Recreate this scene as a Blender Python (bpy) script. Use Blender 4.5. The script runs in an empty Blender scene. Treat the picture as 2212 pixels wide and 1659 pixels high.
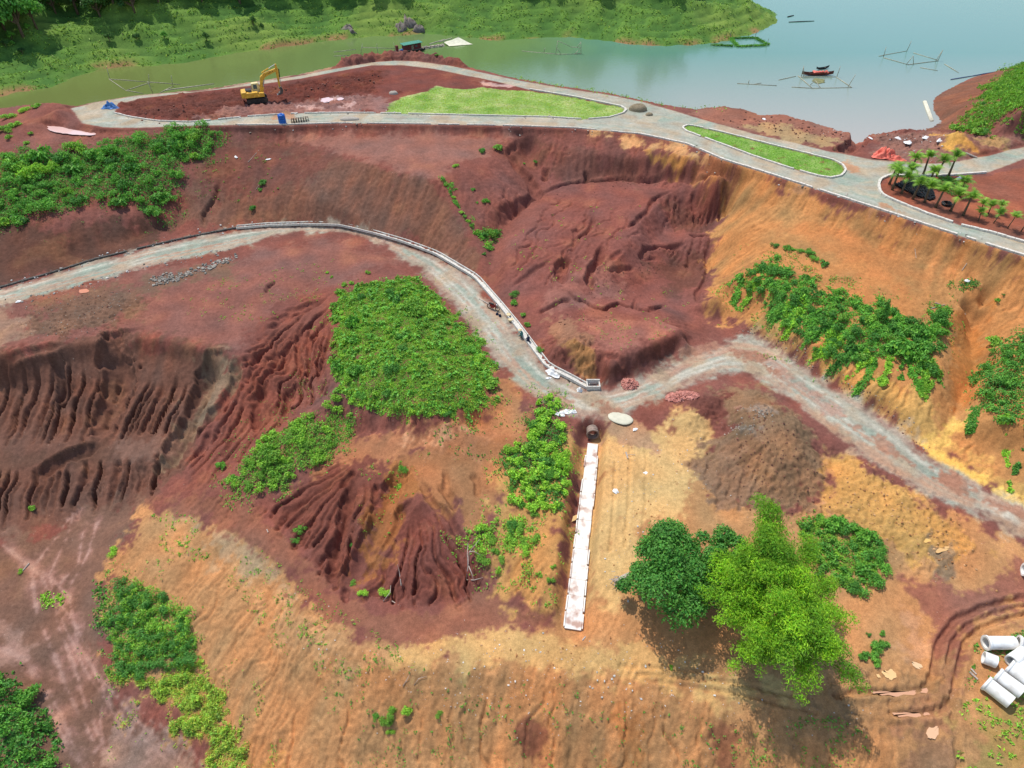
import bpy, bmesh, math, random
import numpy as np
from mathutils import Vector, Matrix, Euler
from mathutils.geometry import delaunay_2d_cdt
random.seed(7); RNG = np.random.default_rng(7)
S = bpy.context.scene
COL = S.collection

# ------------------------------------------------------------------ camera, sky, sun, exposure
CAM = Vector((0.0, 0.0, 40.0)); PITCH = math.radians(40.0)
W0, H0 = 2212.0, 1659.0; FPX = 1106.0 / 0.75
cd = bpy.data.cameras.new("camera"); cam = bpy.data.objects.new("camera", cd); COL.objects.link(cam)
cd.sensor_width = 36.0; cd.lens = 24.0; cd.clip_start = 0.5; cd.clip_end = 4000.0
cam.location = CAM; cam.rotation_euler = (math.radians(90) - PITCH, 0, 0); S.camera = cam
SUN_EL = math.radians(64.0); SUN_AZ = math.atan2(-0.62, 0.78)          # x,y of the direction towards the sun
sun_dir = Vector((math.sin(SUN_AZ) * math.cos(SUN_EL), math.cos(SUN_AZ) * math.cos(SUN_EL), math.sin(SUN_EL)))
wd = bpy.data.worlds.new("World"); S.world = wd; wd.use_nodes = True
nt = wd.node_tree; nt.nodes.clear()
wo = nt.nodes.new('ShaderNodeOutputWorld'); bg = nt.nodes.new('ShaderNodeBackground'); sky = nt.nodes.new('ShaderNodeTexSky')
sky.sky_type = 'NISHITA'; sky.sun_disc = False; sky.sun_elevation = SUN_EL; sky.sun_rotation = SUN_AZ
sky.air_density = 1.2; sky.dust_density = 1.2; sky.ozone_density = 1.0; sky.altitude = 200
bg.inputs[1].default_value = 0.14
nt.links.new(sky.outputs[0], bg.inputs[0]); nt.links.new(bg.outputs[0], wo.inputs[0])
sl = bpy.data.lights.new("sun", 'SUN'); sl.energy = 2.95; sl.angle = math.radians(0.53); sl.color = (1.0, 0.955, 0.88)
so = bpy.data.objects.new("sun", sl); COL.objects.link(so); so.rotation_euler = (-sun_dir).to_track_quat('-Z', 'Y').to_euler()
S.view_settings.view_transform = 'Standard'; S.view_settings.look = 'None'; S.view_settings.exposure = 0.37; S.view_settings.gamma = 1.0
S.view_settings.use_curve_mapping = False
S.cycles.max_bounces = 5; S.cycles.transparent_max_bounces = 4; S.cycles.diffuse_bounces = 3

# ------------------------------------------------------------------ helpers: pixels of the survey photo -> points in the place
CP, SP = math.cos(PITCH), math.sin(PITCH)
def ray(x, y):
    u = (np.asarray(x, float) - W0 / 2) / FPX; v = (np.asarray(y, float) - H0 / 2) / FPX
    return u, CP - v * SP, -(SP + v * CP)
def at(x, y, z):
    dx, dy, dz = ray(x, y); t = (z - CAM.z) / dz
    return (float(dx * t), float(dy * t), float(z))
def lin(c):
    c = np.array(c, float) / 255.0
    return np.where(c <= 0.04045, c / 12.92, ((c + 0.055) / 1.055) ** 2.4)
def tag(o, label=None, cat=None, group=None, kind=None):
    if label: o['label'] = label
    if cat: o['category'] = cat
    if group: o['group'] = group
    if kind: o['kind'] = kind
    return o

# ------------------------------------------------------------------ survey: spot heights (picture x, y, height)
ROAD_NEAR = [(2420,614),(2212,553),(2027,495),(1894,451),(1767,410),(1665,377),(1562,345),(1486,312),(1383,290),(1247,277),(1076,271),(905,268),(734,266),(608,270),(512,270),(444,271),(376,273),(294,276),(225,275),(178,266)]
ROAD_LEFT = [(166,250),(154,234)]
ROAD_FAR = [(205,222),(290,208),(341,203),(444,196),(546,179),(649,164),(717,150),(803,135),(854,131),(905,133),(973,142),(1042,157),(1110,172),(1212,190),(1315,205),(1383,219),(1460,241),(1545,266),(1631,290),(1716,309),(1784,326),(1822,333),(1887,345),(1950,352),(2020,354),(2074,348),(2140,335),(2212,317),(2420,262)]
ROAD_FORK = [(2420,280),(2212,343),(2129,374),(2040,380),(1960,382),(1921,379),(1902,388),(1897,398),(1899,412),(1907,423),(1945,440),(2006,464),(2074,487),(2140,503),(2212,524),(2420,580)]
ISLE1 = [(246,244),(280,253),(341,262),(410,264),(478,258),(546,251),(649,245),(752,244),(833,245),(1007,249),(1178,253),(1264,258),(1315,254),(1346,245),(1353,238),(1342,231),(1246,211),(1144,194),(1076,177),(1007,163),(939,149),(871,141),(803,141),(752,150),(649,170),(512,189),(376,204),(307,212),(256,225)]
ISLE2 = [(1474,277),(1482,284),(1545,307),(1614,333),(1699,362),(1767,381),(1795,385),(1818,380),(1827,368),(1820,357),(1801,347),(1750,334),(1665,313),(1562,287),(1500,273),(1482,271)]
LAWN1 = [(833,245),(1007,249),(1178,253),(1264,258),(1315,254),(1346,245),(1351,238),(1340,232),(1290,222),(1246,212),(1180,203),(1130,196),(1090,196),(1045,190),(1010,194),(970,192),(945,189),(920,200),(900,206),(870,212),(850,222),(838,236)]
MR_FAR = [(-350,720),(-150,664),(0,625),(102,596),(205,564),(307,539),(410,515),(512,497),(580,492),(666,490),(734,493),(803,509),(871,529),(939,553),(1024,603),(1076,661),(1110,702),(1144,749),(1178,794),(1229,822),(1268,841),(1298,843),(1340,838),(1383,824),(1417,804),(1460,780),(1500,758),(1540,748),(1575,733),(1600,722),(1628,724),(1665,743),(1723,784),(1767,814),(1818,845),(1870,879),(1938,924),(1993,975),(2057,1016),(2143,1057),(2212,1096),(2420,1210)]
MR_FARZ = [-11,-10.5,-10.1,-9.9,-9.7,-9.5,-9.3,-9.15,-9.1,-9.05,-9.05,-9.15,-9.35,-9.55,-9.9,-10.2,-10.5,-10.9,-11.2,-11.5,-11.65,-11.6,-11.5,-11.35,-11.2,-11.05,-10.9,-10.85,-10.75,-10.6,-10.65,-10.8,-10.9,-11,-11.05,-11.15,-11.3,-11.4,-11.5,-11.6,-11.7,-12]
MR_NEAR = [(-350,760),(-150,700),(0,657),(68,643),(154,621),(239,599),(317,575),(410,557),(495,538),(580,512),(640,502),(683,499),(734,502),(785,510),(837,528),(888,568),(922,597),(956,637),(990,674),(1024,719),(1052,756),(1076,787),(1110,818),(1137,845),(1161,862),(1205,883),(1246,900),(1280,907),(1315,903),(1366,889),(1417,872),(1451,849),(1501,825),(1562,809),(1614,811),(1665,831),(1699,859),(1750,900),(1818,951),(1887,999),(1972,1050),(2040,1091),(2109,1113),(2212,1154),(2420,1270)]
MR_NEARZ = [-11.1,-10.6,-10.2,-10.1,-9.95,-9.8,-9.6,-9.45,-9.3,-9.2,-9.15,-9.15,-9.2,-9.3,-9.5,-9.7,-9.9,-10.1,-10.4,-10.7,-10.9,-11.1,-11.3,-11.5,-11.6,-11.75,-11.85,-11.9,-11.85,-11.7,-11.5,-11.35,-11.2,-11.05,-11.0,-11.0,-11.05,-11.1,-11.2,-11.3,-11.45,-11.55,-11.65,-11.8,-12.1]
BANK = [(-350,240,-1),(-150,236,-1),(0,232,-1),(60,226,-.4),(100,219,1.0),(140,222,.8),(165,228,0),(200,219,0),(250,212,-.2),(330,202,-.2),(440,192,-.2),(540,176,-.2),(640,160,0),(700,146,.1),(750,134,.1),(785,128,.1),(830,123,.1),(880,121,.1),(920,124,.1),(960,130,.1),(990,137,.1),(1030,147,0),(1110,167,-.3),(1212,185,-.3),(1315,200,-.3),(1383,214,-.3),(1440,225,-.2),(1500,233,0),(1560,227,.9),(1610,234,.6),(1648,247,.1),(1690,244,.9),(1760,262,.6),(1830,284,.5),(1864,290,.3)]
Z = lambda pts, z: [(x, y, z) for x, y in pts]
LINES = [
 Z(ROAD_NEAR, 0), Z(ROAD_FAR, 0), Z(ROAD_FORK, 0), Z(ISLE1, 0.02), Z(ISLE2, 0.05), Z(ROAD_LEFT, 0),
 [(x, y, z) for (x, y), z in zip(MR_FAR, MR_FARZ)], [(x, y, z) for (x, y), z in zip(MR_NEAR, MR_NEARZ)], BANK,
 # first cut under the upper road, terrace, long cut slope
 [(520,276,-.4),(640,288,-1.1),(800,290,-1.2),(950,291,-1.2),(1100,293,-1.2),(1250,300,-1.1),(1383,316,-1.0),(1480,342,-.9),(1560,372,-.9)],
 [(450,283,-.6),(500,291,-1.2),(560,300,-1.7),(620,303,-2.0),(680,318,-2.1),(740,335,-2.3),(800,355,-2.4),(860,372,-2.6),(920,384,-2.7),(948,390,-2.9)],
 [(950,340,-2.0),(1010,345,-2.2),(1060,320,-1.9)], [(800,315,-1.7),(900,330,-1.9)],
 # spur edge with the vines, V channel
 [(948,390,-2.9),(965,430,-4.4),(1000,480,-6.1),(1030,520,-7.4),(1045,560,-8.4),(1052,600,-9.4)],
 [(985,375,-2.7),(1030,370,-2.8),(1085,330,-2.3)],
 [(1060,400,-4.0),(1090,430,-5.0),(1050,470,-6.1)],
 [(1120,306,-2.2),(1140,335,-4.0),(1160,370,-5.0),(1180,405,-5.9),(1150,428,-6.5),(1112,465,-7.3),(1088,500,-8.0),(1068,545,-8.8),(1060,590,-9.4),(1085,640,-9.9),(1120,690,-10.4),(1152,735,-10.8)],
 # bench across the bowl, wall above it
 [(1170,325,-2.2),(1300,334,-2.2),(1420,348,-2.0),(1500,362,-1.8)],
 [(1205,393,-5.5),(1300,383,-5.2),(1400,377,-4.3),(1480,380,-3.4),(1560,386,-2.5)],
 [(1600,395,-2.2),(1500,390,-3.5),(1400,390,-4.8),(1320,396,-5.2),(1250,408,-5.6),(1190,430,-5.9)],
 [(1190,430,-5.9),(1150,475,-6.3),(1115,520,-7.0),(1092,560,-7.9),(1080,600,-8.9)],
 [(1250,480,-6.4),(1250,560,-7.5),(1220,640,-8.7),(1200,700,-9.7),(1180,745,-10.5)],
 [(1320,440,-5.7),(1330,500,-6.5),(1300,550,-7.1)],
 # slump scars
 [(1555,404,-4.3),(1500,410,-4.5),(1460,413,-4.8),(1420,445,-5.5),(1385,475,-6.0),(1365,520,-6.8),(1330,555,-7.2)],
 [(1585,440,-4.8),(1580,480,-6.0),(1560,500,-7.2)],
 [(1560,478,-7.6),(1520,482,-8.0),(1480,484,-8.2),(1440,497,-8.3),(1412,522,-8.4),(1385,560,-8.6),(1345,590,-8.8)],
 [(1500,506,-8.4),(1540,510,-7.9),(1470,520,-8.5),(1430,535,-8.6),(1398,556,-8.8),(1350,600,-9.0),(1290,600,-8.4)],
 [(1535,560,-10.0),(1490,572,-10.6),(1445,585,-10.2),(1400,605,-10.0),(1350,630,-9.9),(1300,640,-9.7),(1260,650,-9.3)],
 [(1545,600,-9.6),(1560,640,-9.4)],
 [(1500,620,-10.8),(1420,640,-10.6),(1350,655,-10.2)], [(1480,670,-10.9),(1540,690,-10.9),(1520,722,-10.9)],
 # red block over the culvert inlet
 [(1245,690,-9.1),(1320,680,-8.9),(1420,690,-8.6),(1475,712,-8.5)],
 [(1300,768,-8.9),(1328,783,-8.8),(1400,748,-8.5),(1470,716,-8.5),(1484,730,-9.0)],
 [(1300,835,-11.4),(1332,822,-11.2),(1420,782,-11.0),(1480,748,-10.8),(1497,722,-10.4)],
 [(1215,745,-8.8),(1250,735,-8.5),(1295,758,-8.7)], [(1185,775,-10.9),(1215,800,-11.2),(1255,815,-11.4),(1290,818,-11.4)],
 # orange slope on the right
 [(1600,425,-3.0),(1700,445,-2.3),(1800,482,-2.5),(1900,522,-2.8),(2000,560,-3.1),(2100,590,-3.0),(2212,622,-2.7),(2420,690,-2.7)],
 [(1595,500,-5.5),(1640,545,-5.2),(1700,570,-4.8),(1780,560,-4.2),(1850,610,-4.8),(1950,640,-5.0),(2030,660,-5.2),(2100,645,-4.7),(2212,670,-4.6),(2420,760,-5)],
 [(1545,640,-8.4),(1575,600,-6.9),(1620,590,-5.9),(1690,625,-5.7),(1780,655,-5.7),(1850,690,-6.0),(1950,705,-6.1),(2025,735,-6.4)],
 [(1590,680,-10.2),(1625,660,-8.6),(1700,715,-8.5),(1800,780,-8.8),(1900,845,-9.0),(1980,900,-9.6)],
 [(2045,690,-5.6),(2085,662,-5.0),(2130,655,-4.9),(2180,690,-5.2)],
 [(2070,690,-7.4),(2110,685,-7.2),(2090,730,-8.2),(2110,790,-8.9),(2095,850,-9.6),(2060,910,-10.4),(2040,960,-11.0)],
 [(2040,760,-6.6),(2035,830,-7.8),(2000,850,-8.4)],
 [(2160,740,-5.6),(2212,745,-5.4),(2110,830,-7.2),(2150,900,-7.8),(2212,920,-7.3),(2420,980,-7.2)],
 [(2110,960,-10.6),(2160,980,-10.4),(2212,1030,-10.6),(2420,1140,-11)],
 # spoil ground south of the lower road
 [(1440,925,-12.0),(1470,905,-11.3),(1505,882,-10.4),(1545,915,-11.5),(1560,945,-12)], [(1490,960,-12.2),(1520,990,-12.2)],
 [(1570,862,-10.9),(1630,848,-10.6),(1700,880,-10.6),(1755,930,-10.9),(1785,1000,-11.8),(1795,1060,-12.2)],
 [(1600,885,-10.0),(1650,885,-9.3),(1700,920,-9.3),(1735,965,-10.0)], [(1590,925,-10.1),(1650,965,-9.7),(1690,1015,-10.5),(1740,1020,-10.9)], [(1560,960,-11.2),(1600,1010,-11.3),(1660,1050,-11.5)], [(1530,1040,-12.2),(1620,1060,-12.0),(1700,1090,-12.2),(1780,1110,-12.4)],
 [(1800,990,-11.9),(1850,1030,-11.0),(1940,1080,-11.0),(2040,1150,-11.6),(2100,1200,-12.2)],
 [(1810,1110,-12.4),(1900,1170,-12.5),(2000,1230,-12.7),(2110,1260,-12.8),(2212,1230,-12.3),(2420,1330,-12.5)],
 [(1320,930,-12.3),(1400,950,-12.4)], [(1310,1010,-12.8),(1400,1030,-12.8),(1480,1060,-12.6)], [(1300,1110,-13.4),(1400,1130,-13.3),(1520,1150,-13)],
 [(1290,1220,-14.2),(1350,1240,-14.1),(1420,1280,-14.3)], [(1270,1320,-15.6),(1350,1330,-15.0),(1500,1360,-14.8),(1650,1390,-14.6)],
 [(1262,930,-12.4),(1248,1050,-13.0),(1236,1150,-13.6),(1222,1230,-14.4),(1200,1310,-15.6),(1195,1360,-16.5)],
 [(1600,1200,-13.4),(1750,1200,-13.2),(1870,1240,-13.1),(1930,1290,-13.3)], [(1750,1330,-13.9),(1900,1380,-13.7)], [(1700,1450,-14.8),(1850,1450,-14.2),(2000,1440,-13.8)],
 [(2000,1330,-13.4),(2100,1330,-13.1),(2212,1310,-12.8),(2420,1380,-13)], [(2090,1450,-13.3),(2212,1450,-13),(2420,1480,-13)], [(2000,1580,-14.4),(2110,1560,-13.8),(2212,1580,-13.6),(2420,1640,-13.8)],
 [(1180,885,-12.1),(1165,950,-12.6),(1150,1030,-13.1),(1130,1100,-13.9),(1110,1200,-15.0),(1130,1280,-15.9)], [(1215,930,-12.3),(1205,1050,-13.0),(1190,1150,-13.8),(1170,1230,-14.7)],
 [(1110,850,-11.7),(1095,900,-12.3),(1070,950,-12.9),(980,965,-13.2),(880,945,-13.4),(810,925,-13.6)],
 # green hill
 [(728,625,-9.9),(790,592,-9.6),(850,590,-9.6),(905,598,-9.8)], [(1066,800,-11.1),(1072,835,-11.2),(1052,880,-11.4),(980,905,-11.7),(880,910,-11.9),(800,888,-12.0),(725,850,-12.0),(708,800,-11.5),(712,720,-10.8),(728,650,-10.2)],
 [(850,640,-9.0),(880,700,-8.8),(900,780,-8.9),(950,810,-9.3)], [(830,800,-9.6),(790,720,-9.4),(960,740,-9.6)], [(880,870,-10.6),(980,860,-10.5)],
 [(1062,898,-12.6),(980,926,-13.1),(880,932,-13.4),(812,914,-13.5)],
 # red ground left of it, fan of rills
 [(420,600,-9.9),(520,570,-9.6),(620,545,-9.4),(720,540,-9.35),(800,552,-9.4)], [(0,690,-10.7),(150,665,-10.5),(300,625,-10.2)],
 [(350,690,-10.8),(480,660,-10.5),(600,620,-10.1),(690,600,-9.9)], [(400,735,-11.2),(500,720,-11.2),(600,690,-11.2),(690,660,-10.8)],
 [(540,790,-12.6),(600,750,-12.7),(660,730,-12.0)], [(560,860,-14.8),(620,830,-14.6),(690,800,-12.8)], [(480,950,-17.2),(560,910,-16.0),(640,870,-15.0),(700,845,-13.2)],
 [(740,880,-13.1),(700,920,-13.9),(620,960,-14.9),(540,1020,-16.2),(495,1055,-17.1)], [(765,930,-14.1),(710,1000,-15.5),(630,1060,-16.8),(560,1110,-17.6)],
 [(800,1010,-14.6),(850,985,-14.2),(930,1010,-14.0),(1010,1000,-13.9),(1080,1000,-13.5)],
 [(620,1110,-17.1),(680,1060,-15.9),(740,1020,-14.8)], [(650,1150,-17.2),(700,1120,-16.2),(750,1060,-15.2)], [(770,1120,-15.9),(795,1060,-14.7),(760,1190,-16.9)], [(620,1175,-17.8),(700,1190,-17.3),(720,1260,-17.9),(780,1280,-17.9),(850,1305,-17.9),(950,1310,-17.6),(1050,1270,-17.2)],
 [(880,1095,-14.6),(905,1080,-13.6),(935,1095,-14.2)], [(870,1180,-16.2),(930,1180,-15.2),(1000,1190,-16.1)], [(830,1240,-17.3),(920,1250,-16.3),(1010,1240,-16.8)], [(1010,1090,-14.5),(1060,1130,-14.8),(1060,1200,-15.8)],
 # dirt track round the foot
 [(330,1075,-19.4),(400,1095,-18.9),(470,1115,-18.5),(540,1155,-18.2),(620,1215,-18.0),(700,1300,-18.0),(800,1358,-17.9),(900,1370,-17.8),(1000,1350,-17.4),(1100,1335,-17.0),(1190,1345,-16.8)],
 [(900,1400,-17.8),(1000,1395,-17.5),(1100,1395,-17.2),(1200,1405,-16.9),(1320,1430,-16.3),(1500,1445,-15.6),(1620,1460,-15.2)],
 [(720,1400,-18.4),(800,1425,-18.3),(900,1438,-18.0),(1100,1450,-17.5),(1300,1476,-16.9),(1500,1525,-16.3),(1650,1565,-15.8),(1760,1590,-15.3),(1900,1610,-14.8)],
 [(760,1500,-20.2),(900,1510,-19.8),(1100,1520,-19.2),(1300,1545,-18.5),(1500,1590,-17.8),(1650,1625,-17.2),(1800,1650,-16.4)],
 [(700,1640,-23.2),(1000,1640,-22.4),(1300,1660,-21.2),(1600,1700,-19.3),(1900,1720,-16.6),(2212,1740,-15)],
 [(420,1160,-19.3),(550,1250,-19.4),(650,1370,-19.3)], [(300,1170,-20.3),(400,1230,-20.5),(480,1320,-20.9),(560,1420,-21.3),(640,1500,-21.8)], [(300,1270,-21.5),(420,1380,-22.2),(500,1500,-23.2),(580,1640,-24.4)],
 [(225,1270,-22.1),(240,1400,-23.2),(265,1500,-23.9),(380,1570,-24.6),(470,1650,-25.4)],
 # sediment valley
 [(-350,1180,-21),(0,1160,-21.2),(100,1160,-21.6),(180,1130,-21.4),(260,1110,-20.9)], [(0,1280,-22.4),(80,1250,-22.4),(160,1260,-22.4)], [(40,1400,-23.5),(120,1380,-23.4),(190,1400,-23.6)],
 [(100,1500,-24.5),(180,1530,-24.9),(230,1600,-25.5),(300,1640,-25.8)], [(-350,1450,-22.6),(0,1440,-23),(60,1500,-24),(110,1600,-25),(140,1690,-25.6)], [(0,1560,-22.8),(40,1640,-23.6)],
 # badland scarp on the left
 [(-350,810,-11.6),(-150,790,-11.4),(0,768,-11.2),(120,748,-11.0),(230,737,-11.0),(300,726,-11.0),(400,746,-11.3),(470,764,-11.6),(525,772,-11.9)],
 [(-350,842,-13.4),(0,800,-13.0),(120,780,-12.8),(230,769,-12.8),(300,758,-12.8),(400,778,-13.1),(465,793,-13.3)],
 [(-350,880,-16),(0,842,-15.4),(120,842,-15.4),(200,835,-15.2),(300,830,-15.2),(400,838,-15.2),(465,815,-14.2)],
 [(-350,990,-18.2),(0,940,-17.6),(100,945,-17.7),(200,938,-17.4),(300,935,-17.2),(370,930,-17.0),(430,900,-16.0)],
 [(-350,1040,-18.8),(0,1005,-18.7),(100,1000,-18.7),(160,985,-18.5),(230,965,-18.1),(290,995,-18.3),(350,990,-18.0),(390,960,-17.6)],
 [(0,1110,-20.5),(100,1100,-20.7),(200,1080,-20.5),(280,1055,-19.9),(340,1040,-19.2)],
 [(530,800,-13.0),(490,870,-15.0),(440,960,-17.2),(395,1010,-18.2)],
 # left shoulder with the thicket
 [(-350,320,-1.5),(0,320,-1.6),(100,325,-1.5),(250,320,-1.3),(380,298,-1.0)], [(110,280,-.9),(190,288,-.8),(300,285,-.3)],
 [(-350,410,-3.5),(0,400,-3.5),(150,395,-3.8),(300,385,-3.8),(420,372,-3.8),(470,330,-2.8)], [(-350,520,-7),(0,500,-6.9),(150,470,-6.2),(300,470,-7.0),(390,460,-7.8),(450,420,-6.0)],
 [(-350,640,-10),(0,600,-9.6),(120,560,-9.2),(250,520,-9.0),(380,490,-9.0)],
 [(600,340,-3.2),(700,380,-4.0),(800,420,-5.2),(900,450,-5.8),(980,500,-7.2)], [(480,440,-7.0),(600,430,-6.3),(700,440,-6.4),(820,480,-7.6),(920,510,-8.0)],
 # mounds of the upper platform
 [(85,255,.2),(120,235,1.5),(150,250,.5)], [(450,235,.6),(520,238,.4),(620,220,.2),(720,210,.3),(780,190,.3),(850,178,.25),(1000,190,.2)], [(380,238,.8),(310,242,.5)], [(1050,230,.25),(1200,235,.2)], [(1560,310,.2),(1700,345,.2)],
 # ground beyond the upper lane on the right
 [(1500,248,-.1),(1600,262,.2),(1700,275,.4),(1780,295,.5),(1840,315,.3)],
 [(1905,288,.1),(1960,279,.6),(2030,283,.3)], [(1880,345,-.05),(1890,310,.1),(1990,310,.4),(2060,297,1.6),(2090,310,1.2),(2130,330,.4)], [(2130,305,.9),(2190,305,.6),(2230,300,.2)],
 [(1960,420,.05),(2100,430,.05),(2212,420,.1),(2420,400,.1)],
 # hill at the right edge of the lake
 [(2350,108,-4),(2212,139,-4),(2160,152,-4),(2100,168,-4),(2060,188,-4),(2018,213,-4),(2022,240,-4),(2040,268,-4),(2052,281,-2)],
 [(2085,290,.2),(2120,288,.6),(2180,290,1)], [(2085,225,-1.0),(2120,255,1.0),(2150,215,1.5),(2212,170,.5),(2212,230,5),(2300,180,5),(2420,200,9)],
]
ROAD_UP = ROAD_NEAR + ROAD_LEFT + ROAD_FAR + ROAD_FORK
ROAD_MID = MR_FAR + MR_NEAR[::-1]

# ------------------------------------------------------------------ height raster
RES = 0.157; X0, X1, Y0, Y1 = -138.0, 138.0, 8.0, 184.0
NX = int((X1 - X0) / RES) + 1; NY = int((Y1 - Y0) / RES) + 1
gx = X0 + np.arange(NX) * RES; gy = Y0 + np.arange(NY) * RES
pts = []
for L in LINES:
    P = [at(*p) for p in L]
    for a, b in zip(P[:-1], P[1:]):
        n = max(1, int(math.dist(a[:2], b[:2]) / 1.6))
        pts += [tuple(a[i] + (b[i] - a[i]) * k / n for i in range(3)) for k in range(n)]
    pts.append(P[-1])
for x, y, z in BANK:                                      # the bank falls into the lake behind its crest
    p = at(x, y, z); pts += [(p[0], p[1] + 2.6 + max(z, 0), -4.6), (p[0], p[1] + 9, -7)]
p = at(1882, 297, -3.2); pts += [p, (p[0] + .4, p[1] + 3, -4.4), (p[0] + 1, p[1] + 6, -6)]
pts += [(46, 128, -6), (50, 120, -5.2), (58, 135, -6), (56, 126, -5.5)]
pts += [(x, 186, -8) for x in range(-140, 141, 14)] + [(140, 170, -6), (140, 150, 6), (135, 130, 10), (120, 138, 6)]
pts += [(-140, y, z) for y, z in ((2, -24), (30, -22), (50, -20), (62, -18), (75, -11.5), (95, -8), (110, -3), (125, -1.5), (140, -6))]
pts += [(140, y, z) for y, z in ((2, -16), (30, -13), (50, -9), (65, -2), (75, 0), (90, 0), (110, 2))]
pts += [(x, 2, z) for x, z in ((-90, -27), (-40, -29), (0, -28), (40, -23), (90, -17))]
pts += [(x, 16, z) for x, z in ((-80, -25), (-40, -27.5), (-15, -26), (10, -24), (25, -21.5), (45, -16.5), (90, -15))]
key = {}
for q in pts: key.setdefault((round(q[0] / 0.25), round(q[1] / 0.25)), q)
pts = list(key.values())
r = delaunay_2d_cdt([Vector(q[:2]) for q in pts], [], [], 0, 1e-5)
tv = np.array([[v.x, v.y] for v in r[0]]); tz = np.array([pts[o[0]][2] for o in r[3]])
Hm = np.full((NY, NX), -10.0)
for f in r[2]:
    a, b, c = tv[list(f)]; za, zb, zc = tz[list(f)]
    i0 = max(0, int((min(a[0], b[0], c[0]) - X0) / RES)); i1 = min(NX, int((max(a[0], b[0], c[0]) - X0) / RES) + 2)
    j0 = max(0, int((min(a[1], b[1], c[1]) - Y0) / RES)); j1 = min(NY, int((max(a[1], b[1], c[1]) - Y0) / RES) + 2)
    if i1 <= i0 or j1 <= j0: continue
    xx = gx[i0:i1][None, :]; yy = gy[j0:j1][:, None]
    den = (b[1] - c[1]) * (a[0] - c[0]) + (c[0] - b[0]) * (a[1] - c[1])
    if abs(den) < 1e-9: continue
    l0 = ((b[1] - c[1]) * (xx - c[0]) + (c[0] - b[0]) * (yy - c[1])) / den
    l1 = ((c[1] - a[1]) * (xx - c[0]) + (a[0] - c[0]) * (yy - c[1])) / den
    l2 = 1 - l0 - l1; m = (l0 >= -1e-6) & (l1 >= -1e-6) & (l2 >= -1e-6)
    Hm[j0:j1, i0:i1][m] = (l0 * za + l1 * zb + l2 * zc)[m]
fy = np.fft.fftfreq(NY, RES)[:, None]; fx = np.fft.rfftfreq(NX, RES)[None, :]; f2 = fx * fx + fy * fy
def blur(A, s): return np.fft.irfft2(np.fft.rfft2(A) * np.exp(-2 * (math.pi * s) ** 2 * f2), s=A.shape)
def noise(wl, seed, rough=0.0):
    """band-limited noise of about the given wavelength, unit variance"""
    w = np.random.default_rng(seed).standard_normal((NY, NX)); k = np.sqrt(f2) * wl
    flt = k * np.exp(-k * k * 0.9) if not rough else np.where(k > .35, 1 / np.maximum(k, .35) ** rough, k / .35)
    A = np.fft.irfft2(np.fft.rfft2(w) * flt, s=w.shape)
    return (A - A.mean()) / A.std()
def smooth(a, b, x):
    t = np.clip((x - a) / (b - a), 0, 1); return t * t * (3 - 2 * t)
Hs = blur(Hm, 0.36)

def hz(A, x, y):
    """bilinear sample of raster A"""
    fi = np.clip((np.asarray(x) - X0) / RES, 0, NX - 1.001); fj = np.clip((np.asarray(y) - Y0) / RES, 0, NY - 1.001)
    i = fi.astype(int); j = fj.astype(int); a = fi - i; b = fj - j
    if A.ndim == 3: a = a[..., None]; b = b[..., None]
    return A[j, i] * (1 - a) * (1 - b) + A[j, i + 1] * a * (1 - b) + A[j + 1, i] * (1 - a) * b + A[j + 1, i + 1] * a * b
TS = np.arange(35, 205, 0.12)
def G(x, y, A=None):
    """where the line of sight of a survey pixel meets the ground"""
    A = Hs if A is None else A
    dx, dy, dz = ray(x, y); X = TS * dx; Y = TS * dy; zz = CAM.z + TS * dz
    below = zz < hz(A, X, Y); k = int(np.argmax(below)) if below.any() else len(TS) - 1
    return float(X[k]), float(Y[k]), float(hz(A, X[k], Y[k]))
def GP(poly): return np.array([G(x, y)[:2] for x, y in poly])
def sdist(poly, closed=True, pad=3.0):
    """signed distance (inside > 0) of a world polygon on its part of the raster; open lines give minus the distance"""
    P = np.asarray(poly, float)
    i0 = max(0, int((P[:, 0].min() - pad - X0) / RES)); i1 = min(NX, int((P[:, 0].max() + pad - X0) / RES) + 2)
    j0 = max(0, int((P[:, 1].min() - pad - Y0) / RES)); j1 = min(NY, int((P[:, 1].max() + pad - Y0) / RES) + 2)
    if i1 <= i0 or j1 <= j0: return None
    xx = gx[i0:i1][None, :]; yy = gy[j0:j1][:, None]
    d2 = np.full((j1 - j0, i1 - i0), 1e9); ins = np.zeros(d2.shape, bool)
    n = len(P)
    for k in range(n if closed else n - 1):
        a = P[k]; b = P[(k + 1) % n]; e = b - a; L = e @ e + 1e-12
        t = np.clip(((xx - a[0]) * e[0] + (yy - a[1]) * e[1]) / L, 0, 1)
        d2 = np.minimum(d2, (xx - a[0] - t * e[0]) ** 2 + (yy - a[1] - t * e[1]) ** 2)
        if closed and abs(e[1]) > 1e-12:
            ins ^= ((a[1] > yy) != (b[1] > yy)) & (xx < (yy - a[1]) / e[1] * e[0] + a[0])
    d = np.sqrt(d2)
    return (slice(j0, j1), slice(i0, i1)), np.where(ins, d, -d)
N05, N1, N2, N4, N10 = noise(.5, 1), noise(1.0, 2), noise(2.2, 3), noise(5, 4), noise(12, 5)
NF = noise(6, 6, 1.6); NE = noise(3.0, 7, 1.35)
def mask_s(poly, soft=.4, wob=.35, world=False):
    """slice and 0..1 raster of a survey polygon with an uneven edge"""
    q = sdist(poly if world else GP(poly), pad=2.0 + 2 * wob)
    if q is None: return None
    s, d = q; return s, smooth(-soft, soft, d + wob * NE[s])
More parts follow.
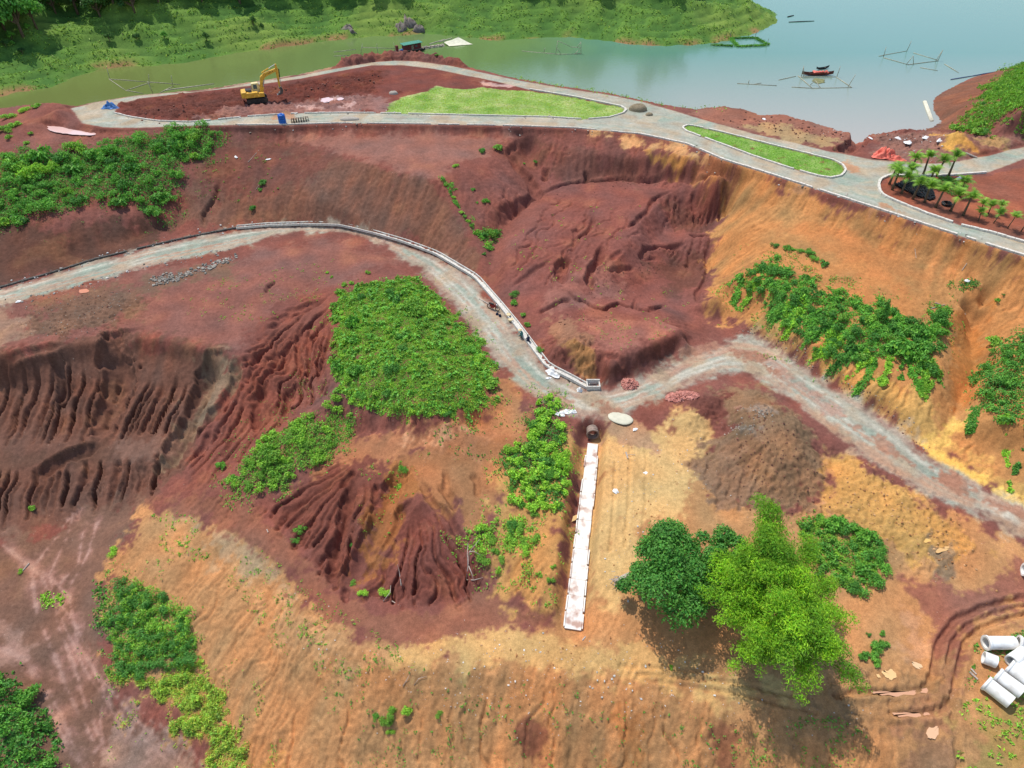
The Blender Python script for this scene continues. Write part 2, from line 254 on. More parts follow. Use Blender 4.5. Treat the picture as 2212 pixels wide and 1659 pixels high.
def mask(poly, soft=.4, wob=.35, world=False):
    M = np.zeros((NY, NX)); q = mask_s(poly, soft, wob, world)
    if q: M[q[0]] = q[1]
    return M
def line_mask(pl, width, soft=.25, wob=.2):
    s, d = sdist(GP(pl), closed=False, pad=width + 2); return s, smooth(-soft, soft, width / 2 + d + wob * NE[s])
flat = lambda pl, z=0.0: np.array([at(x, y, z)[:2] for x, y in pl])
W_MIDF = np.array([at(x, y, z)[:2] for (x, y), z in zip(MR_FAR, MR_FARZ)]); W_MIDN = np.array([at(x, y, z)[:2] for (x, y), z in zip(MR_NEAR, MR_NEARZ)]); W_MID = np.vstack([W_MIDF, W_MIDN[::-1]])
W_UP, W_IS1, W_IS2, W_LAWN1 = flat(ROAD_UP), flat(ISLE1), flat(ISLE2), flat(LAWN1)
M_UP = mask(W_UP, .15, .05, True); M_IS1 = mask(W_IS1, .15, .03, True); M_IS2 = mask(W_IS2, .15, .02, True)
M_UPR = np.clip(M_UP - M_IS1 - M_IS2, 0, 1); M_MID = mask(W_MID, .3, .12, True)
M_LAWN1 = mask(W_LAWN1, .2, .2, True)
M_ROAD = np.maximum(M_UPR, M_MID)
s, d = sdist(W_UP); M_UPD = np.zeros((NY, NX)); M_UPD[s] = smooth(-.75, -.35, d); M_UPD = np.clip(M_UPD - M_IS1 - M_IS2, 0, 1)
Hs = Hs * (1 - M_UPD)            # the upper road and its kerbs are level

# ------------------------------------------------------------------ erosion: rills that follow the fall line, traced gullies, heaps, ruts
Hb = blur(Hs, 1.3); dyH, dxH = np.gradient(Hb, RES); SL = np.hypot(dxH, dyH)
ux, uy = -dxH / np.maximum(SL, 1e-4), -dyH / np.maximum(SL, 1e-4)
JJ, II = np.meshgrid(np.arange(NY), np.arange(NX), indexing='ij')
def streaks(src, steps, step=0.3, half=False):
    if half:                                                    # broad streaks are traced on every second cell
        s2, u2, v2 = src[::2, ::2], ux[::2, ::2], uy[::2, ::2]; n0, n1 = s2.shape; y0, x0 = np.meshgrid(np.arange(n0), np.arange(n1), indexing='ij'); acc = s2.copy()
        for sgn in (1, -1):
            x = x0.astype(np.float32); y = y0.astype(np.float32)
            for k in range(steps):
                i = np.clip(x, 0, n1 - 1).astype(np.int32); j = np.clip(y, 0, n0 - 1).astype(np.int32); x = x + u2[j, i] * (sgn * step / RES / 2); y = y + v2[j, i] * (sgn * step / RES / 2)
                acc += s2[np.clip(y, 0, n0 - 1).astype(np.int32), np.clip(x, 0, n1 - 1).astype(np.int32)]
        acc = blur(np.repeat(np.repeat(acc, 2, 0), 2, 1)[:NY, :NX], .14); return (acc - acc.mean()) / acc.std()
    acc = src.copy()
    for sgn in (1, -1):
        x = II.astype(np.float32); y = JJ.astype(np.float32)
        for k in range(steps):
            i = np.clip(x, 0, NX - 1).astype(np.int32); j = np.clip(y, 0, NY - 1).astype(np.int32)
            x = x + ux[j, i] * (sgn * step / RES); y = y + uy[j, i] * (sgn * step / RES)
            i = np.clip(x, 0, NX - 1).astype(np.int32); j = np.clip(y, 0, NY - 1).astype(np.int32)
            acc += src[j, i]
    return (acc - acc.mean()) / acc.std()
ST1 = streaks(noise(1.0, 11), 16, .4, True); ST2 = streaks(noise(2.2, 12), 16, .45, True); ST3 = streaks(noise(.45, 13), 6); ST4 = streaks(noise(4.5, 14), 12, .8, True)
steep = smooth(.16, .5, SL)
AMP = np.full((NY, NX), .22)
def setamp(poly, v, soft=1.2):
    s, m = mask_s(poly, soft, .6); AMP[s] = AMP[s] * (1 - m) + v * m
Z_BAD = [(-350,800),(0,765),(230,735),(300,722),(430,745),(530,770),(520,830),(450,960),(400,1010),(340,1060),(250,1100),(0,1130),(-350,1150)]
Z_FAN = [(525,770),(560,700),(640,640),(725,620),(715,720),(705,850),(640,900),(560,950),(480,1010),(420,1060),(400,1010),(450,960),(520,830)]
Z_CONE = [(560,1110),(640,1060),(740,980),(850,980),(1000,1080),(1060,1130),(1060,1240),(950,1310),(780,1280),(640,1180)]
Z_LOW = [(700,1440),(1100,1455),(1500,1530),(1800,1610),(1800,1900),(400,1900),(480,1640)]
Z_OSL = [(300,1160),(420,1110),(560,1180),(700,1310),(800,1400),(700,1440),(560,1660),(480,1640),(420,1480),(300,1270)]
Z_BOWL = [(1140,310),(1300,320),(1480,350),(1580,390),(1570,500),(1540,600),(1500,680),(1300,690),(1180,740),(1080,600),(1100,540),(1190,430)]
Z_CUT = [(450,285),(620,303),(860,372),(948,390),(1045,560),(1024,595),(871,525),(734,490),(600,490),(380,490)]
Z_ORR = [(1580,390),(1700,400),(2212,560),(2600,700),(2600,1280),(2212,1090),(1860,865),(1600,690),(1540,640)]
setamp(Z_BAD, .08); setamp(Z_FAN, .12); setamp(Z_CONE, .1); setamp(Z_LOW, .08); setamp(Z_OSL, .1); setamp(Z_BOWL, .28); setamp(Z_CUT, .2); setamp([(1130,285),(1300,290),(1480,330),(1600,380),(1480,378),(1300,378),(1190,390)], .3, .6); setamp(Z_ORR, .22)
rillA = np.clip(1 - np.abs(ST2) / .34, 0, 1) ** .5; rillB = np.clip(1 - np.abs(ST1) / .5, 0, 1) ** .6; rillC = np.clip(1 - np.abs(ST4) / .30, 0, 1) ** .5
gate = smooth(-.6, .9, N4 + .6 * N10 + .3 * N2)
D = -AMP * steep * (.62 * rillA * (.25 + .75 * gate) + .22 * rillB * gate) * (1 - M_ROAD)
D += steep * AMP * (.02 * ST3 + .02 * ST1)
q4 = lambda L: [(x * .3414, y * .3414 + 530.9) for x, y in L]
q5 = lambda L: [(x * .3414 + 734.4, y * .3414 + 530.9) for x, y in L]
qQ = lambda L: [(x * .336 + 1017.5, y * .336 + 292) for x, y in L]
q8 = lambda L: [(x * .3414 + 734.4, y * .3414 + 1092.7) for x, y in L]
q9 = lambda L: [(x * .3414 + 1460, y * .3414 + 1092.7) for x, y in L]
def wander(P, seed, amp=.16):
    """midpoint displacement: a traced line becomes a crooked one"""
    rr = np.random.default_rng(seed)
    for it in range(3):
        Q = [P[0]]
        for a, b in zip(P[:-1], P[1:]):
            e = b - a; L = np.hypot(*e); Q += [(a + b) / 2 + np.array([-e[1], e[0]]) * rr.normal() * amp if L > .5 else (a + b) / 2, b]
        P = np.array(Q)
    return P
def groove_table(seed, smin, smax, wmin, wmax, span):
    """one random row of V grooves, as a table over the across-slope coordinate"""
    rr = np.random.default_rng(seed); x = np.arange(0, span, .03); g = np.zeros(len(x)); p = 0.0
    while p < span:
        p += rr.uniform(smin, smax); w = rr.uniform(wmin, wmax); dd = rr.uniform(.35, 1) ; g = np.maximum(g, dd * np.clip(1 - np.abs(x - p) / (w * .62), 0, 1) ** .55)
    return x, g
def flutes(poly, a, b, depth, sp, wd, seed, polar=False, start=.0, full=.35, end=1.0, warp=.22):
    """rain flutes: straight grooves down a face (a above b), or fanning out from the apex a"""
    q = mask_s(poly, .7, .5); s, m = q; A = np.array(G(*a)[:2]); B = np.array(G(*b)[:2]); e = B - A; L = np.hypot(*e); e /= L; xx = gx[s[1]][None, :] - A[0]; yy = gy[s[0]][:, None] - A[1]
    if polar:
        r = np.hypot(xx, yy); th = np.arctan2(xx * e[1] - yy * e[0], xx * e[0] + yy * e[1]); u = th * L * .6; v = r / L; wgt = np.clip(r / (L * .6), .25, 1.6)
    else: u = xx * e[1] - yy * e[0]; v = (xx * e[0] + yy * e[1]) / L; wgt = 1.0
    u = u + warp * (N4[s] * .9 + N2[s] * .35) + .05 * NE[s]; lo = u.min(); x, g = groove_table(seed, *sp, *wd, float(u.max() - lo) + 2)
    x2, g2 = groove_table(seed + 1, sp[0] * .45, sp[1] * .45, wd[0] * .5, wd[1] * .55, float(u.max() - lo) + 2)
    r1 = smooth(start, start + full, v + .08 * N4[s]) * (1 - .5 * smooth(end - .2, end + .1, v)); r2 = smooth(start + full * .6, start + full * 1.5, v + .1 * N2[s]) * (1 - .6 * smooth(end - .2, end + .1, v))
    D[s] -= m * depth * wgt * (np.interp(u - lo, x, g) * r1 + .38 * np.interp(u - lo, x2, g2) * r2)
flutes([(-350,830),(0,768),(120,750),(240,738),(235,850),(190,945),(100,950),(0,950),(-350,980)], (150,760), (120,930), 1.5, (.5,2.2), (.24,.5), 11, False, .05, .35, 1.0, .14)
flutes([(250,745),(300,728),(400,747),(470,765),(450,830),(400,930),(300,945),(230,940)], (370,760), (300,940), 1.6, (.5,1.8), (.24,.45), 13, False, .15, .4, 1.0, .12)
flutes([(-350,1030),(0,1000),(120,995),(200,985),(290,1000),(380,990),(340,1060),(200,1095),(0,1125),(-350,1150)], (200,990), (185,1090), 1.2, (.5,2.2), (.3,.6), 15, False, .0, .3)
flutes([(525,772),(620,660),(725,618),(715,720),(705,845),(640,890),(560,900),(500,880)], (738,598), (590,800), .75, (.8,1.5), (.22,.42), 17, True, .3, .35, 1.3)
flutes([(560,905),(640,880),(640,905),(560,950),(500,1010),(430,1060),(400,1010),(440,960),(500,860)], (560,850), (450,1010), .6, (.7,1.6), (.2,.4), 19, False, .0, .3)
flutes([(905,1075),(950,1115),(1010,1180),(1060,1245),(1000,1295),(880,1312),(775,1285),(840,1170)], (905,1060), (900,1290), .6, (.55,1.1), (.18,.34), 21, True, .12, .35, 1.2)
flutes([(560,1105),(640,1050),(720,990),(800,970),(850,1000),(800,1120),(740,1265),(640,1180)], (815,975), (660,1180), .6, (.7,1.5), (.2,.4), 23, True, .1, .35, 1.3)
flutes([(1415,440),(1460,414),(1560,404),(1578,460),(1545,488),(1440,497)], (1500,412), (1490,485), .7, (.6,1.2), (.2,.4), 25, False, .0, .25)
flutes([(1440,545),(1500,508),(1545,512),(1540,590),(1450,590)], (1500,508), (1480,580), .6, (.6,1.3), (.2,.4), 27, False, .0, .25)
flutes([(1190,430),(1320,400),(1430,400),(1400,470),(1360,540),(1270,570),(1190,620),(1110,590),(1110,540)], (1330,420), (1220,600), .38, (1.2,3.0), (.22,.42), 29, False, .1, .3, 1.2, .5)
flutes([(1150,310),(1300,320),(1480,350),(1540,372),(1400,376),(1200,392)], (1320,320), (1310,380), .3, (.8,2.4), (.2,.36), 31, False, .1, .3)
flutes(Z_OSL, (520,1200), (420,1420), .16, (.5,1.3), (.2,.4), 33, False, .1, .4, 1.3, .5)
flutes(Z_LOW, (1000,1445), (1000,1640), .30, (.9,3.2), (.18,.4), 35, False, .05, .5, 1.4, .5)
flutes(Z_CUT, (740,335), (720,480), .07, (.35,.9), (.15,.3), 37, False, .0, .2, 1.2, .4)
flutes([(1580,640),(1650,660),(1900,790),(2060,930),(2212,1050),(2212,1090),(2000,970),(1750,790),(1600,690)], (1850,720), (1800,820), .22, (.5,1.1), (.2,.4), 39, False, .1, .3, 1.3, .4)
flutes([(1515,1000),(1570,960),(1630,985),(1625,1100),(1550,1095)], (1590,960), (1570,1090), .3, (.7,1.2), (.3,.5), 41, False, .1, .3)
flutes([(1000,400),(1060,400),(1170,400),(1100,470),(1060,540),(1030,520),(985,450)], (1080,370), (1055,500), .3, (.8,1.8), (.2,.36), 43, False, .1, .3)
GULLIES = [
 (qQ([(160,610),(240,510),(320,450),(430,385),(380,290),(330,240),(260,140),(240,60)]), 1.3, 1.1),
 (qQ([(440,385),(560,330),(750,298),(1000,285),(1250,272),(1480,265),(1690,280)]), .7, .75),
 (qQ([(485,205),(475,300)]), .8, 1.0), (qQ([(742,230),(735,300)]), .5, .9), (qQ([(380,250),(375,300)]), .6, .6), (qQ([(280,60),(240,100),(300,35)]), .5, .6),
 (qQ([(780,490),(770,590),(700,650),(660,700),(650,780)]), .3, .45), (qQ([(700,560),(665,690)]), .25, .3),
 (qQ([(645,785),(600,820),(570,880),(600,960)]), 1.1, 1.3), (qQ([(852,700),(825,790),(770,860),(768,950),(780,1000)]), .8, 1.2),
 (qQ([(1290,365),(1180,408),(1130,490),(1060,555),(1000,600)]), .5, .6), (qQ([(970,735),(895,805)]), .3, .4),
 (qQ([(1400,640),(1470,650),(1550,645)]), .5, .7), (qQ([(1400,675),(1200,715),(1090,790),(1200,800)]), .4, .6),
 (qQ([(870,875),(960,860),(1060,850)]), .4, .5), (qQ([(600,1000),(720,1070),(860,1125),(950,1082),(1050,1112),(1065,1050)]), .5, .75),
 (qQ([(1050,1115),(1150,1130),(1260,1090)]), .7, .6), (qQ([(430,1150),(500,1110),(590,1060),(650,1060)]), .5, .55), (qQ([(265,980),(400,870),(520,790)]), .25, .4),
 (qQ([(1545,660),(1515,800),(1520,880),(1460,1000),(1480,1090)]), .35, .5), (qQ([(840,1400),(830,1500),(828,1600)]), .3, .5), (qQ([(850,1412),(960,1440),(985,1500)]), .3, .45),
 (qQ([(1440,365),(1440,500)]), .4, .6), (qQ([(1290,380),(1250,480)]), .25, .4), (qQ([(1350,400),(1340,520)]), .25, .35), (qQ([(1540,420),(1555,560)]), .35, .4),
 (q4([(880,575),(730,600),(720,680),(770,780),(740,900),(690,1020),(650,1130),(650,1240)]), 2.4, 1.7),
 (q4([(1450,695),(1370,740),(1300,860),(1265,960),(1220,1080),(1120,1270),(1075,1370),(940,1420)]), 1.9, 1.6), (q4([(1490,700),(1500,820),(1380,1020),(1240,1190)]), .9, .8),
 (q4([(340,660),(370,780),(400,930),(390,1040)]), 1.0, 1.1), 
 
 (q4([(650,1240),(520,1300),(430,1330),(300,1410),(260,1480)]), 1.2, 1.1),

 (q4([(0,715),(150,670),(280,640),(420,625)]), .5, .5),
 (q4([(1080,1370),(1250,1200),(1330,1090),(1450,930),(1560,830)]), .4, .5),
 (q4([(2085,320),(1850,440),(1680,530)]), .4, .5), (q4([(2090,380),(1905,550),(1880,700),(1890,870)]), .55, .8), (q4([(2050,340),(1850,410),(1690,480)]), .35, .4), (q4([(2130,430),(1960,600),(1950,740),(1960,880)]), .4, .6), (q4([(2100,500),(2060,650),(2010,880)]), .45, .7), (q4([(1890,560),(1760,690),(1690,830)]), .4, .6),
 (q4([(1680,300),(1700,255),(1745,230)]), .35, .5), (q4([(1900,870),(1830,930),(1810,1100)]), .8, .9), (q4([(1680,860),(1650,950),(1620,1060),(1625,1190)]), .8, .9), (q4([(1560,700),(1640,730),(1600,800)]), .4, .4), (q4([(1480,1200),(1400,1350)]), .3, .4), (q4([(1330,1160),(1210,1360)]), .3, .5),
 ([(868,995),(858,1035),(835,1075),(815,1130),(785,1190),(762,1240),(745,1275)], 1.5, 1.3), ([(900,1075),(860,1120),(830,1170),(795,1230),(770,1265)], 1.0, .9), ([(770,1035),(748,1090),(738,1150),(722,1220),(715,1265)], 1.0, 1.1), ([(905,1040),(930,1080),(980,1140),(1010,1180)], .6, .6), ([(960,1010),(965,1060),(985,1110)], .35, .5), (q5([(850,1430),(870,1600)]), .25, .4), (q5([(620,1500),(690,1600),(740,1680)]), .3, .45), (q5([(100,1420),(0,1540)]), .5, .6), (q5([(240,1500),(210,1640)]), .6, .6),
 ([(1808,330),(1832,320),(1858,302),(1884,289)], 1.7, 1.5), ([(473,393),(461,434),(440,492)], .35, .7), ([(800,352),(795,400)], .2, .25), ([(905,390),(895,440)], .2, .25), (q8([(40,500),(45,620)]), .3, .5), ([(720,640),(700,770)], .2, .2),
]
def carve_dist(P, pad):
    """distance to a line and the share of its length at the nearest point"""
    i0 = max(0, int((P[:, 0].min() - pad - X0) / RES)); i1 = min(NX, int((P[:, 0].max() + pad - X0) / RES) + 2); j0 = max(0, int((P[:, 1].min() - pad - Y0) / RES)); j1 = min(NY, int((P[:, 1].max() + pad - Y0) / RES) + 2)
    xx = gx[i0:i1][None, :]; yy = gy[j0:j1][:, None]; best = np.full((j1 - j0, i1 - i0), 1e9); par = np.zeros(best.shape); n = len(P) - 1
    for k in range(n):
        a, b = P[k], P[k + 1]; e = b - a; t = np.clip(((xx - a[0]) * e[0] + (yy - a[1]) * e[1]) / (e @ e + 1e-9), 0, 1)
        d2 = (xx - a[0] - t * e[0]) ** 2 + (yy - a[1] - t * e[1]) ** 2; m = d2 < best; best[m] = d2[m]; par[m] = ((k + t) / n)[m]
    return (slice(j0, j1), slice(i0, i1)), np.sqrt(best), par
for k, (pl, w, dep) in enumerate(GULLIES):
    P = wander(GP(pl), k, .055); s, d, t = carve_dist(P, w * 2 + .5)
    tap = np.clip(np.minimum(t / .18, (1 - t) / .18), .12, 1); wv = max(w, .52) * (.55 + .45 * tap) * np.clip(1 + .12 * N2[s], .7, 1.3)
    D[s] = np.minimum(D[s], D[s] * .5 - dep * tap * np.clip(1.05 - (d + NE[s] * .03) / (wv * .75), 0, 1) ** .42)
RUTS = [
 (q9([(2400,540),(2203,585),(1950,640),(1760,730),(1670,850),(1640,960),(1620,1080),(1560,1165),(1350,1185),(1000,1195)]), .45, .22), (q9([(2400,650),(2203,690),(1950,760),(1830,860),(1790,1000),(1750,1200),(1680,1290),(1560,1325),(1370,1320)]), .45, .2),
 (q9([(2400,600),(2203,640),(2000,690),(1840,760),(1750,860),(1720,1000)]), .35, .15), (q9([(1740,1240),(1770,1400),(1790,1659)]), .4, .12),
 ([(1400,1470),(1600,1500),(1760,1540)], .3, .1), ([(1380,1455),(1600,1478),(1740,1510)], .3, .1), ([(1340,1440),(1560,1455)], .3, .08), ([(1330,1000),(1325,1100),(1318,1190)], .3, .07), ([(1362,960),(1358,1080),(1350,1180)], .3, .07), ([(1395,960),(1395,1080),(1385,1170)], .3, .06),
]
for pl, w, dep in RUTS:
    P = GP(pl); s, d = sdist(P, closed=False, pad=2); d = -d + N1[s] * .05
    D[s] += -dep * (1 - smooth(w * .3, w * .7, d)) + .5 * dep * np.exp(-((d - w * 1.1) / (w * .45)) ** 2)
def heap(x, y, rad, h, sx=1.0, rag=.12):
    X, Y, _ = G(x, y); i = int((X - X0) / RES); j = int((Y - Y0) / RES); k = int(rad * 1.6 / RES); s = (slice(max(0, j - k), j + k), slice(max(0, i - k), i + k)); xx = gx[s[1]][None, :] - X; yy = gy[s[0]][:, None] - Y
    d = np.hypot(xx / sx, yy) + rag * (N1[s] + .4 * N05[s]); D[s] += h * np.clip(1 - d / rad, 0, 1) ** .85
for i, x in enumerate((742, 762, 783, 806, 830, 852, 876, 898, 922, 945, 968, 990)):
    heap(x, (140, 136, 133, 130, 128, 126, 126, 127, 129, 132, 136, 141)[i] - 1.5, 1.8 + .35 * (i % 3), 1.0 + .25 * (i % 2))
for a in ((180,236,1.6,.5), (265,228,1.4,.6), (455,186,1.5,.5), (488,184,1.3,.5), (570,172,1.3,.5), (655,152,1.4,.6), (690,141,1.6,.7), (1585,229,1.6,.7), (1630,238,1.3,.4), (1735,257,1.6,.6), (860,200,.9,.45), (2075,300,3.0,.8)):
    heap(*a)
lump = np.zeros((NY, NX))
for poly, v in (([(1480,860),(1640,840),(1790,960),(1900,1000),(2060,1100),(2120,1200),(2000,1260),(1800,1130),(1550,1110),(1500,960)], .06), ([(260,250),(420,262),(620,240),(800,235),(830,150),(640,180),(300,215)], .10), ([(30,680),(200,650),(330,640),(260,730),(60,720)], .07), ([(300,270),(180,280),(60,330),(250,320)], .06), ([(1500,240),(1850,290),(1900,340),(2200,320),(2000,280),(1700,245)], .09),
                ([(1800,1450),(2000,1440),(2050,1500),(2080,1600),(1800,1600)], .06), ([(1190,730),(1300,740),(1290,830),(1180,790)], .12)):
    s, m = mask_s(poly, .8, .6); lump[s] = np.maximum(lump[s], v * m)
NL = noise(1.6, 17, 1.25)
D += lump * (NL * 1.2 + .3 * N05) + (.006 * N05 + .014 * NF) * (1 - M_ROAD) + .03 * noise(1.3, 18, 1.1) * (.12 + .88 * steep) * (1 - M_ROAD)
STR_R = ST1
D += M_MID * .015 * N1
D *= 1 - M_UPD
CH_A, CH_B = G(1282, 938), G(1238, 1352)                        # bed of the concrete chute
s, d = sdist([CH_A[:2], CH_B[:2]], closed=False, pad=4)
xx = gx[s[1]][None, :]; yy = gy[s[0]][:, None]; e = np.array(CH_B[:2]) - np.array(CH_A[:2]); L2 = e @ e
tpar = np.clip(((xx - CH_A[0]) * e[0] + (yy - CH_A[1]) * e[1]) / L2, 0, 1)
CHZ0, CHZ1 = -13.6, -16.75
bed = CHZ0 + (CHZ1 - CHZ0) * tpar - .12
side = ((xx - CH_A[0]) * e[1] - (yy - CH_A[1]) * e[0]) < 0          # left of the chute the cut is steep, right of it the bank is low
wt = 1 - smooth(.85, np.where(side, 1.7, 2.3), -d)
Hd = Hs + D + .9 * (D - blur(D, .22))
Hd[s] = Hd[s] * (1 - wt) + np.minimum(bed, Hd[s] + .3) * wt
PUDDLES = [
 ([(92,264),(108,262),(135,268),(150,276),(178,281),(204,289),(196,294),(168,293),(140,290),(118,287),(106,279)], (222, 186, 176), 'milky pink puddle on the platform above the left thicket'),
 ([(169,625),(188,622),(194,631),(174,635)], (206, 130, 88), 'square orange puddle on the red flat by the lower road'),
 ([(1905,1450),(1925,1444),(1938,1455),(1934,1468),(1918,1468),(1908,1460)], (228, 186, 128), 'round cream puddle right of the bamboo shadow'),
 ([(1889,1460),(1898,1455),(1904,1462),(1898,1468)], (228, 186, 128), 'tiny cream puddle beside the round one'),
 ([(1966,1430),(1980,1430),(1992,1438),(1990,1445),(1975,1442)], (222, 184, 140), 'small cream puddle above the muddy ruts'),
 ([(2008,1570),(2024,1564),(2032,1572),(2028,1590),(2012,1597),(2000,1590)], (222, 176, 136), 'oval cream puddle at the lower right'),
 ([(1880,1496),(1940,1497),(1990,1490),(2012,1478),(2020,1482),(2012,1498),(1960,1504),(1900,1502)], (206, 156, 122), 'long pink puddle lying in the upper muddy rut'),
 ([(1928,1541),(1980,1544),(2030,1534),(2050,1524),(2054,1530),(2030,1546),(1980,1552),(1940,1548)], (206, 156, 122), 'long pink puddle lying in the lower muddy rut'),
 ([(1222,1116),(1245,1112),(1248,1122),(1232,1130)], (214, 176, 116), 'small yellow puddle left of the chute'),
 ([(1992,1168),(2012,1160),(2016,1166),(2000,1176)], (220, 176, 100), 'yellow puddle on the lumpy orange spoil'),
 ([(2018,1188),(2050,1180),(2052,1186),(2024,1200)], (214, 170, 110), 'second yellow puddle on the lumpy orange spoil'),
 ([(690,213),(705,209),(722,211),(716,218),(698,220)], (222, 188, 182), 'pale pink puddle on the platform right of the excavator'),
 ([(726,212),(738,210),(744,214),(732,218)], (222, 188, 182), 'small pale puddle on the platform near the lawn'),
]
for poly, col, lab in PUDDLES:
    s, m = mask_s(poly, .25, .0); lev = float((Hd[s] * m).sum() / m.sum()); Hd[s] = Hd[s] * (1 - m) + (lev - .07) * m
Hraw = Hs
Hs = Hd
CH_A, CH_B = (CH_A[0], CH_A[1], CHZ0), (CH_B[0], CH_B[1], CHZ1)

# ------------------------------------------------------------------ soil colours
C = np.zeros((NY, NX, 3)); C[:] = lin((130, 80, 68))
def paint(q, col, a=1.0):
    s, m = q; m = (m * a)[..., None]; C[s] = C[s] * (1 - m) + lin(col) * m
def pp(poly, col, soft=.6, wob=.8, a=1.0): paint(mask_s(poly, soft * .55, wob), desat(col), a)
def desat(c, k=.09):
    c = (c[0] - 4, c[1] - 1, c[2] - 7) if c[0] - c[1] > 25 and c[1] - c[2] < 26 else ((c[0] - 2, c[1] - 2, c[2] - 9) if c[1] - c[2] >= 26 and c[0] > 150 else c)
    g = .3 * c[0] + .6 * c[1] + .1 * c[2]; return tuple(v + (g - v) * k for v in c)
ORANGE = (188, 128, 80); YEL = (205, 156, 96)
pp([(-350,420),(0,440),(120,500),(300,470),(390,480),(300,545),(120,596),(0,626),(-350,720)], (104, 66, 58), 1.5, 1)  # naturally darker brown soil, with cloud shade also put into its colour
pp(Z_CUT, (128, 84, 72), 1.0, .8); pp([(450,285),(620,303),(740,335),(600,420),(450,430)], (122, 72, 64), 2, 1.5)
pp([(620,290),(1100,293),(1060,330),(1000,350),(948,388),(860,370),(740,333)], (150, 96, 86), .8, .6)
pp([(0,640),(300,580),(500,560),(700,510),(880,560),(790,590),(720,620),(600,650),(520,760),(400,740),(300,725),(0,765),(-350,800),(-350,740)], (142, 88, 80), 1, 1)
pp([(60,660),(330,600),(520,560),(500,590),(340,620),(250,730),(60,720)], (126, 90, 76), 1, 1.2)
pp([(-350,690),(0,655),(40,680),(60,720),(0,760),(-350,790)], (150, 112, 96), 1, .8)
pp([(-350,790),(0,752),(230,735),(300,722),(430,745),(525,772),(500,850),(440,940),(400,1010),(330,1075),(250,1120),(0,1170),(-350,1180)], (120, 78, 68), .8, .8)
pp([(440,800),(525,775),(530,810),(480,870),(410,960),(370,1010),(330,1030),(350,980),(400,920)], (140, 110, 84), .6, .7)
pp([(420,870),(455,790),(440,900),(400,960)], (136, 100, 82), .8, .8)
pp([(250,960),(300,935),(370,955),(330,995),(250,1000)], (128, 90, 80), .8, .8); pp([(0,985),(150,965),(230,950),(240,990),(150,1000),(0,1020)], (112, 74, 64), .8, .8)
pp([(725,620),(715,720),(705,850),(640,900),(500,1010),(400,1060),(440,960),(520,830),(560,720),(640,650)], (140, 78, 68), 1, 1)
pp([(-350,1150),(0,1170),(180,1110),(300,1080),(290,1150),(225,1260),(235,1420),(265,1500),(380,1570),(470,1659),(560,1900),(-350,1900)], (128, 90, 78), .9, .9)
for pl, w in (([(0,1175),(60,1215),(110,1250),(150,1290),(170,1400),(220,1470),(300,1560),(400,1650)], 1.6), ([(150,1120),(100,1190),(70,1230)], .8), ([(180,1150),(170,1220),(130,1260)], .6), ([(100,1270),(150,1330),(190,1400)], 1.2), ([(70,1240),(80,1330),(120,1420),(150,1500),(200,1600)], 1.0), ([(0,1400),(60,1430),(110,1500),(150,1590),(180,1659)], 1.2), ([(230,1470),(215,1560),(225,1600),(180,1659)], .5), ([(270,1500),(330,1560),(400,1600),(440,1659)], 1.2), ([(320,1540),(340,1620),(300,1670)], .9), ([(20,1190),(90,1245),(130,1330),(180,1440),(260,1560),(330,1640)], .7), ([(110,1255),(125,1350),(165,1450),(190,1540),(240,1640)], .6), ([(60,1440),(100,1500),(130,1580),(170,1650)], .6), ([(200,1440),(240,1520),(300,1590),(380,1659)], .6), ([(160,1110),(140,1170),(110,1240)], .5), ([(210,1130),(190,1200),(150,1270)], .5)):
    paint(line_mask(pl, w * .55, .4, .4), (152, 110, 96), .55)
    paint(line_mask(pl, w * .14, .16, .12), (184, 146, 130), .65)
pp([(250,1600),(330,1560),(420,1620),(460,1700),(250,1720)], (158, 126, 114), 1.0, 1.2, .5)
pp([(0,1340),(40,1380),(60,1430),(0,1440)], (166, 124, 112), 1, 1, .5)
# lower orange ground
pp([(240,1210),(300,1120),(420,1095),(540,1150),(620,1205),(700,1300),(800,1365),(900,1390),(1000,1350),(1100,1335),(1190,1340),(1205,1300),(1230,1180),(1250,1050),(1265,930),(1310,910),(1440,915),(1505,870),(1560,920),(1560,1060),(1700,1110),(1780,1060),(1760,950),(1830,990),(2000,1075),(2100,1120),(2212,1190),(2600,1380),(2600,1900),(540,1900),(470,1650),(380,1560),(260,1490),(230,1400)], (186, 132, 90), .7, .9)
pp([(400,1110),(500,1140),(600,1220),(640,1300),(540,1230),(440,1170)], (176, 138, 106), 1.2, 1)
pp([(560,1280),(700,1330),(900,1400),(900,1440),(700,1440),(600,1400)], (186, 138, 98), 1.2, 1, .8)
pp([(900,1360),(1100,1345),(1250,1390),(1500,1440),(1700,1500),(1600,1530),(1300,1462),(1000,1440),(850,1430)], (202, 156, 102), .9, .7)
pp([(1290,935),(1440,925),(1500,890),(1550,930),(1540,1000),(1500,1060),(1480,1110),(1390,1130),(1380,1250),(1330,1310),(1265,1310),(1262,1200),(1275,1050)], (206, 162, 108), .8, .8)
pp([(1300,910),(1400,905),(1420,970),(1300,960)], (170, 122, 98), .6, .7, .8)
pp([(340,1500),(430,1470),(500,1560),(560,1659),(700,1900),(480,1700)], (176, 128, 72), 1, 1, .7)
pp([(1130,1570),(1180,1570),(1170,1660),(1120,1660)], (140, 84, 66), .5, .5); pp([(1540,1590),(1580,1580),(1590,1680),(1540,1680)], (140, 84, 66), .5, .5, .8)
pp([(1330,1560),(1400,1570),(1420,1700),(1340,1700)], (176, 108, 62), 1, 1, .6)
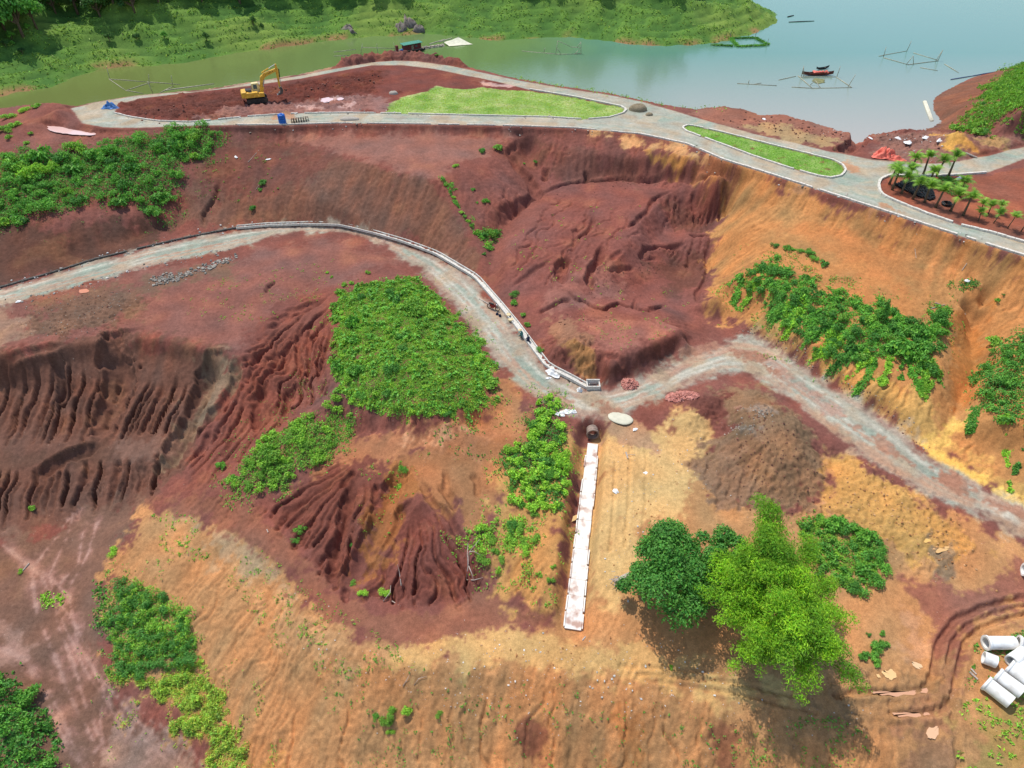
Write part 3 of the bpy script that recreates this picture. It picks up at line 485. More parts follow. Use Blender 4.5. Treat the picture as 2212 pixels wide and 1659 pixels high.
# foot track and spoil cones
pp([(330,1075),(480,1060),(560,1110),(640,1175),(720,1290),(810,1325),(950,1320),(1060,1270),(1110,1310),(1190,1320),(1195,1360),(1100,1350),(1010,1372),(900,1392),(800,1385),(690,1320),(600,1220),(500,1150),(400,1110)], (146, 90, 74), .5, .5)
pp([(560,1105),(640,1050),(720,990),(800,960),(870,970),(850,1060),(790,1180),(740,1270),(640,1180)], (126, 70, 62), .5, .6)
pp([(905,1078),(950,1120),(1010,1180),(1055,1240),(1000,1290),(880,1310),(780,1280),(840,1170)], (126, 70, 64), .4, .4)
pp([(845,990),(1090,880),(1160,880),(1130,1000),(1080,1100),(1020,1140),(950,1110),(910,1070),(870,1060)], (168, 108, 74), .8, .8)
pp([(640,1050),(700,985),(760,930),(870,930),(1060,900),(1090,870),(1130,880),(1120,950),(1000,985),(860,990),(760,1000)], (176, 116, 84), .8, .8, .85)
pp([(870,930),(1000,925),(960,960),(870,955)], (206, 150, 116), .6, .6, .7)
pp([(820,1060),(870,1000),(900,1060),(830,1200),(770,1280),(760,1250)], (160, 100, 60), .5, .7, .8)
pp([(1070,800),(1110,830),(1150,870),(1100,960),(1060,920)], (178, 120, 84), .8, .8)
pp([(1095,1000),(1240,930),(1225,1180),(1190,1310),(1080,1300),(1050,1200)], (190, 136, 84), .7, .8)
# bowl and red block
pp(Z_BOWL, (140, 80, 74), 1, 1, .8); pp([(1160,310),(1480,345),(1560,372),(1450,372),(1200,392)], (130, 78, 70), .8, .8)
pp([(1440,430),(1530,420),(1560,480),(1500,500),(1450,480)], (112, 68, 62), .8, .8, .8); pp([(1400,560),(1530,530),(1530,600),(1460,640)], (112, 68, 60), .8, .8, .8)
pp([(1240,690),(1420,690),(1470,715),(1330,775),(1280,770)], (158, 98, 88), .6, .6, .8)
pp([(1300,768),(1328,783),(1400,750),(1475,720),(1490,740),(1330,826),(1296,830)], (112, 62, 56), .4, .4)
pp([(1170,690),(1240,690),(1290,760),(1290,770),(1215,745)], (150, 104, 78), .7, .7); pp([(1225,740),(1290,755),(1285,825),(1240,800)], (156, 112, 72), .5, .5, .8)
pp([(1060,640),(1110,680),(1180,770),(1170,780),(1080,660),(1040,600)], (150, 86, 70), .6, .6)
pp([(1360,620),(1280,570),(1240,600),(1190,620),(1180,670),(1260,660)], (158, 98, 88), .8, .9, .7)
# right slope
pp([(1300,282),(1460,308),(1665,380),(1894,455),(2212,556),(2600,680),(2600,1290),(2212,1097),(2000,978),(1750,800),(1650,735),(1590,700),(1560,680),(1530,650),(1540,600),(1530,540),(1545,500),(1560,470),(1575,420),(1530,402),(1480,388),(1590,386),(1540,345),(1450,330)], ORANGE, .6, .8)
pp([(1280,283),(1460,308),(1560,345),(1500,345),(1430,325),(1340,300)], (204, 150, 104), .7, .7); pp([(1400,330),(1500,345),(1480,360),(1390,345)], (184, 126, 72), .7, .7)
pp([(1520,360),(1590,384),(1560,388),(1480,378)], (150, 92, 62), .6, .6)
pp([(1800,480),(2000,545),(2100,600),(1950,620),(1800,560),(1700,500)], (182, 114, 70), 2, 1.5, .6)
pp([(1640,700),(1750,740),(2000,860),(2060,960),(2212,1050),(2212,1095),(2000,975),(1750,800)], (200, 150, 86), .8, .8, .8)
pp([(2060,690),(2130,665),(2140,740),(2110,850),(2050,900)], (190, 116, 62), .8, .6, .8)
pp([(1985,960),(2010,955),(2100,1010),(2212,1085),(2212,1105),(2100,1045),(2000,985)], (232, 182, 92), .4, .4); pp([(2060,900),(2090,890),(2050,960),(2010,985),(2000,965)], (222, 172, 92), .4, .4)
# upper platform
pp(ISLE1, (126, 66, 60), .3, .2); pp([(250,240),(400,262),(540,248),(640,225),(800,200),(840,150),(700,165),(500,195),(300,215)], (112, 60, 54), .8, .6)
pp([(430,250),(520,225),(640,222),(780,205),(840,215),(840,243),(650,244),(500,255)], (152, 104, 98), .8, .8, .9)
pp([(580,205),(640,180),(800,150),(830,165),(800,195),(700,215),(620,215)], (112, 56, 50), .6, .6)
for a in (((690,214),(720,209),(740,214),(715,222)), ((640,230),(670,226),(700,232),(660,238)), ((735,218),(765,222),(760,230),(735,228)), ((1040,178),(1110,185),(1100,190),(1045,186))): pp(a, (205, 160, 152), .3, .4, .8)
pp([(60,270),(110,262),(220,290),(330,285),(250,320),(60,330)], (140, 84, 76), .6, .6)
pp([(1480,245),(1700,245),(1870,292),(1830,330),(1640,292),(1540,264)], (152, 96, 82), .5, .6); pp([(1590,266),(1700,272),(1800,300),(1780,322),(1640,290)], (172, 136, 98), .6, .7, .9)
pp([(1880,345),(1900,295),(2000,282),(2212,300),(2212,315),(2074,346),(1950,352)], (146, 98, 88), .5, .6); pp([(2025,290),(2070,287),(2100,310),(2110,328),(2040,322)], (204, 150, 78), .5, .5); pp([(2110,300),(2160,295),(2200,308),(2160,318)], (160, 126, 88), .5, .5)
pp([(1900,400),(1925,384),(2040,384),(2129,380),(2600,260),(2600,640),(2212,518),(2000,460),(1910,425)], (150, 82, 66), .3, .2)
pp([(150,228),(240,213),(440,193),(640,162),(720,145),(700,152),(560,178),(350,203),(240,220)], (168, 132, 112), .3, .3, .8)
pp([(2010,215),(2060,185),(2212,138),(2212,170),(2120,225),(2080,285),(2040,285)], (134, 82, 66), .8, .6)
# spoil heaps
pp([(1490,860),(1580,840),(1640,830),(1720,900),(1770,960),(1790,1040),(1760,1100),(1600,1105),(1510,1050),(1500,980),(1560,930),(1550,890)], (144, 106, 82), .6, .9)
pp([(1470,858),(1570,850),(1580,900),(1540,915),(1500,880)], (118, 66, 60), .4, .6); pp([(1510,1040),(1560,950),(1620,960),(1620,1100),(1550,1100)], (140, 104, 84), .6, .8)
for x, y, rr in ((1640,885,22), (1600,925,16)): pp([(x - rr, y), (x, y - rr * .7), (x + rr, y), (x, y + rr * .7)], (148, 126, 108), .5, .6, .7)
for x, y in ((1590,872), (1575,905), (1780,1085)): pp([(x - 9, y), (x, y - 6), (x + 9, y), (x, y + 6)], (186, 136, 116), .3, .4, .7)
pp([(1790,985),(1850,1000),(2000,1080),(2120,1190),(2060,1240),(1900,1190),(1780,1110)], (196, 142, 82), .6, .8)
pp([(2020,1200),(2080,1210),(2090,1250),(2030,1250)], (124, 104, 84), .5, .8, .8)
pp([(1930,1260),(2090,1270),(2212,1230),(2500,1200),(2500,1330),(2212,1300),(2110,1340),(2060,1420),(2080,1500),(2040,1510),(2000,1400),(2000,1330)], (150, 92, 78), .6, .7)
pp([(1930,1260),(1960,1300),(2000,1340),(2010,1420),(1990,1440),(1960,1420),(1940,1330)], (186, 136, 102), .5, .5); pp([(1760,1510),(2050,1440),(2080,1500),(2080,1620),(1900,1600)], (150, 112, 74), 1, .8, .7)
pp([(1950,1560),(2040,1540),(2090,1700),(1950,1700)], (150, 102, 80), 1, 1, .7); pp([(2080,1560),(2130,1500),(2300,1430),(2500,1700),(2100,1720)], (156, 130, 80), 1, 1, .8)
GRN_ZONES = []
# gravel
gr = np.clip(N4 * .5 + N10 * .4, -1, 1)
g1 = lin((160, 158, 142)); g2 = lin((142, 152, 136)); g3 = lin((172, 154, 128))
gcol = g1 + (g2 - g1) * np.clip(gr, 0, 1)[..., None] + (g3 - g1) * np.clip(-gr, 0, 1)[..., None]
def resample0(P, step):
    d = np.concatenate([[0], np.cumsum(np.hypot(*np.diff(P, axis=0).T))]); q = np.linspace(0, d[-1], max(2, int(d[-1] / step))); return np.column_stack([np.interp(q, d, P[:, 0]), np.interp(q, d, P[:, 1])])
def over(m, col):
    C[:] = C * (1 - m[..., None]) + col * m[..., None]
over(M_UPR * (1 - .12 * smooth(.6, 1.8, N2)), gcol * 1.0)
dm = np.zeros((NY, NX)); s, d = sdist(W_MID); d2 = d + .45 * NE[s]; dm[s] = smooth(-.6, .8, d2)
dm *= 1 - .30 * smooth(.5, 1.8, blur(N2, .4)) - 0.15 * smooth(.8, 2, N4)
over(dm, gcol * .98)
fa = np.linspace(0, 1, 60)
def along(L):
    L = np.array(L, float); q = np.concatenate([[0], np.cumsum(np.hypot(*np.diff(L, axis=0).T))]); q /= q[-1]
    return np.stack([np.interp(fa, q, L[:, 0]), np.interp(fa, q, L[:, 1])], 1)
RA, RB = along(W_MIDF), along(W_MIDN)                                # worn wheel tracks and mud dragged along the lower road
for k, (off_, wd_, col_, al_) in enumerate(((.22,.5,(178,140,116),.5),(.30,.28,(196,188,170),.45),(.37,.3,(168,124,102),.5),(.46,.6,(134,142,126),.5),(.55,.25,(194,186,168),.45),(.62,.3,(172,130,106),.55),(.70,.28,(198,190,172),.4),(.78,.5,(176,140,114),.5),(.9,.8,(164,122,98),.45),(.08,.8,(160,118,98),.4))):
    s, d = sdist(RA + (RB - RA) * off_, closed=False); m = np.zeros((NY, NX)); m[s] = smooth(wd_, wd_ * .3, -d + .14 * NE[s]) * smooth(-.9, .7, N10[s] * (1 if k % 2 else -1) + .5 * N4[s] + .2 * NE[s]) * dm[s]
    over(m * min(.8, al_ * 1.35), lin(col_))
over(M_UPR * smooth(.2, 1.5, N4 * .7 + NE * .6) * .5, lin((172, 148, 122))); over(dm * smooth(.5, 1.6, N4 * -.6 + NE * .7) * .45, lin((168, 138, 112)))
NU, FU = flat(ROAD_NEAR), flat(ROAD_FAR)
for k, off_ in enumerate((.8, 1.7, 2.6, 3.4, 4.4)):
    P = resample0(NU, 1.0); nrm = np.column_stack([-np.gradient(P[:, 1]), np.gradient(P[:, 0])]); nrm /= np.hypot(nrm[:, 0], nrm[:, 1])[:, None]
    s, d = sdist(P - nrm * off_, closed=False); m = np.zeros((NY, NX)); m[s] = smooth(.5, .1, -d + .15 * NE[s]) * smooth(-.6, .9, N10[s] * (1 if k % 2 else -1) + .4 * N4[s]) * M_UPR[s]
    over(m * .4, lin(((178, 160, 138), (188, 184, 170), (150, 148, 134))[k % 3]))
paint(line_mask([(1490,762),(1556,748),(1640,770),(1720,825),(1800,885)], 1.0, .6, .5), (158, 112, 96), .6); paint(line_mask([(1800,930),(1900,990),(2000,1045),(2212,1130)], 1.4, .7, .6), (170, 128, 100), .6)
for poly in ([(1480,765),(1556,738),(1570,752),(1530,766)], [(1560,748),(1640,770),(1700,830),(1660,800)], [(1180,860),(1260,868),(1300,868),(1260,876)], [(1250,885),(1310,880),(1320,890),(1260,895)], [(1850,920),(1960,1000),(2050,1040),(1960,990)], [(2000,1010),(2212,1112),(2212,1128),(2080,1066)]): pp(poly, (158, 106, 88), .4, .6, .75)
for poly in ([(1715,413),(1800,425),(1930,462),(1900,455),(1800,432)], [(1905,440),(1935,452),(1960,460),(1925,452)], [(570,247),(640,245),(640,256),(590,258)], [(1830,345),(1850,372),(1840,385),(1825,350)]): pp(poly, (178, 124, 92), .3, .4, .8)
# lawns
lg = lin((160, 184, 96)) + (lin((188, 184, 126)) - lin((160, 184, 96))) * np.clip(NE * .3 + N1 * .12 + .25, 0, 1)[..., None] + (lin((128, 170, 70)) - lin((160, 184, 96))) * np.clip(-N4 * .5 - .1, 0, 1)[..., None]
lg = lg * np.array([.68, .76, .72]); over(M_LAWN1, lg)
M_L2 = np.zeros((NY, NX)); s, d = sdist(W_IS2); M_L2[s] = smooth(.2, .35, d + .05 * N1[s]); over(M_L2 * smooth(2.4, 1.4, N2), lg * np.array([.78, .9, .7]))
soil0 = 1 - np.maximum(np.maximum(M_UPR, dm), np.maximum(M_LAWN1, M_L2))
# small scale variation: damp and dry soil, crusts along the fall line
var = 1 + .05 * N4 + .04 * NE + .03 * N1 + (.06 * ST1 + .05 * ST2 + .05 * ST3) * steep
C *= np.clip(var, .6, 1.5)[..., None]
hue = (.05 * N10 + .045 * N4 + .03 * ST2 * steep)[..., None]; C *= 1 + hue * np.array([.5, -.5, -1.1]) * soil0[..., None]
tanm = soil0 * smooth(.5, 2.0, N10 * .6 + N4 * .5 + NE * .35) * .45; orm = smooth(.45, .6, C[..., 1] / np.maximum(C[..., 0], 1e-3)); C += (tanm * (.35 + .65 * orm))[..., None] * (lin((196, 160, 112)) * np.array([.9, .9, .9]) - C) * .55
soil = 1 - np.maximum(np.maximum(M_UPR, dm), np.maximum(M_LAWN1, M_L2)); C *= (1 - .06 * soil)[..., None]; C = np.clip(C, .01, .9)

# ------------------------------------------------------------------ materials
MATS = {}
def nodes(m):
    m.use_nodes = True; t = m.node_tree; b = t.nodes['Principled BSDF']; return t, b
def mat(name, col, rough=.8, var=.12, scale=6.0, metal=0.0, bump=0.0, spec=.3, attr=None, col2=None, trans=0.0):
    if name in MATS: return MATS[name]
    m = bpy.data.materials.new(name); t, b = nodes(m); N = t.nodes; L = t.links
    c = lin(col) if max(col) > 1.01 else np.array(col, float)
    b.inputs['Roughness'].default_value = rough; b.inputs['Metallic'].default_value = metal; b.inputs['Specular IOR Level'].default_value = spec
    tc = N.new('ShaderNodeNewGeometry'); nz = N.new('ShaderNodeTexNoise'); nz.inputs['Scale'].default_value = scale; nz.inputs['Detail'].default_value = 5
    L.new(tc.outputs['Position'], nz.inputs['Vector'])
    rp = N.new('ShaderNodeValToRGB'); L.new(nz.outputs['Fac'], rp.inputs['Fac'])
    c2 = c * (1 - var * 2.2) if col2 is None else (lin(col2) if max(col2) > 1.01 else np.array(col2, float))
    rp.color_ramp.elements[0].position = .3; rp.color_ramp.elements[1].position = .7
    rp.color_ramp.elements[0].color = (*np.clip(c2, 0, 1), 1); rp.color_ramp.elements[1].color = (*np.clip(c * (1 + var), 0, .95), 1)
    out = rp.outputs['Color']
    if attr:
        at_ = N.new('ShaderNodeAttribute'); at_.attribute_name = attr; mx = N.new('ShaderNodeMix'); mx.data_type = 'RGBA'; mx.blend_type = 'MULTIPLY'; mx.inputs[0].default_value = 1
        L.new(out, mx.inputs[6]); L.new(at_.outputs['Color'], mx.inputs[7]); out = mx.outputs[2]
    L.new(out, b.inputs['Base Color'])
    if bump:
        bp = N.new('ShaderNodeBump'); bp.inputs['Strength'].default_value = bump; bp.inputs['Distance'].default_value = .05; L.new(nz.outputs['Fac'], bp.inputs['Height']); L.new(bp.outputs[0], b.inputs['Normal'])
    MATS[name] = m; return m
def soil_material():
    m = bpy.data.materials.new("soil"); t, b = nodes(m); N = t.nodes; L = t.links
    at_ = N.new('ShaderNodeAttribute'); at_.attribute_name = 'Col'
    tc = N.new('ShaderNodeTexCoord')
    def nz(sc, det, ro=.6):
        n = N.new('ShaderNodeTexNoise'); n.inputs['Scale'].default_value = sc; n.inputs['Detail'].default_value = det; n.inputs['Roughness'].default_value = ro
        L.new(tc.outputs['Object'], n.inputs['Vector']); return n
    n1, n2, n3 = nz(2.6, 6, .72), nz(11.0, 3, .6), nz(.35, 3)
    def mr(sock, a, b_, c, d):
        k = N.new('ShaderNodeMapRange'); k.inputs[1].default_value = a; k.inputs[2].default_value = b_; k.inputs[3].default_value = c; k.inputs[4].default_value = d; L.new(sock, k.inputs[0]); return k.outputs[0]
    def mul(a, b_):
        k = N.new('ShaderNodeMath'); k.operation = 'MULTIPLY'; L.new(a, k.inputs[0]); L.new(b_, k.inputs[1]); return k.outputs[0]
    f = mul(mul(mr(n1.outputs['Fac'], .3, .7, .78, 1.22), mr(n2.outputs['Fac'], .25, .75, .78, 1.22)), mr(n3.outputs['Fac'], .3, .7, .92, 1.08))
    vm = N.new('ShaderNodeVectorMath'); vm.operation = 'SCALE'; L.new(at_.outputs['Color'], vm.inputs[0]); L.new(f, vm.inputs['Scale'])
    vo = N.new('ShaderNodeTexVoronoi'); vo.inputs['Scale'].default_value = 2.2; L.new(tc.outputs['Object'], vo.inputs['Vector'])     # pale pebbles and crumbs
    peb = mr(vo.outputs['Distance'], .05, .10, 1, 0); th = mr(n3.outputs['Fac'], .5, .62, 0, .6); k = mul(peb, th)
    mx = N.new('ShaderNodeMix'); mx.data_type = 'RGBA'; L.new(k, mx.inputs[0]); L.new(vm.outputs[0], mx.inputs[6]); mx.inputs[7].default_value = (*lin((205, 180, 160)), 1)
    L.new(mx.outputs[2], b.inputs['Base Color']); b.inputs['Roughness'].default_value = .95; b.inputs['Specular IOR Level'].default_value = .12
    bp = N.new('ShaderNodeBump'); bp.inputs['Strength'].default_value = .5; bp.inputs['Distance'].default_value = .07
    ad = N.new('ShaderNodeMath'); ad.operation = 'MULTIPLY_ADD'; L.new(n2.outputs['Fac'], ad.inputs[0]); ad.inputs[1].default_value = .45; L.new(n1.outputs['Fac'], ad.inputs[2])
    L.new(ad.outputs[0], bp.inputs['Height']); L.new(bp.outputs[0], b.inputs['Normal'])
    MATS['soil'] = m; return m
SOIL = soil_material()

# ------------------------------------------------------------------ the ground sheet, cut along the roads and lawns
WATER_Z = -4.0
def mesh_np(name, V, F, mats=(), cols=None, smooth_=True):
    me = bpy.data.meshes.new(name); V = np.asarray(V, np.float32); F = np.asarray(F, np.int32); k = F.shape[1]
    me.vertices.add(len(V)); me.vertices.foreach_set('co', V.ravel())
    me.loops.add(F.size); me.loops.foreach_set('vertex_index', F.ravel()); me.polygons.add(len(F))
    me.polygons.foreach_set('loop_start', np.arange(len(F), dtype=np.int32) * k); me.polygons.foreach_set('loop_total', np.full(len(F), k, np.int32))
    me.polygons.foreach_set('use_smooth', np.full(len(F), smooth_)); me.update(calc_edges=True)
    if cols is not None:
        a = me.color_attributes.new('Col', 'FLOAT_COLOR', 'POINT'); a.data.foreach_set('color', np.hstack([cols, np.ones((len(cols), 1))]).astype(np.float32).ravel())
    for m in mats: me.materials.append(m)
    return me
def link(name, me, parent=None):
    o = bpy.data.objects.new(name, me); COL.objects.link(o)
    if parent: o.parent = parent
    return o
NR, NC = 1010, 900
tt = np.linspace(0, 1, NR); rows = 12 + 168 * (tt * .7 + tt * tt * .3)
ss = np.linspace(-1, 1, NC); hw = np.minimum(.90 * np.sqrt(rows ** 2 + 50.0 ** 2), 137.5)
GX = ss[None, :] * hw[:, None]; GY = np.repeat(rows[:, None], NC, 1)
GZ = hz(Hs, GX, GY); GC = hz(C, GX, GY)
idx = np.arange(NR * NC).reshape(NR, NC)
quad = np.stack([idx[:-1, :-1], idx[:-1, 1:], idx[1:, 1:], idx[1:, :-1]], -1).reshape(-1, 4)
cx_ = .25 * (GX[:-1, :-1] + GX[:-1, 1:] + GX[1:, 1:] + GX[1:, :-1]).ravel(); cy_ = .25 * (GY[:-1, :-1] + GY[:-1, 1:] + GY[1:, 1:] + GY[1:, :-1]).ravel()
reg = np.zeros(len(quad), int)
reg[hz(M_UPR, cx_, cy_) > .5] = 1; reg[hz(M_MID, cx_, cy_) > .5] = 2; reg[hz(M_LAWN1, cx_, cy_) > .5] = 3; reg[hz(M_L2, cx_, cy_) > .5] = 4
zmax = np.maximum.reduce([GZ[:-1, :-1], GZ[:-1, 1:], GZ[1:, 1:], GZ[1:, :-1]]).ravel()
BK = np.array([at(*q)[:2] for q in BANK] + [at(2052, 281, -2)[:2], (75, 118), (140, 118)]); BK = BK[np.argsort(BK[:, 0])]
bank_y = lambda x: np.interp(x, BK[:, 0], BK[:, 1])
reg[(zmax < WATER_Z - .8) & (cy_ > bank_y(cx_) + 1)] = -1
VV = np.stack([GX, GY, GZ], -1).reshape(-1, 3); CC = GC.reshape(-1, 3)
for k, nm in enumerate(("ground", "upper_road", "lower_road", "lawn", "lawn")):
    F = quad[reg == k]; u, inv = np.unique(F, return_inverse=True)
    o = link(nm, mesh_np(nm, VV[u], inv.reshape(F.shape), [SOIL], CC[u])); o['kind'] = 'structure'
    o['label'] = ("eroded red and orange construction ground with gullies and cut slopes", "grey gravel road looping round the upper platform", "grey green gravel road winding below the cut slope over the culvert", "large light green lawn on the platform by the lake", "narrow lawn strip in the kerbed median of the upper road")[k]

# ------------------------------------------------------------------ lake and far shore
def water_material():
    m = bpy.data.materials.new("lake_water"); t, b = nodes(m); N = t.nodes; L = t.links
    tc = N.new('ShaderNodeTexCoord'); sx = N.new('ShaderNodeSeparateXYZ'); L.new(tc.outputs['Object'], sx.inputs[0])
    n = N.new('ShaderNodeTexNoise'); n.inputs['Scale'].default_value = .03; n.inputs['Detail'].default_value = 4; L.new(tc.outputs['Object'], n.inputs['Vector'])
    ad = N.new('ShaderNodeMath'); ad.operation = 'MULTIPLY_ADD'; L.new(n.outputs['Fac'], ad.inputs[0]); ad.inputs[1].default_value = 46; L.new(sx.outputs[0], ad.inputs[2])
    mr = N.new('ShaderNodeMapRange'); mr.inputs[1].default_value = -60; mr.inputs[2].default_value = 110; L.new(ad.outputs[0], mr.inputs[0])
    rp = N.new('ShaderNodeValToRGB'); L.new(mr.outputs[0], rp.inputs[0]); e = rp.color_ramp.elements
    e[0].position = .0; e[0].color = (*lin((106, 116, 62)), 1); e[1].position = 1.0; e[1].color = (*lin((96, 136, 124)), 1)  # reflections in the base colour: green hillside on the left, pale sky on the right
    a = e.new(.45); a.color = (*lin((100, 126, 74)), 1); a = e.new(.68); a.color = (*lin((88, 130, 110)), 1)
    # silt clouds off the construction bank (shallow water, nearer than about 150 m)
    my = N.new('ShaderNodeMapRange'); my.inputs[1].default_value = 175; my.inputs[2].default_value = 118; L.new(sx.outputs[1], my.inputs[0])
    mxx = N.new('ShaderNodeMapRange'); mxx.inputs[1].default_value = 15; mxx.inputs[2].default_value = 60; L.new(ad.outputs[0], mxx.inputs[0])
    mu = N.new('ShaderNodeMath'); mu.operation = 'MULTIPLY'; L.new(my.outputs[0], mu.inputs[0]); L.new(mxx.outputs[0], mu.inputs[1])
    mx = N.new('ShaderNodeMix'); mx.data_type = 'RGBA'; L.new(mu.outputs[0], mx.inputs[0]); L.new(rp.outputs[0], mx.inputs[6]); mx.inputs[7].default_value = (*lin((164, 158, 148)), 1)
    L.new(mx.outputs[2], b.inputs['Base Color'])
    b.inputs['Roughness'].default_value = .1; b.inputs['IOR'].default_value = 1.33; b.inputs['Specular IOR Level'].default_value = .32
    w = N.new('ShaderNodeTexNoise'); w.inputs['Scale'].default_value = 1.3; w.inputs['Detail'].default_value = 4; L.new(tc.outputs['Object'], w.inputs['Vector'])
    bp = N.new('ShaderNodeBump'); bp.inputs['Strength'].default_value = .3; bp.inputs['Distance'].default_value = .1; L.new(w.outputs['Fac'], bp.inputs['Height']); L.new(bp.outputs[0], b.inputs['Normal'])
    return m
xs = np.concatenate([np.linspace(-900, -140, 8), np.linspace(-130, 130, 53), np.linspace(140, 900, 8)]); ys = np.concatenate([np.linspace(0, 1, 10), np.linspace(1.5, 8, 8)])
V = np.array([(x, bank_y(x) + 1.2 + 190 * y, WATER_Z) for y in ys for x in xs]); n = len(xs)
F = np.array([(j * n + i, j * n + i + 1, (j + 1) * n + i + 1, (j + 1) * n + i) for j in range(len(ys) - 1) for i in range(n - 1)])
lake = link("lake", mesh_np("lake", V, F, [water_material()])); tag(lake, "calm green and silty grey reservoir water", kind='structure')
SHORE = [(-500,240),(-200,230),(0,208),(60,196),(110,188),(150,172),(215,150),(260,145),(330,141),(400,137),(470,121),(560,108),(640,98),(720,86),(800,79),(860,77),(920,72),(1000,80),(1080,88),(1150,83),(1230,80),(1300,88),(1370,97),(1440,100),(1500,97),(1560,90),(1620,75),(1665,58),(1681,44),(1672,28),(1640,14),(1615,0)]
SW = [at(x, y, WATER_Z)[:2] for x, y in SHORE] + [(96, 262), (90, 310), (60, 360), (40, 520), (-700, 520), (-700, 60)]
SW = np.array(SW)
fxs = np.arange(-330, 110, 1.05); fys = np.arange(96, 400, 1.05)
FX, FY = np.meshgrid(fxs, fys)
d2 = np.full(FX.shape, 1e9); ins = np.zeros(FX.shape, bool)
for k in range(len(SW)):
    a = SW[k]; b = SW[(k + 1) % len(SW)]; e = b - a; t = np.clip(((FX - a[0]) * e[0] + (FY - a[1]) * e[1]) / (e @ e), 0, 1)
    d2 = np.minimum(d2, (FX - a[0] - t * e[0]) ** 2 + (FY - a[1] - t * e[1]) ** 2)
    if abs(e[1]) > 1e-9: ins ^= ((a[1] > FY) != (b[1] > FY)) & (FX < (FY - a[1]) / e[1] * e[0] + a[0])
fd = np.sqrt(d2) * np.where(ins, 1, -1)
def small_noise(shape, wl, res, seed):
    w = np.random.default_rng(seed).standard_normal(shape); k = np.sqrt(np.fft.fftfreq(shape[0], res)[:, None] ** 2 + np.fft.rfftfreq(shape[1], res)[None, :] ** 2) * wl
    A = np.fft.irfft2(np.fft.rfft2(w) * k * np.exp(-k * k * .9), s=shape); return (A - A.mean()) / A.std()
f30, f10, f4 = small_noise(FX.shape, 34, 1.05, 21), small_noise(FX.shape, 12, 1.05, 22), small_noise(FX.shape, 4.5, 1.05, 23)
fd = fd + np.clip(fd, 0, 8) / 8 * (f10 * .5) + f4 * .3
rise = np.where(fd > 0, .34 * fd + .018 * np.clip(fd, 0, 30) ** 1.5, .4 * fd)
stp = 1.15; fl = np.floor(rise / stp); fr = rise / stp - fl; terr = (fl + smooth(.25, .8, fr)) * stp                 # old water levels cut small terraces
lowm = smooth(14, 8, rise) * smooth(0, 1, rise)
FZ = WATER_Z + rise * (1 - .75 * lowm) + terr * .75 * lowm + f30 * np.clip(fd / 30, 0, 1) * 1.6 + f10 * np.clip(fd / 10, 0, 1) * .22 + f4 * np.clip(fd / 3, 0, 1) * .12
FZ = np.where(fd < -2.5, WATER_Z - 1.5, FZ)
k1 = lin((102, 136, 56)); k2 = lin((74, 110, 48)); k3 = lin((132, 150, 68)); k4 = lin((50, 78, 38))
gm = np.clip(.5 + .3 * f10 + .25 * f4, 0, 1)[..., None]; gcolr = k2 + (k1 - k2) * gm
gcolr = gcolr + (k3 - gcolr) * (np.clip(f30 * .45 + .15, 0, .7) * smooth(26, 10, rise) * (.6 + .4 * fr))[..., None]
gcolr = gcolr + (k4 - gcolr) * (np.clip(smooth(.0, .35, fr) * (1 - smooth(.35, .6, fr)), 0, 1) * lowm * .55)[..., None]
mud = lin((152, 112, 78)); gcolr = gcolr + (mud - gcolr) * (smooth(1.0, .2, rise) * smooth(.1, 1.1, f10 + .3 * f4) * .9)[..., None]
i_ = np.arange(FX.size).reshape(FX.shape); fq = np.stack([i_[:-1, :-1], i_[:-1, 1:], i_[1:, 1:], i_[1:, :-1]], -1).reshape(-1, 4)
keep = (fd[:-1, :-1].ravel() > -2.6); fq = fq[keep]; u, inv = np.unique(fq, return_inverse=True)
FV = np.stack([FX, FY, FZ], -1).reshape(-1, 3)
fs = link("far_hillside", mesh_np("far_hillside", FV[u], inv.reshape(fq.shape), [SOIL], gcolr.reshape(-1, 3)[u])); tag(fs, "grassy terraced hillside rising from the far shore of the lake", kind='structure')
def far_z(x, y):
    i = int(np.clip((x - fxs[0]) / 1.05, 0, len(fxs) - 1)); j = int(np.clip((y - fys[0]) / 1.05, 0, len(fys) - 1)); return float(FZ[j, i])
base = link("terrain", mesh_np("terrain", [(-3000, -3000, -60), (3000, -3000, -60), (3000, 3000, -60), (-3000, 3000, -60)], [(0, 1, 2, 3)], [SOIL], np.tile(lin((120, 110, 70)), (4, 1)))); tag(base, "low ground far around the site", kind='structure')

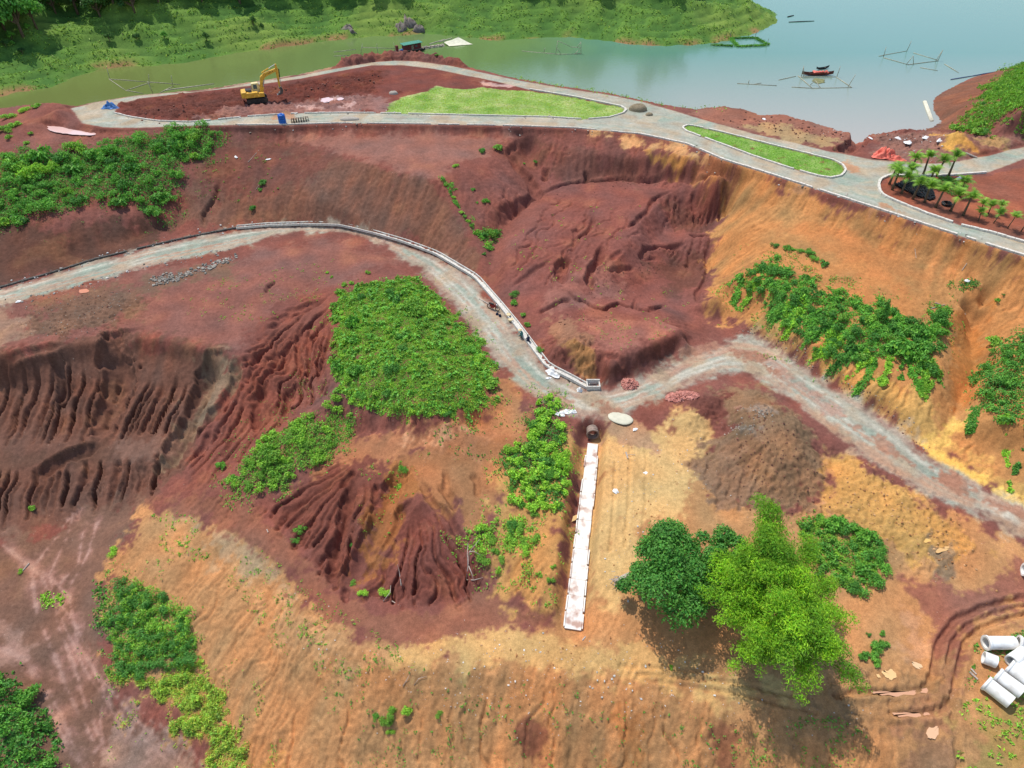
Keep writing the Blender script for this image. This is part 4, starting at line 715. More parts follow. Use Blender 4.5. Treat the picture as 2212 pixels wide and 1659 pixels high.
# ------------------------------------------------------------------ plants
def leafmat(name, col, var=.25, tl=.3):
    m = bpy.data.materials.new(name); m.use_nodes = True; t = m.node_tree; N = t.nodes; L = t.links; b = N['Principled BSDF']
    at_ = N.new('ShaderNodeAttribute'); at_.attribute_name = 'Col'; tc = N.new('ShaderNodeTexCoord'); nz = N.new('ShaderNodeTexNoise'); nz.inputs['Scale'].default_value = .8; nz.inputs['Detail'].default_value = 3
    L.new(tc.outputs['Object'], nz.inputs['Vector']); oi = N.new('ShaderNodeObjectInfo')
    ad = N.new('ShaderNodeMath'); ad.operation = 'ADD'; L.new(nz.outputs['Fac'], ad.inputs[0])
    m2 = N.new('ShaderNodeMapRange'); m2.inputs[3].default_value = -.32; m2.inputs[4].default_value = .3; L.new(oi.outputs['Random'], m2.inputs[0]); L.new(m2.outputs[0], ad.inputs[1])
    rp = N.new('ShaderNodeValToRGB'); L.new(ad.outputs[0], rp.inputs[0]); c = lin(col)
    rp.color_ramp.elements[0].position = .2; rp.color_ramp.elements[0].color = (*(c * np.array([1 - var * 1.3, 1 - var, 1 - var * .6])), 1)
    rp.color_ramp.elements[1].position = .75; rp.color_ramp.elements[1].color = (*np.clip(c * np.array([1 + var * 1.3, 1 + var, 1 + var * .2]), 0, .9), 1)
    mx = N.new('ShaderNodeMix'); mx.data_type = 'RGBA'; mx.blend_type = 'MULTIPLY'; mx.inputs[0].default_value = 1; L.new(rp.outputs[0], mx.inputs[6]); L.new(at_.outputs['Color'], mx.inputs[7])
    L.new(mx.outputs[2], b.inputs['Base Color']); b.inputs['Roughness'].default_value = .55; b.inputs['Specular IOR Level'].default_value = .3
    tr = N.new('ShaderNodeBsdfTranslucent'); L.new(mx.outputs[2], tr.inputs[0]); ms = N.new('ShaderNodeMixShader'); ms.inputs[0].default_value = tl
    L.new(b.outputs[0], ms.inputs[1]); L.new(tr.outputs[0], ms.inputs[2]); L.new(ms.outputs[0], N['Material Output'].inputs['Surface'])
    MATS[name] = m; return m
LB, LM, LD, LY, LF = leafmat('leaf_bright', (150, 198, 70)), leafmat('leaf_mid', (112, 172, 68)), leafmat('leaf_dark', (84, 142, 60)), leafmat('leaf_bamboo', (144, 192, 52)), leafmat('leaf_forest', (84, 124, 62))
LP, LG = leafmat('leaf_palm', (136, 180, 70)), leafmat('leaf_yellow_grass', (166, 190, 78))
BARK = mat('bark', (112, 94, 76), .9, .25, 9, bump=.4); CULM = mat('bamboo_culm', (150, 148, 84), .6, .2, 3); DEAD = mat('dead_wood', (188, 172, 158), .85, .2, 8)
def leaves(P, Nn, size, asp=.55, rng=RNG, tint=.22):
    """leaf blades as slightly cupped diamonds"""
    n = len(P); Nn = Nn / np.maximum(np.linalg.norm(Nn, axis=1, keepdims=True), 1e-6)
    r = rng.standard_normal((n, 3)); t = r - (r * Nn).sum(1, keepdims=True) * Nn; t /= np.maximum(np.linalg.norm(t, axis=1, keepdims=True), 1e-6); b = np.cross(Nn, t)
    s = np.broadcast_to(np.asarray(size, float), (n,))[:, None]
    V = np.stack([P - t * s * .5, P + b * s * asp * .5 + Nn * s * .08, P + t * s * .5 - Nn * s * .1, P - b * s * asp * .5 + Nn * s * .08], 1).reshape(-1, 3)
    F = np.arange(4 * n).reshape(n, 4); c = 1 + rng.normal(0, tint, (n, 1)); hue = rng.normal(0, .12, (n, 1))
    Cc = np.clip(np.hstack([c * (1 + hue), c, c * (1 - hue * .5)]), .35, 1.7); return V, F, np.repeat(Cc, 4, 0)
def tube(P, R, k=6):
    """tapered tube through points"""
    P = [Vector(p) for p in P]; V = []; F = []
    for i, p in enumerate(P):
        d = (P[min(i + 1, len(P) - 1)] - P[max(i - 1, 0)]).normalized(); a = d.orthogonal().normalized(); b = d.cross(a)
        V += [tuple(p + (a * math.cos(2 * math.pi * j / k) + b * math.sin(2 * math.pi * j / k)) * R[i]) for j in range(k)]
    for i in range(len(P) - 1):
        F += [(i * k + j, i * k + (j + 1) % k, (i + 1) * k + (j + 1) % k, (i + 1) * k + j) for j in range(k)]
    V += [tuple(P[0]), tuple(P[-1])]; n = len(V)
    F += [(n - 2, (j + 1) % k, j, j) for j in range(k)] + [(n - 1, (len(P) - 1) * k + j, (len(P) - 1) * k + (j + 1) % k, (len(P) - 1) * k + (j + 1) % k) for j in range(k)]
    return V, F
class MB:
    """collects simple solids into one mesh"""
    def __init__(s): s.v = []; s.f = []
    def add(s, V, F):
        n = len(s.v); s.v += [tuple(x) for x in V]; s.f += [tuple(dict.fromkeys(i + n for i in f)) for f in F]; return s
    def tube(s, P, R, k=6):
        R = [R] * len(P) if isinstance(R, (int, float)) else R; return s.add(*tube(P, R, k))
    def box(s, c, d, rot=None, taper=1.0):
        x, y, z = (q / 2 for q in d); V = [Vector((sx * x * (taper if sz > 0 else 1), sy * y * (taper if sz > 0 else 1), sz * z)) for sz in (-1, 1) for sx, sy in ((-1, -1), (1, -1), (1, 1), (-1, 1))]
        if rot is not None:
            R = rot if isinstance(rot, Matrix) else Euler(rot).to_matrix(); V = [R @ v for v in V]
        c = Vector(c); return s.add([v + c for v in V], [(3, 2, 1, 0), (4, 5, 6, 7), (0, 1, 5, 4), (1, 2, 6, 5), (2, 3, 7, 6), (3, 0, 4, 7)])
    def prism(s, prof, y0, y1):
        """profile in x,z extruded along y"""
        n = len(prof); V = [(x, y0, z) for x, z in prof] + [(x, y1, z) for x, z in prof]
        return s.add(V, [tuple(range(n)), tuple(range(2 * n - 1, n - 1, -1))] + [(i, i + n, (i + 1) % n + n, (i + 1) % n) for i in range(n)])
    def build(s, name, m, parent=None, bevel=0.0, smooth_=False):
        me = bpy.data.meshes.new(name); me.from_pydata(s.v, [], s.f); me.materials.append(m)
        bm = bmesh.new(); bm.from_mesh(me); bmesh.ops.recalc_face_normals(bm, faces=bm.faces)
        if bevel: bmesh.ops.bevel(bm, geom=[e for e in bm.edges if len(e.link_faces) == 2 and e.calc_face_angle(0) > .5], offset=bevel, segments=2, affect='EDGES', profile=.6)
        for f in bm.faces: f.smooth = smooth_
        bm.to_mesh(me); bm.free(); return link(name, me, parent)
def empty(name, loc, rz=0.0):
    o = bpy.data.objects.new(name, None); COL.objects.link(o); o.location = loc; o.rotation_euler = (0, 0, rz); return o
def lobes_mesh(name, lobes, n, size, m, rng, asp=.55, up=.35, shell=.45, tint=.2):
    """leaves spread through overlapping rounded clumps"""
    w = np.array([r[3] ** 2 for r in lobes]); k = rng.choice(len(lobes), n, p=w / w.sum()); A = np.array(lobes)
    d = rng.standard_normal((n, 3)); d /= np.linalg.norm(d, axis=1, keepdims=True); d[:, 2] = np.where(d[:, 2] < -.35, -d[:, 2], d[:, 2])
    rad = A[k, 3] * (1 - shell * rng.random(n) ** 1.6) * (1 + .12 * rng.standard_normal(n)); P = A[k, :3] + d * rad[:, None] * np.array([1, 1, .85])
    V, F, Cc = leaves(P, d + rng.normal(0, .55, (n, 3)) + np.array([0, 0, up]), size * (.7 + .6 * rng.random(n)), asp, rng, tint)
    return mesh_np(name, V, F, [m], Cc, False)
def bush_mesh(name, m, seed, n=620, size=.2, flat=.75):
    rng = np.random.default_rng(seed); L = []
    for i in range(9):
        a = rng.random() * 6.28; r = rng.random() ** .5 * .62; L.append((r * math.cos(a), r * math.sin(a), (.25 + .45 * (1 - r) * rng.random()) * flat, .26 + .16 * rng.random()))
    return lobes_mesh(name, L, n, size, m, rng)
BUSH = {k: [bush_mesh('shrub', m, 40 + 7 * q + i, (900, 620, 380, 240)[i], (.12, .17, .23, .32)[i], (.75, .9, .7, .85)[i]) for i in range(4)] for q, (k, m) in enumerate((('b', LB), ('m', LM), ('d', LD), ('y', LG)))}
def sprig_mesh(seed, m, n=46):
    rng = np.random.default_rng(seed); P = rng.normal(0, .28, (n, 3)); P[:, 2] = np.abs(P[:, 2]) * .9 + .05
    V, F, Cc = leaves(P, P + rng.normal(0, .4, (n, 3)) + [0, 0, .5], .3 * (.6 + .8 * rng.random(n)), .45, rng); return mesh_np('plant', V, F, [m], Cc, False)
SPRIG = {'b': [sprig_mesh(80 + i, LB) for i in range(3)], 'm': [sprig_mesh(90 + i, LM) for i in range(3)]}
def in_poly(x, y, P):
    c = False
    for (ax, ay), (bx, by) in zip(P, P[1:] + P[:1]):
        if (ay > y) != (by > y) and x < (y - ay) / (by - ay) * (bx - ax) + ax: c = not c
    return c
def shrub(x, y, r, kind, label, group=None, h=1.0, name='shrub', world=None, cat='shrub', sink=.1):
    p = world or G(x, y); o = link(name, random.choice(BUSH[kind])); o.location = (p[0], p[1], p[2] - sink * r); o.scale = (r * random.uniform(.9, 1.1), r * random.uniform(.9, 1.1), r * h * random.uniform(.85, 1.15)); o.rotation_euler = (0, 0, random.random() * 6.28)
    return tag(o, label, cat, group)
def spaced(poly, n, gap, seed):
    """spots inside a survey polygon, kept apart on the ground"""
    rr = random.Random(seed); xs_ = [p[0] for p in poly]; ys_ = [p[1] for p in poly]; out = []
    for _ in range(n * 30):
        x, y = rr.uniform(min(xs_), max(xs_)), rr.uniform(min(ys_), max(ys_))
        if not in_poly(x, y, poly): continue
        p = G(x, y)
        if all(math.dist(p[:2], q[:2]) > gap for q in out): out.append(p)
        if len(out) >= n: break
    return out
def cover(name, label, poly, dens, size, m, hgt=.3, seed=1, asp=.5, up=.8, edge=.8, fall=0.0, clump=.0, grow=0.0):
    """low growth nobody could count: leaf blades over a patch of ground, thinning at its uneven edge"""
    rng = np.random.default_rng(seed); P = GP(poly); q = sdist(P, pad=.5 + grow); s, d = q
    d = d + edge * NE[s] + grow; n = int(dens * (d > 0).sum() * RES * RES)
    js, is_ = np.nonzero(d > 0); w = smooth(0, edge, d[js, is_]) * np.clip(1 + clump * (N2[s][js, is_] + .6 * N1[s][js, is_]), 0, 4)
    k = rng.choice(len(js), n, p=w / w.sum()); X = gx[s[1]][is_[k]] + rng.uniform(-.5, .5, n) * RES; Y = gy[s[0]][js[k]] + rng.uniform(-.5, .5, n) * RES
    tall = np.clip(.5 + .45 * N2[s][js[k], is_[k]] + .3 * N1[s][js[k], is_[k]], .08, 1.8)
    Zz = hz(Hs, X, Y) + hgt * tall * rng.random(n) ** .6
    Nn = rng.normal(0, .5, (n, 3)) + np.array([0, 0, up]); Nn[:, 0] += -hz(dxH, X, Y); Nn[:, 1] += -hz(dyH, X, Y)
    V, F, Cc = leaves(np.stack([X, Y, Zz], 1), Nn, size * (.6 + .8 * rng.random(n)), asp, rng, .2)
    o = link(name, mesh_np(name, V, F, [m], Cc, False)); return tag(o, label, kind='stuff')
def mass(name, label, poly, n, gap, radii, m, seed, size=.26, per=150, h=1.1, asp=.5):
    """shrubs grown into one another, read as one mass"""
    rng = np.random.default_rng(seed); L = []
    for p in spaced(poly, n, gap, seed):
        r = rng.choice(radii)
        for q in range(4): a = rng.random() * 6.28; L.append((p[0] + math.cos(a) * r * .45, p[1] + math.sin(a) * r * .45, p[2] + r * h * rng.uniform(.1, .6), r * rng.uniform(.4, .62)))
    return tag(link(name, lobes_mesh(name, L, per * len(L) // 4, size, m, rng, asp)), label, kind='stuff')
# --- thicket on the left shoulder
TH = [(-120,345),(0,341),(51,326),(102,338),(171,321),(239,314),(280,299),(324,294),(358,282),(440,274),(485,284),(458,338),(410,356),(388,403),(386,448),(369,468),(335,476),(300,444),(205,440),(137,454),(85,468),(51,486),(0,492),(-120,500)]
cover('ground_cover', 'low weeds between the shrubs of the left thicket', TH, 60, .26, LM, .6, 3, edge=1.0)
mass('undergrowth', 'dense mass of low bushes filling the left thicket', TH, 90, 1.6, (.8, 1.0, 1.3), LM, 4, .3, 190)
for p in spaced(TH, 52, 2.1, 5):
    if math.dist(p[:2], G(232, 388)[:2]) < 2.4: continue
    r = random.choice((1.1, 1.5, 1.8, 2.2)); shrub(0, 0, r, random.choice('bmmmd'), 'leafy green shrub in the dense thicket on the left shoulder', 'shrubs of the left thicket', 1.15, world=p)
for x, y, r in ((20,255,1.6),(55,240,1.5),(78,232,1.1),(8,285,1.5),(35,272,1.2),(-30,250,1.8),(5,232,1.2),(66,290,.6),(60,310,.7),(20,300,.8)):
    shrub(x, y, r, 'b', 'light green shrub at the left end of the platform by the lake', 'shrubs at the left end of the platform')
# --- green hill in the bend of the lower road
HILL = [(726,640),(760,622),(800,612),(850,605),(905,598),(950,642),(1008,702),(1058,772),(1070,830),(1050,880),(980,906),(880,912),(800,890),(735,862),(708,812),(712,725)]
cover('ground_cover', 'bright green creeping growth covering the rounded hill beside the lower road', HILL, 250, .2, LB, .2, 7, edge=.5, clump=.15)
cover('grass', 'light yellowish grass among the bushes of the green hill', HILL, 70, .22, LG, .25, 70, asp=.3, edge=.8, clump=1.3)
cover('ground_cover', 'broad leaved dark weeds patching the green hill', HILL, 12, .34, LM, .4, 73, asp=.7, edge=.8, clump=1.8)
mass('undergrowth', 'low bushes merging over the rounded green hill', HILL, 26, 1.6, (.4, .55), LB, 9, .22, 120, .7)
for p in spaced(HILL, 26, 1.9, 8):
    shrub(0, 0, random.choice((.5, .7, .95, 1.2)), random.choice('bmmm'), 'bright green shrub scattered over the rounded green hill', 'shrubs on the green hill', 1.0, world=p)
shrub(900, 672, 2.3, 'b', 'large round green bush at the top of the green hill', None, 1.15); shrub(938, 672, 1.5, 'b', 'bright bush beside the largest bush on the green hill'); shrub(765, 702, 1.3, 'm', 'dark round bush on the left flank of the green hill', None, 1.3); shrub(770, 805, 1.5, 'm', 'dark bush low on the left flank of the green hill')
for x, y, r in ((735,632,.9),(742,618,.6),(760,612,.6),(795,590,.6),(716,600,.4),(706,590,.35),(722,660,.7)): shrub(x, y, r, 'b', 'small green shrub at the upper left edge of the green hill', 'shrubs at the edge of the green hill')
STRIP = [(730,862),(772,915),(745,958),(705,1008),(640,1032),(615,1050),(560,1062),(505,1070),(490,1042),(540,990),(560,955),(610,930),(650,910)]
cover('ground_cover', 'low green growth on the ridge left below the green hill', STRIP, 90, .24, LB, .4, 11, edge=.6)
mass('undergrowth', 'bushes merging along the ridge below the green hill', STRIP, 30, 1.0, (.5, .7, .9), LB, 10, .24, 170)
for p in spaced(STRIP, 14, 1.6, 12): shrub(0, 0, random.choice((.6, .8, 1.1)), random.choice('bbm'), 'green shrub in the strip along the red ridge', 'shrubs along the red ridge', 1.0, world=p)
shrub(585, 985, 2.0, 'b', 'big rounded bush in the strip of shrubs along the red ridge', None, 1.2)
# --- thicket beside the chute
CHB = [(1161,868),(1188,860),(1202,883),(1195,913),(1221,930),(1218,992),(1224,1043),(1230,1070),(1210,1098),(1175,1110),(1130,1095),(1110,1080),(1103,1036),(1080,1016),(1074,975),(1110,958),(1141,958),(1147,906)]
cover('ground_cover', 'low growth under the shrubs left of the concrete chute', CHB, 60, .26, LM, .4, 13, edge=.4)
mass('undergrowth', 'bushes merging in the thicket left of the chute', CHB, 40, .9, (.5, .7, .9), LB, 19, .26, 190)
for p in spaced(CHB, 20, 1.3, 14): shrub(0, 0, random.choice((.6, .8, 1.1, 1.3)), random.choice('bbm'), 'bright leafy shrub in the thicket left of the concrete chute', 'shrubs left of the chute', 1.15, world=p)
CHC = [(1045,1130),(1100,1100),(1170,1115),(1165,1160),(1140,1205),(1100,1215),(1060,1240),(1030,1200),(1000,1185)]
cover('ground_cover', 'trailing growth at the foot of the thicket by the chute', CHC, 45, .24, LB, .35, 15, edge=.8, clump=.6)
for p in spaced(CHC, 12, .9, 16): shrub(0, 0, random.choice((.4, .6, .8, .95)), random.choice('bbm'), 'shrub at the lower end of the thicket by the chute', 'shrubs at the lower end of the chute thicket', 1.0, world=p)
cover('ground_cover', 'sparse trailing weeds on the yellow bank left of the chute foot', [(1060,1235),(1150,1200),(1205,1210),(1200,1260),(1180,1295),(1130,1285),(1080,1262)], 14, .22, LB, .3, 17, edge=1.2, clump=1.2)
for x, y, r in ((1078,1235,.5),(1165,1245,.5),(1190,1255,.5),(1085,1212,.6),(1195,1225,.4)): shrub(x, y, r, 'b', 'small shrub on the yellow bank left of the chute foot', 'small shrubs on the yellow bank')
# --- lower left: feathery tall growth above the wash, yellow grass below it
LL1 = [(258,1262),(300,1262),(355,1300),(392,1335),(418,1385),(424,1432),(380,1448),(310,1462),(256,1470),(246,1417),(236,1340)]
LL2 = [(256,1462),(330,1450),(430,1430),(470,1480),(495,1515),(519,1572),(546,1628),(540,1700),(471,1690),(434,1605),(376,1554),(307,1519)]
cover('ground_cover', 'dark feathery undergrowth beside the pale sediment wash', LL1, 90, .3, LM, .6, 21, asp=.25, up=.5, edge=.6)
mass('undergrowth', 'feathery dark green bushes grown together beside the sediment wash', LL1, 44, .9, (.5, .7, .9), LM, 28, .3, 240, 1.2, .22)
cover('grass', 'light green tall grass among the feathery bushes by the wash', LL1, 70, .34, LB, .9, 27, asp=.2, up=.4, edge=.8, clump=.5)
cover('ground_cover', 'yellowish grass sloping down to the pale sediment wash', LL2, 170, .3, LG, .45, 23, asp=.25, up=.5, edge=.7, clump=.3)
cover('grass', 'green tufts in the yellowish grass above the wash', LL2, 40, .3, LB, .5, 230, asp=.25, up=.5, edge=.9, clump=.9)
for p in spaced(LL2, 8, 1.6, 24): shrub(0, 0, random.choice((.35, .5, .6)), random.choice('my'), 'small shrub in the yellowish grass above the wash', 'small shrubs in the yellow grass', 1.0, world=p)
LLC = [(-200,1444),(0,1446),(38,1446),(55,1478),(92,1532),(128,1622),(150,1700),(0,1760),(-200,1760)]
cover('ground_cover', 'dense undergrowth in the lower left corner', LLC, 60, .32, LM, .8, 25, edge=.5)
mass('undergrowth', 'bushes merging in the corner below the sediment wash', LLC, 40, 1.1, (.8, 1.0), LM, 29, .28, 200)
for p in spaced(LLC, 20, 1.6, 26): shrub(0, 0, random.choice((.9, 1.2, 1.5)), random.choice('bmmd'), 'dense green shrub in the corner below the sediment wash', 'shrubs in the corner below the wash', 1.1, world=p)
for i, (pl, ds, m_) in enumerate(((HILL, 5, LB), (STRIP, 9, LM), (CHB, 9, LB), (TH, 5, LM), (LL1, 9, LM), (LL2, 9, LG), (CHC, 8, LB))):
    cover('weeds', 'thin weeds spreading from a thicket onto bare soil', pl, ds, .22, m_, .25, 400 + i, edge=1.4, clump=1.2, grow=1.6)
# --- right scarp with creepers
SC = [(1579,609),(1631,577),(1672,565),(1706,592),(1760,599),(1770,630),(1801,633),(1856,633),(1868,655),(1894,650),(1917,667),(1955,685),(1989,695),(2013,670),(2040,667),(2046,708),(2033,749),(2013,800),(1990,815),(1972,800),(1931,775),(1883,780),(1846,790),(1788,775),(1740,745),(1692,710),(1662,668),(1610,640)]
cover('creeper', 'green creeper spreading over the crest of the orange scarp', SC, 120, .25, LM, .4, 31, edge=.6, clump=.4)
cover('weeds', 'thin creeper runners around the scarp thicket', SC, 10, .22, LB, .2, 430, edge=1.4, clump=1.2, grow=1.8)
for i, (a, b, w, sc_) in enumerate((((1600,600),(1585,660),1.0,1),((1640,600),(1598,672),1.0,1),((1690,640),(1655,712),1.7,1),((1720,650),(1690,745),1.6,1),((1770,690),(1725,765),1.8,1),((1800,730),(1755,785),1.5,1),((1850,760),(1790,812),1.5,1),((1880,770),(1818,832),1.2,1),((1890,780),(1850,846),1.0,1),((1925,770),(1905,835),.8,1),((1960,780),(1985,838),.7,1),((2000,780),(1998,858),1.1,1),((1950,780),(1945,830),.6,1),((2010,790),(2040,840),.9,1),((2110,880),(2092,935),.8,1),((2170,900),(2180,1060),.5,1),((2212,960),(2180,1050),.4,1))):
    ang = math.atan2(b[1] - a[1], b[0] - a[0]) + math.pi / 2; w_ = w * 12; ca, sa = math.cos(ang) * w_, math.sin(ang) * w_
    cover('creeper', 'trailing tongue of green creeper hanging down the orange scarp', [(a[0] - ca, a[1] - sa), (a[0] + ca, a[1] + sa), ((a[0] + b[0]) / 2 + ca * .8, (a[1] + b[1]) / 2 + sa * .8), (b[0] + ca * .35, b[1] + sa * .35), (b[0] - ca * .35, b[1] - sa * .35), ((a[0] + b[0]) / 2 - ca * .8, (a[1] + b[1]) / 2 - sa * .8)], 230, .3, (LM, LB)[i % 2], .4, 200 + i, edge=.25, clump=.25)['group'] = 'creeper tongues on the scarp'
mass('undergrowth', 'low bushes merging on the crest of the orange scarp', SC, 70, 1.1, (.5, .7, .9), LM, 38, .25, 170)
for p in spaced(SC, 16, 2.0, 32): shrub(0, 0, random.choice((.5, .7, .9, 1.1)), random.choice('mmbd'), 'green shrub in the creeper on the orange scarp', 'shrubs on the orange scarp', 1.0, world=p)
for x, y, r, h in ((1655,590,1.6,1.1),(1690,590,1.2,1),(1950,760,2.0,1.1),(1985,770,1.9,1.1),(1920,725,1.6,1),(1975,725,1.7,1.1),(2025,690,1.2,1.3),(2030,725,1.1,1.2)): shrub(x, y, r, 'm', 'large shrub crowning the creeper on the orange scarp', 'large shrubs on the orange scarp', h)
CONE = [(.0, .0, .2 + .22 * i, .62 - .055 * i) for i in range(9)]
o = link('shrub', lobes_mesh('shrub', CONE, 900, .2, LM, np.random.default_rng(5))); o.location = G(1903, 690); o.scale = (1.2, 1.2, 1.35); tag(o, 'slender cone shaped bush standing up from the scarp creeper', 'shrub')
for x, y, r in ((1672,533,.7),(1700,541,.8),(1728,543,.7),(1748,548,.9),(1760,560,.8),(1778,573,.8),(1712,540,.5)): shrub(x, y, r, 'm', 'dark green bush in the short row on the bare orange slope', 'bushes in a row on the orange slope')
cover('ground_cover', 'thin dry weeds on the orange slope above the scarp creeper', [(1680,560),(1760,560),(1830,590),(1800,620),(1720,600)], 12, .2, LG, .2, 33, edge=1.0, clump=1)
cover('ground_cover', 'small weedy patch high on the right orange slope', [(2030,612),(2060,600),(2110,610),(2118,625),(2090,638),(2050,630)], 70, .22, LM, .35, 34, edge=.5)
shrub(2155, 652, .45, 'm', 'lone small bush at the rim of the orange hollow'); shrub(2165, 640, .25, 'm', 'tiny bush above the rim of the orange hollow')
RC = [(2143,745),(2177,724),(2212,730),(2420,760),(2420,1000),(2260,950),(2212,930),(2177,920),(2136,902),(2098,888),(2096,848),(2109,806)]
cover('creeper', 'green creeper mass at the right edge of the orange slope', RC, 80, .26, LM, .5, 35, edge=.6)
mass('undergrowth', 'low bushes merging at the right edge of the slope', RC, 50, 1.2, (.6, .8, 1.0), LM, 39, .25, 190)
for p in spaced(RC, 14, 1.9, 36): shrub(0, 0, random.choice((.6, .9, 1.2)), random.choice('bmm'), 'green shrub in the creeper mass at the right edge', 'shrubs at the right edge', 1.0, world=p)
# --- around the big trees
TG = [(1720,1118),(1767,1120),(1818,1125),(1863,1146),(1912,1190),(1912,1240),(1896,1262),(1858,1290),(1818,1278),(1767,1255),(1740,1200)]
cover('ground_cover', 'green weeds on the ground behind the bamboo', TG, 150, .22, LB, .25, 41, edge=.6, clump=.3)
mass('undergrowth', 'low bushes filling the ground right behind the bamboo', TG, 34, 1.0, (.45, .6, .8), LM, 42, .24, 150, .9)
for x, y, r, k in ((1800,1135,1.3,'m'),(1840,1145,1.2,'m'),(1868,1165,1.3,'m'),(1890,1195,1.3,'m'),(1900,1230,1.1,'m'),(1880,1255,1.0,'m'),(1850,1275,.9,'m'),(1770,1128,.9,'b'),(1830,1230,.7,'b'),(1805,1205,.5,'b'),(1860,1230,.8,'m')): shrub(x, y, r, k, 'bluish green shrub on the ground right behind the bamboo', 'shrubs behind the bamboo', 1.1)
for x, y, r in ((1890,1405,.9),(1905,1395,.7),(1865,1420,.7),(1905,1370,.4),(1875,1372,.3),(1890,1430,.7)): shrub(x, y, r, 'm', 'small dark shrub under the right side of the bamboo', 'shrubs under the bamboo')
# --- single bushes and weeds
SINGLES = [((568,398,1.0,'m'),'leafy bush halfway up the long cut slope'),((562,412,.6,'m'),'small bush just below the leafy bush on the cut slope'),((546,452,.8,'m'),'dull green bush low on the long cut slope'),((478,1008,.8,'m'),'isolated bush on red ground left of the ridge strip'),((243,1196,.95,'b'),'single bright bush at the edge of the brown scarp'),((70,1101,.6,'b'),'single bush on the brown badland scarp'),((44,1236,.45,'b'),'small bush on the earth bank in the sediment valley'),((652,1150,.85,'m'),'grey green bush on the red spoil slope'),((640,1168,.6,'m'),'small grey green bush below another on the red spoil'),((870,1020,.8,'m'),'bush at the head of the gully in the red spoil'),((863,1052,.6,'b'),'bush lower in the gully of the red spoil'),((1113,640,.9,'m'),'bush on the cut above the paved drain'),((1112,655,.7,'m'),'second bush on the cut above the paved drain'),((1132,682,.5,'b'),'thin bush higher beside the paved drain'),((1140,705,.6,'b'),'thin bush lower beside the paved drain'),((1168,757,.7,'m'),'round bush just above the paved drain bend'),((834,1560,.9,'b'),'largest bush of the cluster on the lower slope'),((848,1545,.8,'b'),'upper bush of the cluster on the lower slope'),((812,1552,.5,'m'),'left bush of the cluster on the lower slope'),((882,1540,.6,'b'),'right bush of the cluster on the lower slope'),((845,1585,.6,'b'),'lower bush of the cluster on the lower slope'),((950,1546,.55,'b'),'lone round bush right of the cluster on the lower slope'),((1034,141,1.3,'m'),'dark round bush on the bank above the lake'),((1061,152,.7,'b'),'small light bush on the bank right of the dark bush'),((1110,164,1.0,'b'),'bright leafy bush on the lake bank'),((924,114,.9,'b'),'small bush behind the red heaps on the bank'),((944,120,.6,'m'),'tiny bush at the end of the red heaps'),((1042,328,.9,'m'),'round bush on the red terrace edge'),((1078,322,1.1,'b'),'tall bush at the head of the V gully'),((985,360,.8,'b'),'flat bush on the lip of the red spur'),((1158,352,.6,'m'),'bush on the gully wall below the upper road'),((1022,412,.5,'m'),'small bush on the red spur face'),((1050,438,.8,'m'),'larger bush on the red spur face'),((1132,355,.3,'m'),'tiny bush in the gully head'),((830,1280,.8,'b'),'tuft on the foot of the red cone'),((785,1285,.7,'b'),'low bush left of the red cone foot'),((765,1262,.5,'m'),'small bush at the left foot of the red cone'),((760,1180,.5,'m'),'little bush on the left red cone'),((1450,1445,.3,'b'),'sprout on the orange terrace'),((1840,265,.8,'b'),'grassy tuft on the lake bank'),((1868,288,.8,'b'),'grass clump at the trench by the lake'),((2068,282,1.6,'b'),'clump of grass at the foot of the right hill'),((2110,290,1.4,'b'),'low bush at the foot of the right hill')]
for (x, y, r, k), lab in SINGLES: shrub(x, y, r, k, lab)
cover('creeper', 'vines hanging along the edge of the red spur', [(948,384),(962,388),(985,430),(1012,470),(1035,495),(1075,500),(1082,512),(1062,532),(1052,570),(1045,570),(1042,530),(1015,500),(985,455),(962,415)], 70, .22, LM, .3, 450, edge=.35, clump=.6)
for i, (x, y, r) in enumerate(((958,388,.5),(965,402,.5),(972,415,.45),(980,428,.5),(990,445,.5),(998,460,.5),(1005,470,.45),(1012,480,.6),(1020,490,.5),(1030,505,.8),(1045,512,.9),(1062,508,1.1),(1075,505,.9),(1052,530,.7),(1045,550,.4),(985,410,.35),(1030,440,.35))): shrub(x, y, r, 'mb'[i % 2], 'green bush on the vine covered edge of the red spur', 'bushes along the spur edge')
WEEDS = [([(560,1180),(700,1290),(860,1400),(900,1440),(700,1470),(600,1400),(480,1250)], 240, .16), ([(700,1440),(1100,1455),(1500,1540),(1700,1600),(1600,1690),(700,1690)], 260, .16), ([(330,1110),(430,1110),(470,1200),(400,1240),(340,1180)], 70, .2), ([(900,920),(1100,900),(1110,980),(900,1000)], 60, .18), ([(380,620),(560,590),(720,560),(700,650),(560,700),(400,680)], 150, .13), ([(1240,680),(1440,690),(1460,720),(1320,770)], 70, .12), ([(1100,500),(1200,430),(1400,440),(1300,600),(1120,620)], 50, .15), ([(440,1000),(620,800),(700,800),(560,960)], 70, .13), ([(2080,1520),(2212,1480),(2300,1700),(2060,1700)], 170, .22), ([(1640,1560),(1800,1540),(1900,1600),(1800,1690),(1600,1690)], 110, .16), ([(780,1000),(920,990),(900,1080),(820,1180),(780,1150)], 50, .18), ([(1560,520),(1700,520),(1900,620),(2100,680),(1850,640),(1600,620)], 60, .15), ([(420,290),(620,300),(600,440),(420,440)], 60, .2), ([(200,1250),(240,1260),(245,1480),(215,1400)], 90, .25), ([(90,1280),(140,1280),(130,1330),(90,1310)], 40, .25), ([(2100,1390),(2212,1370),(2212,1480),(2090,1480)], 90, .22), ([(1180,560),(1500,640),(1500,700),(1200,700)], 40, .15)]
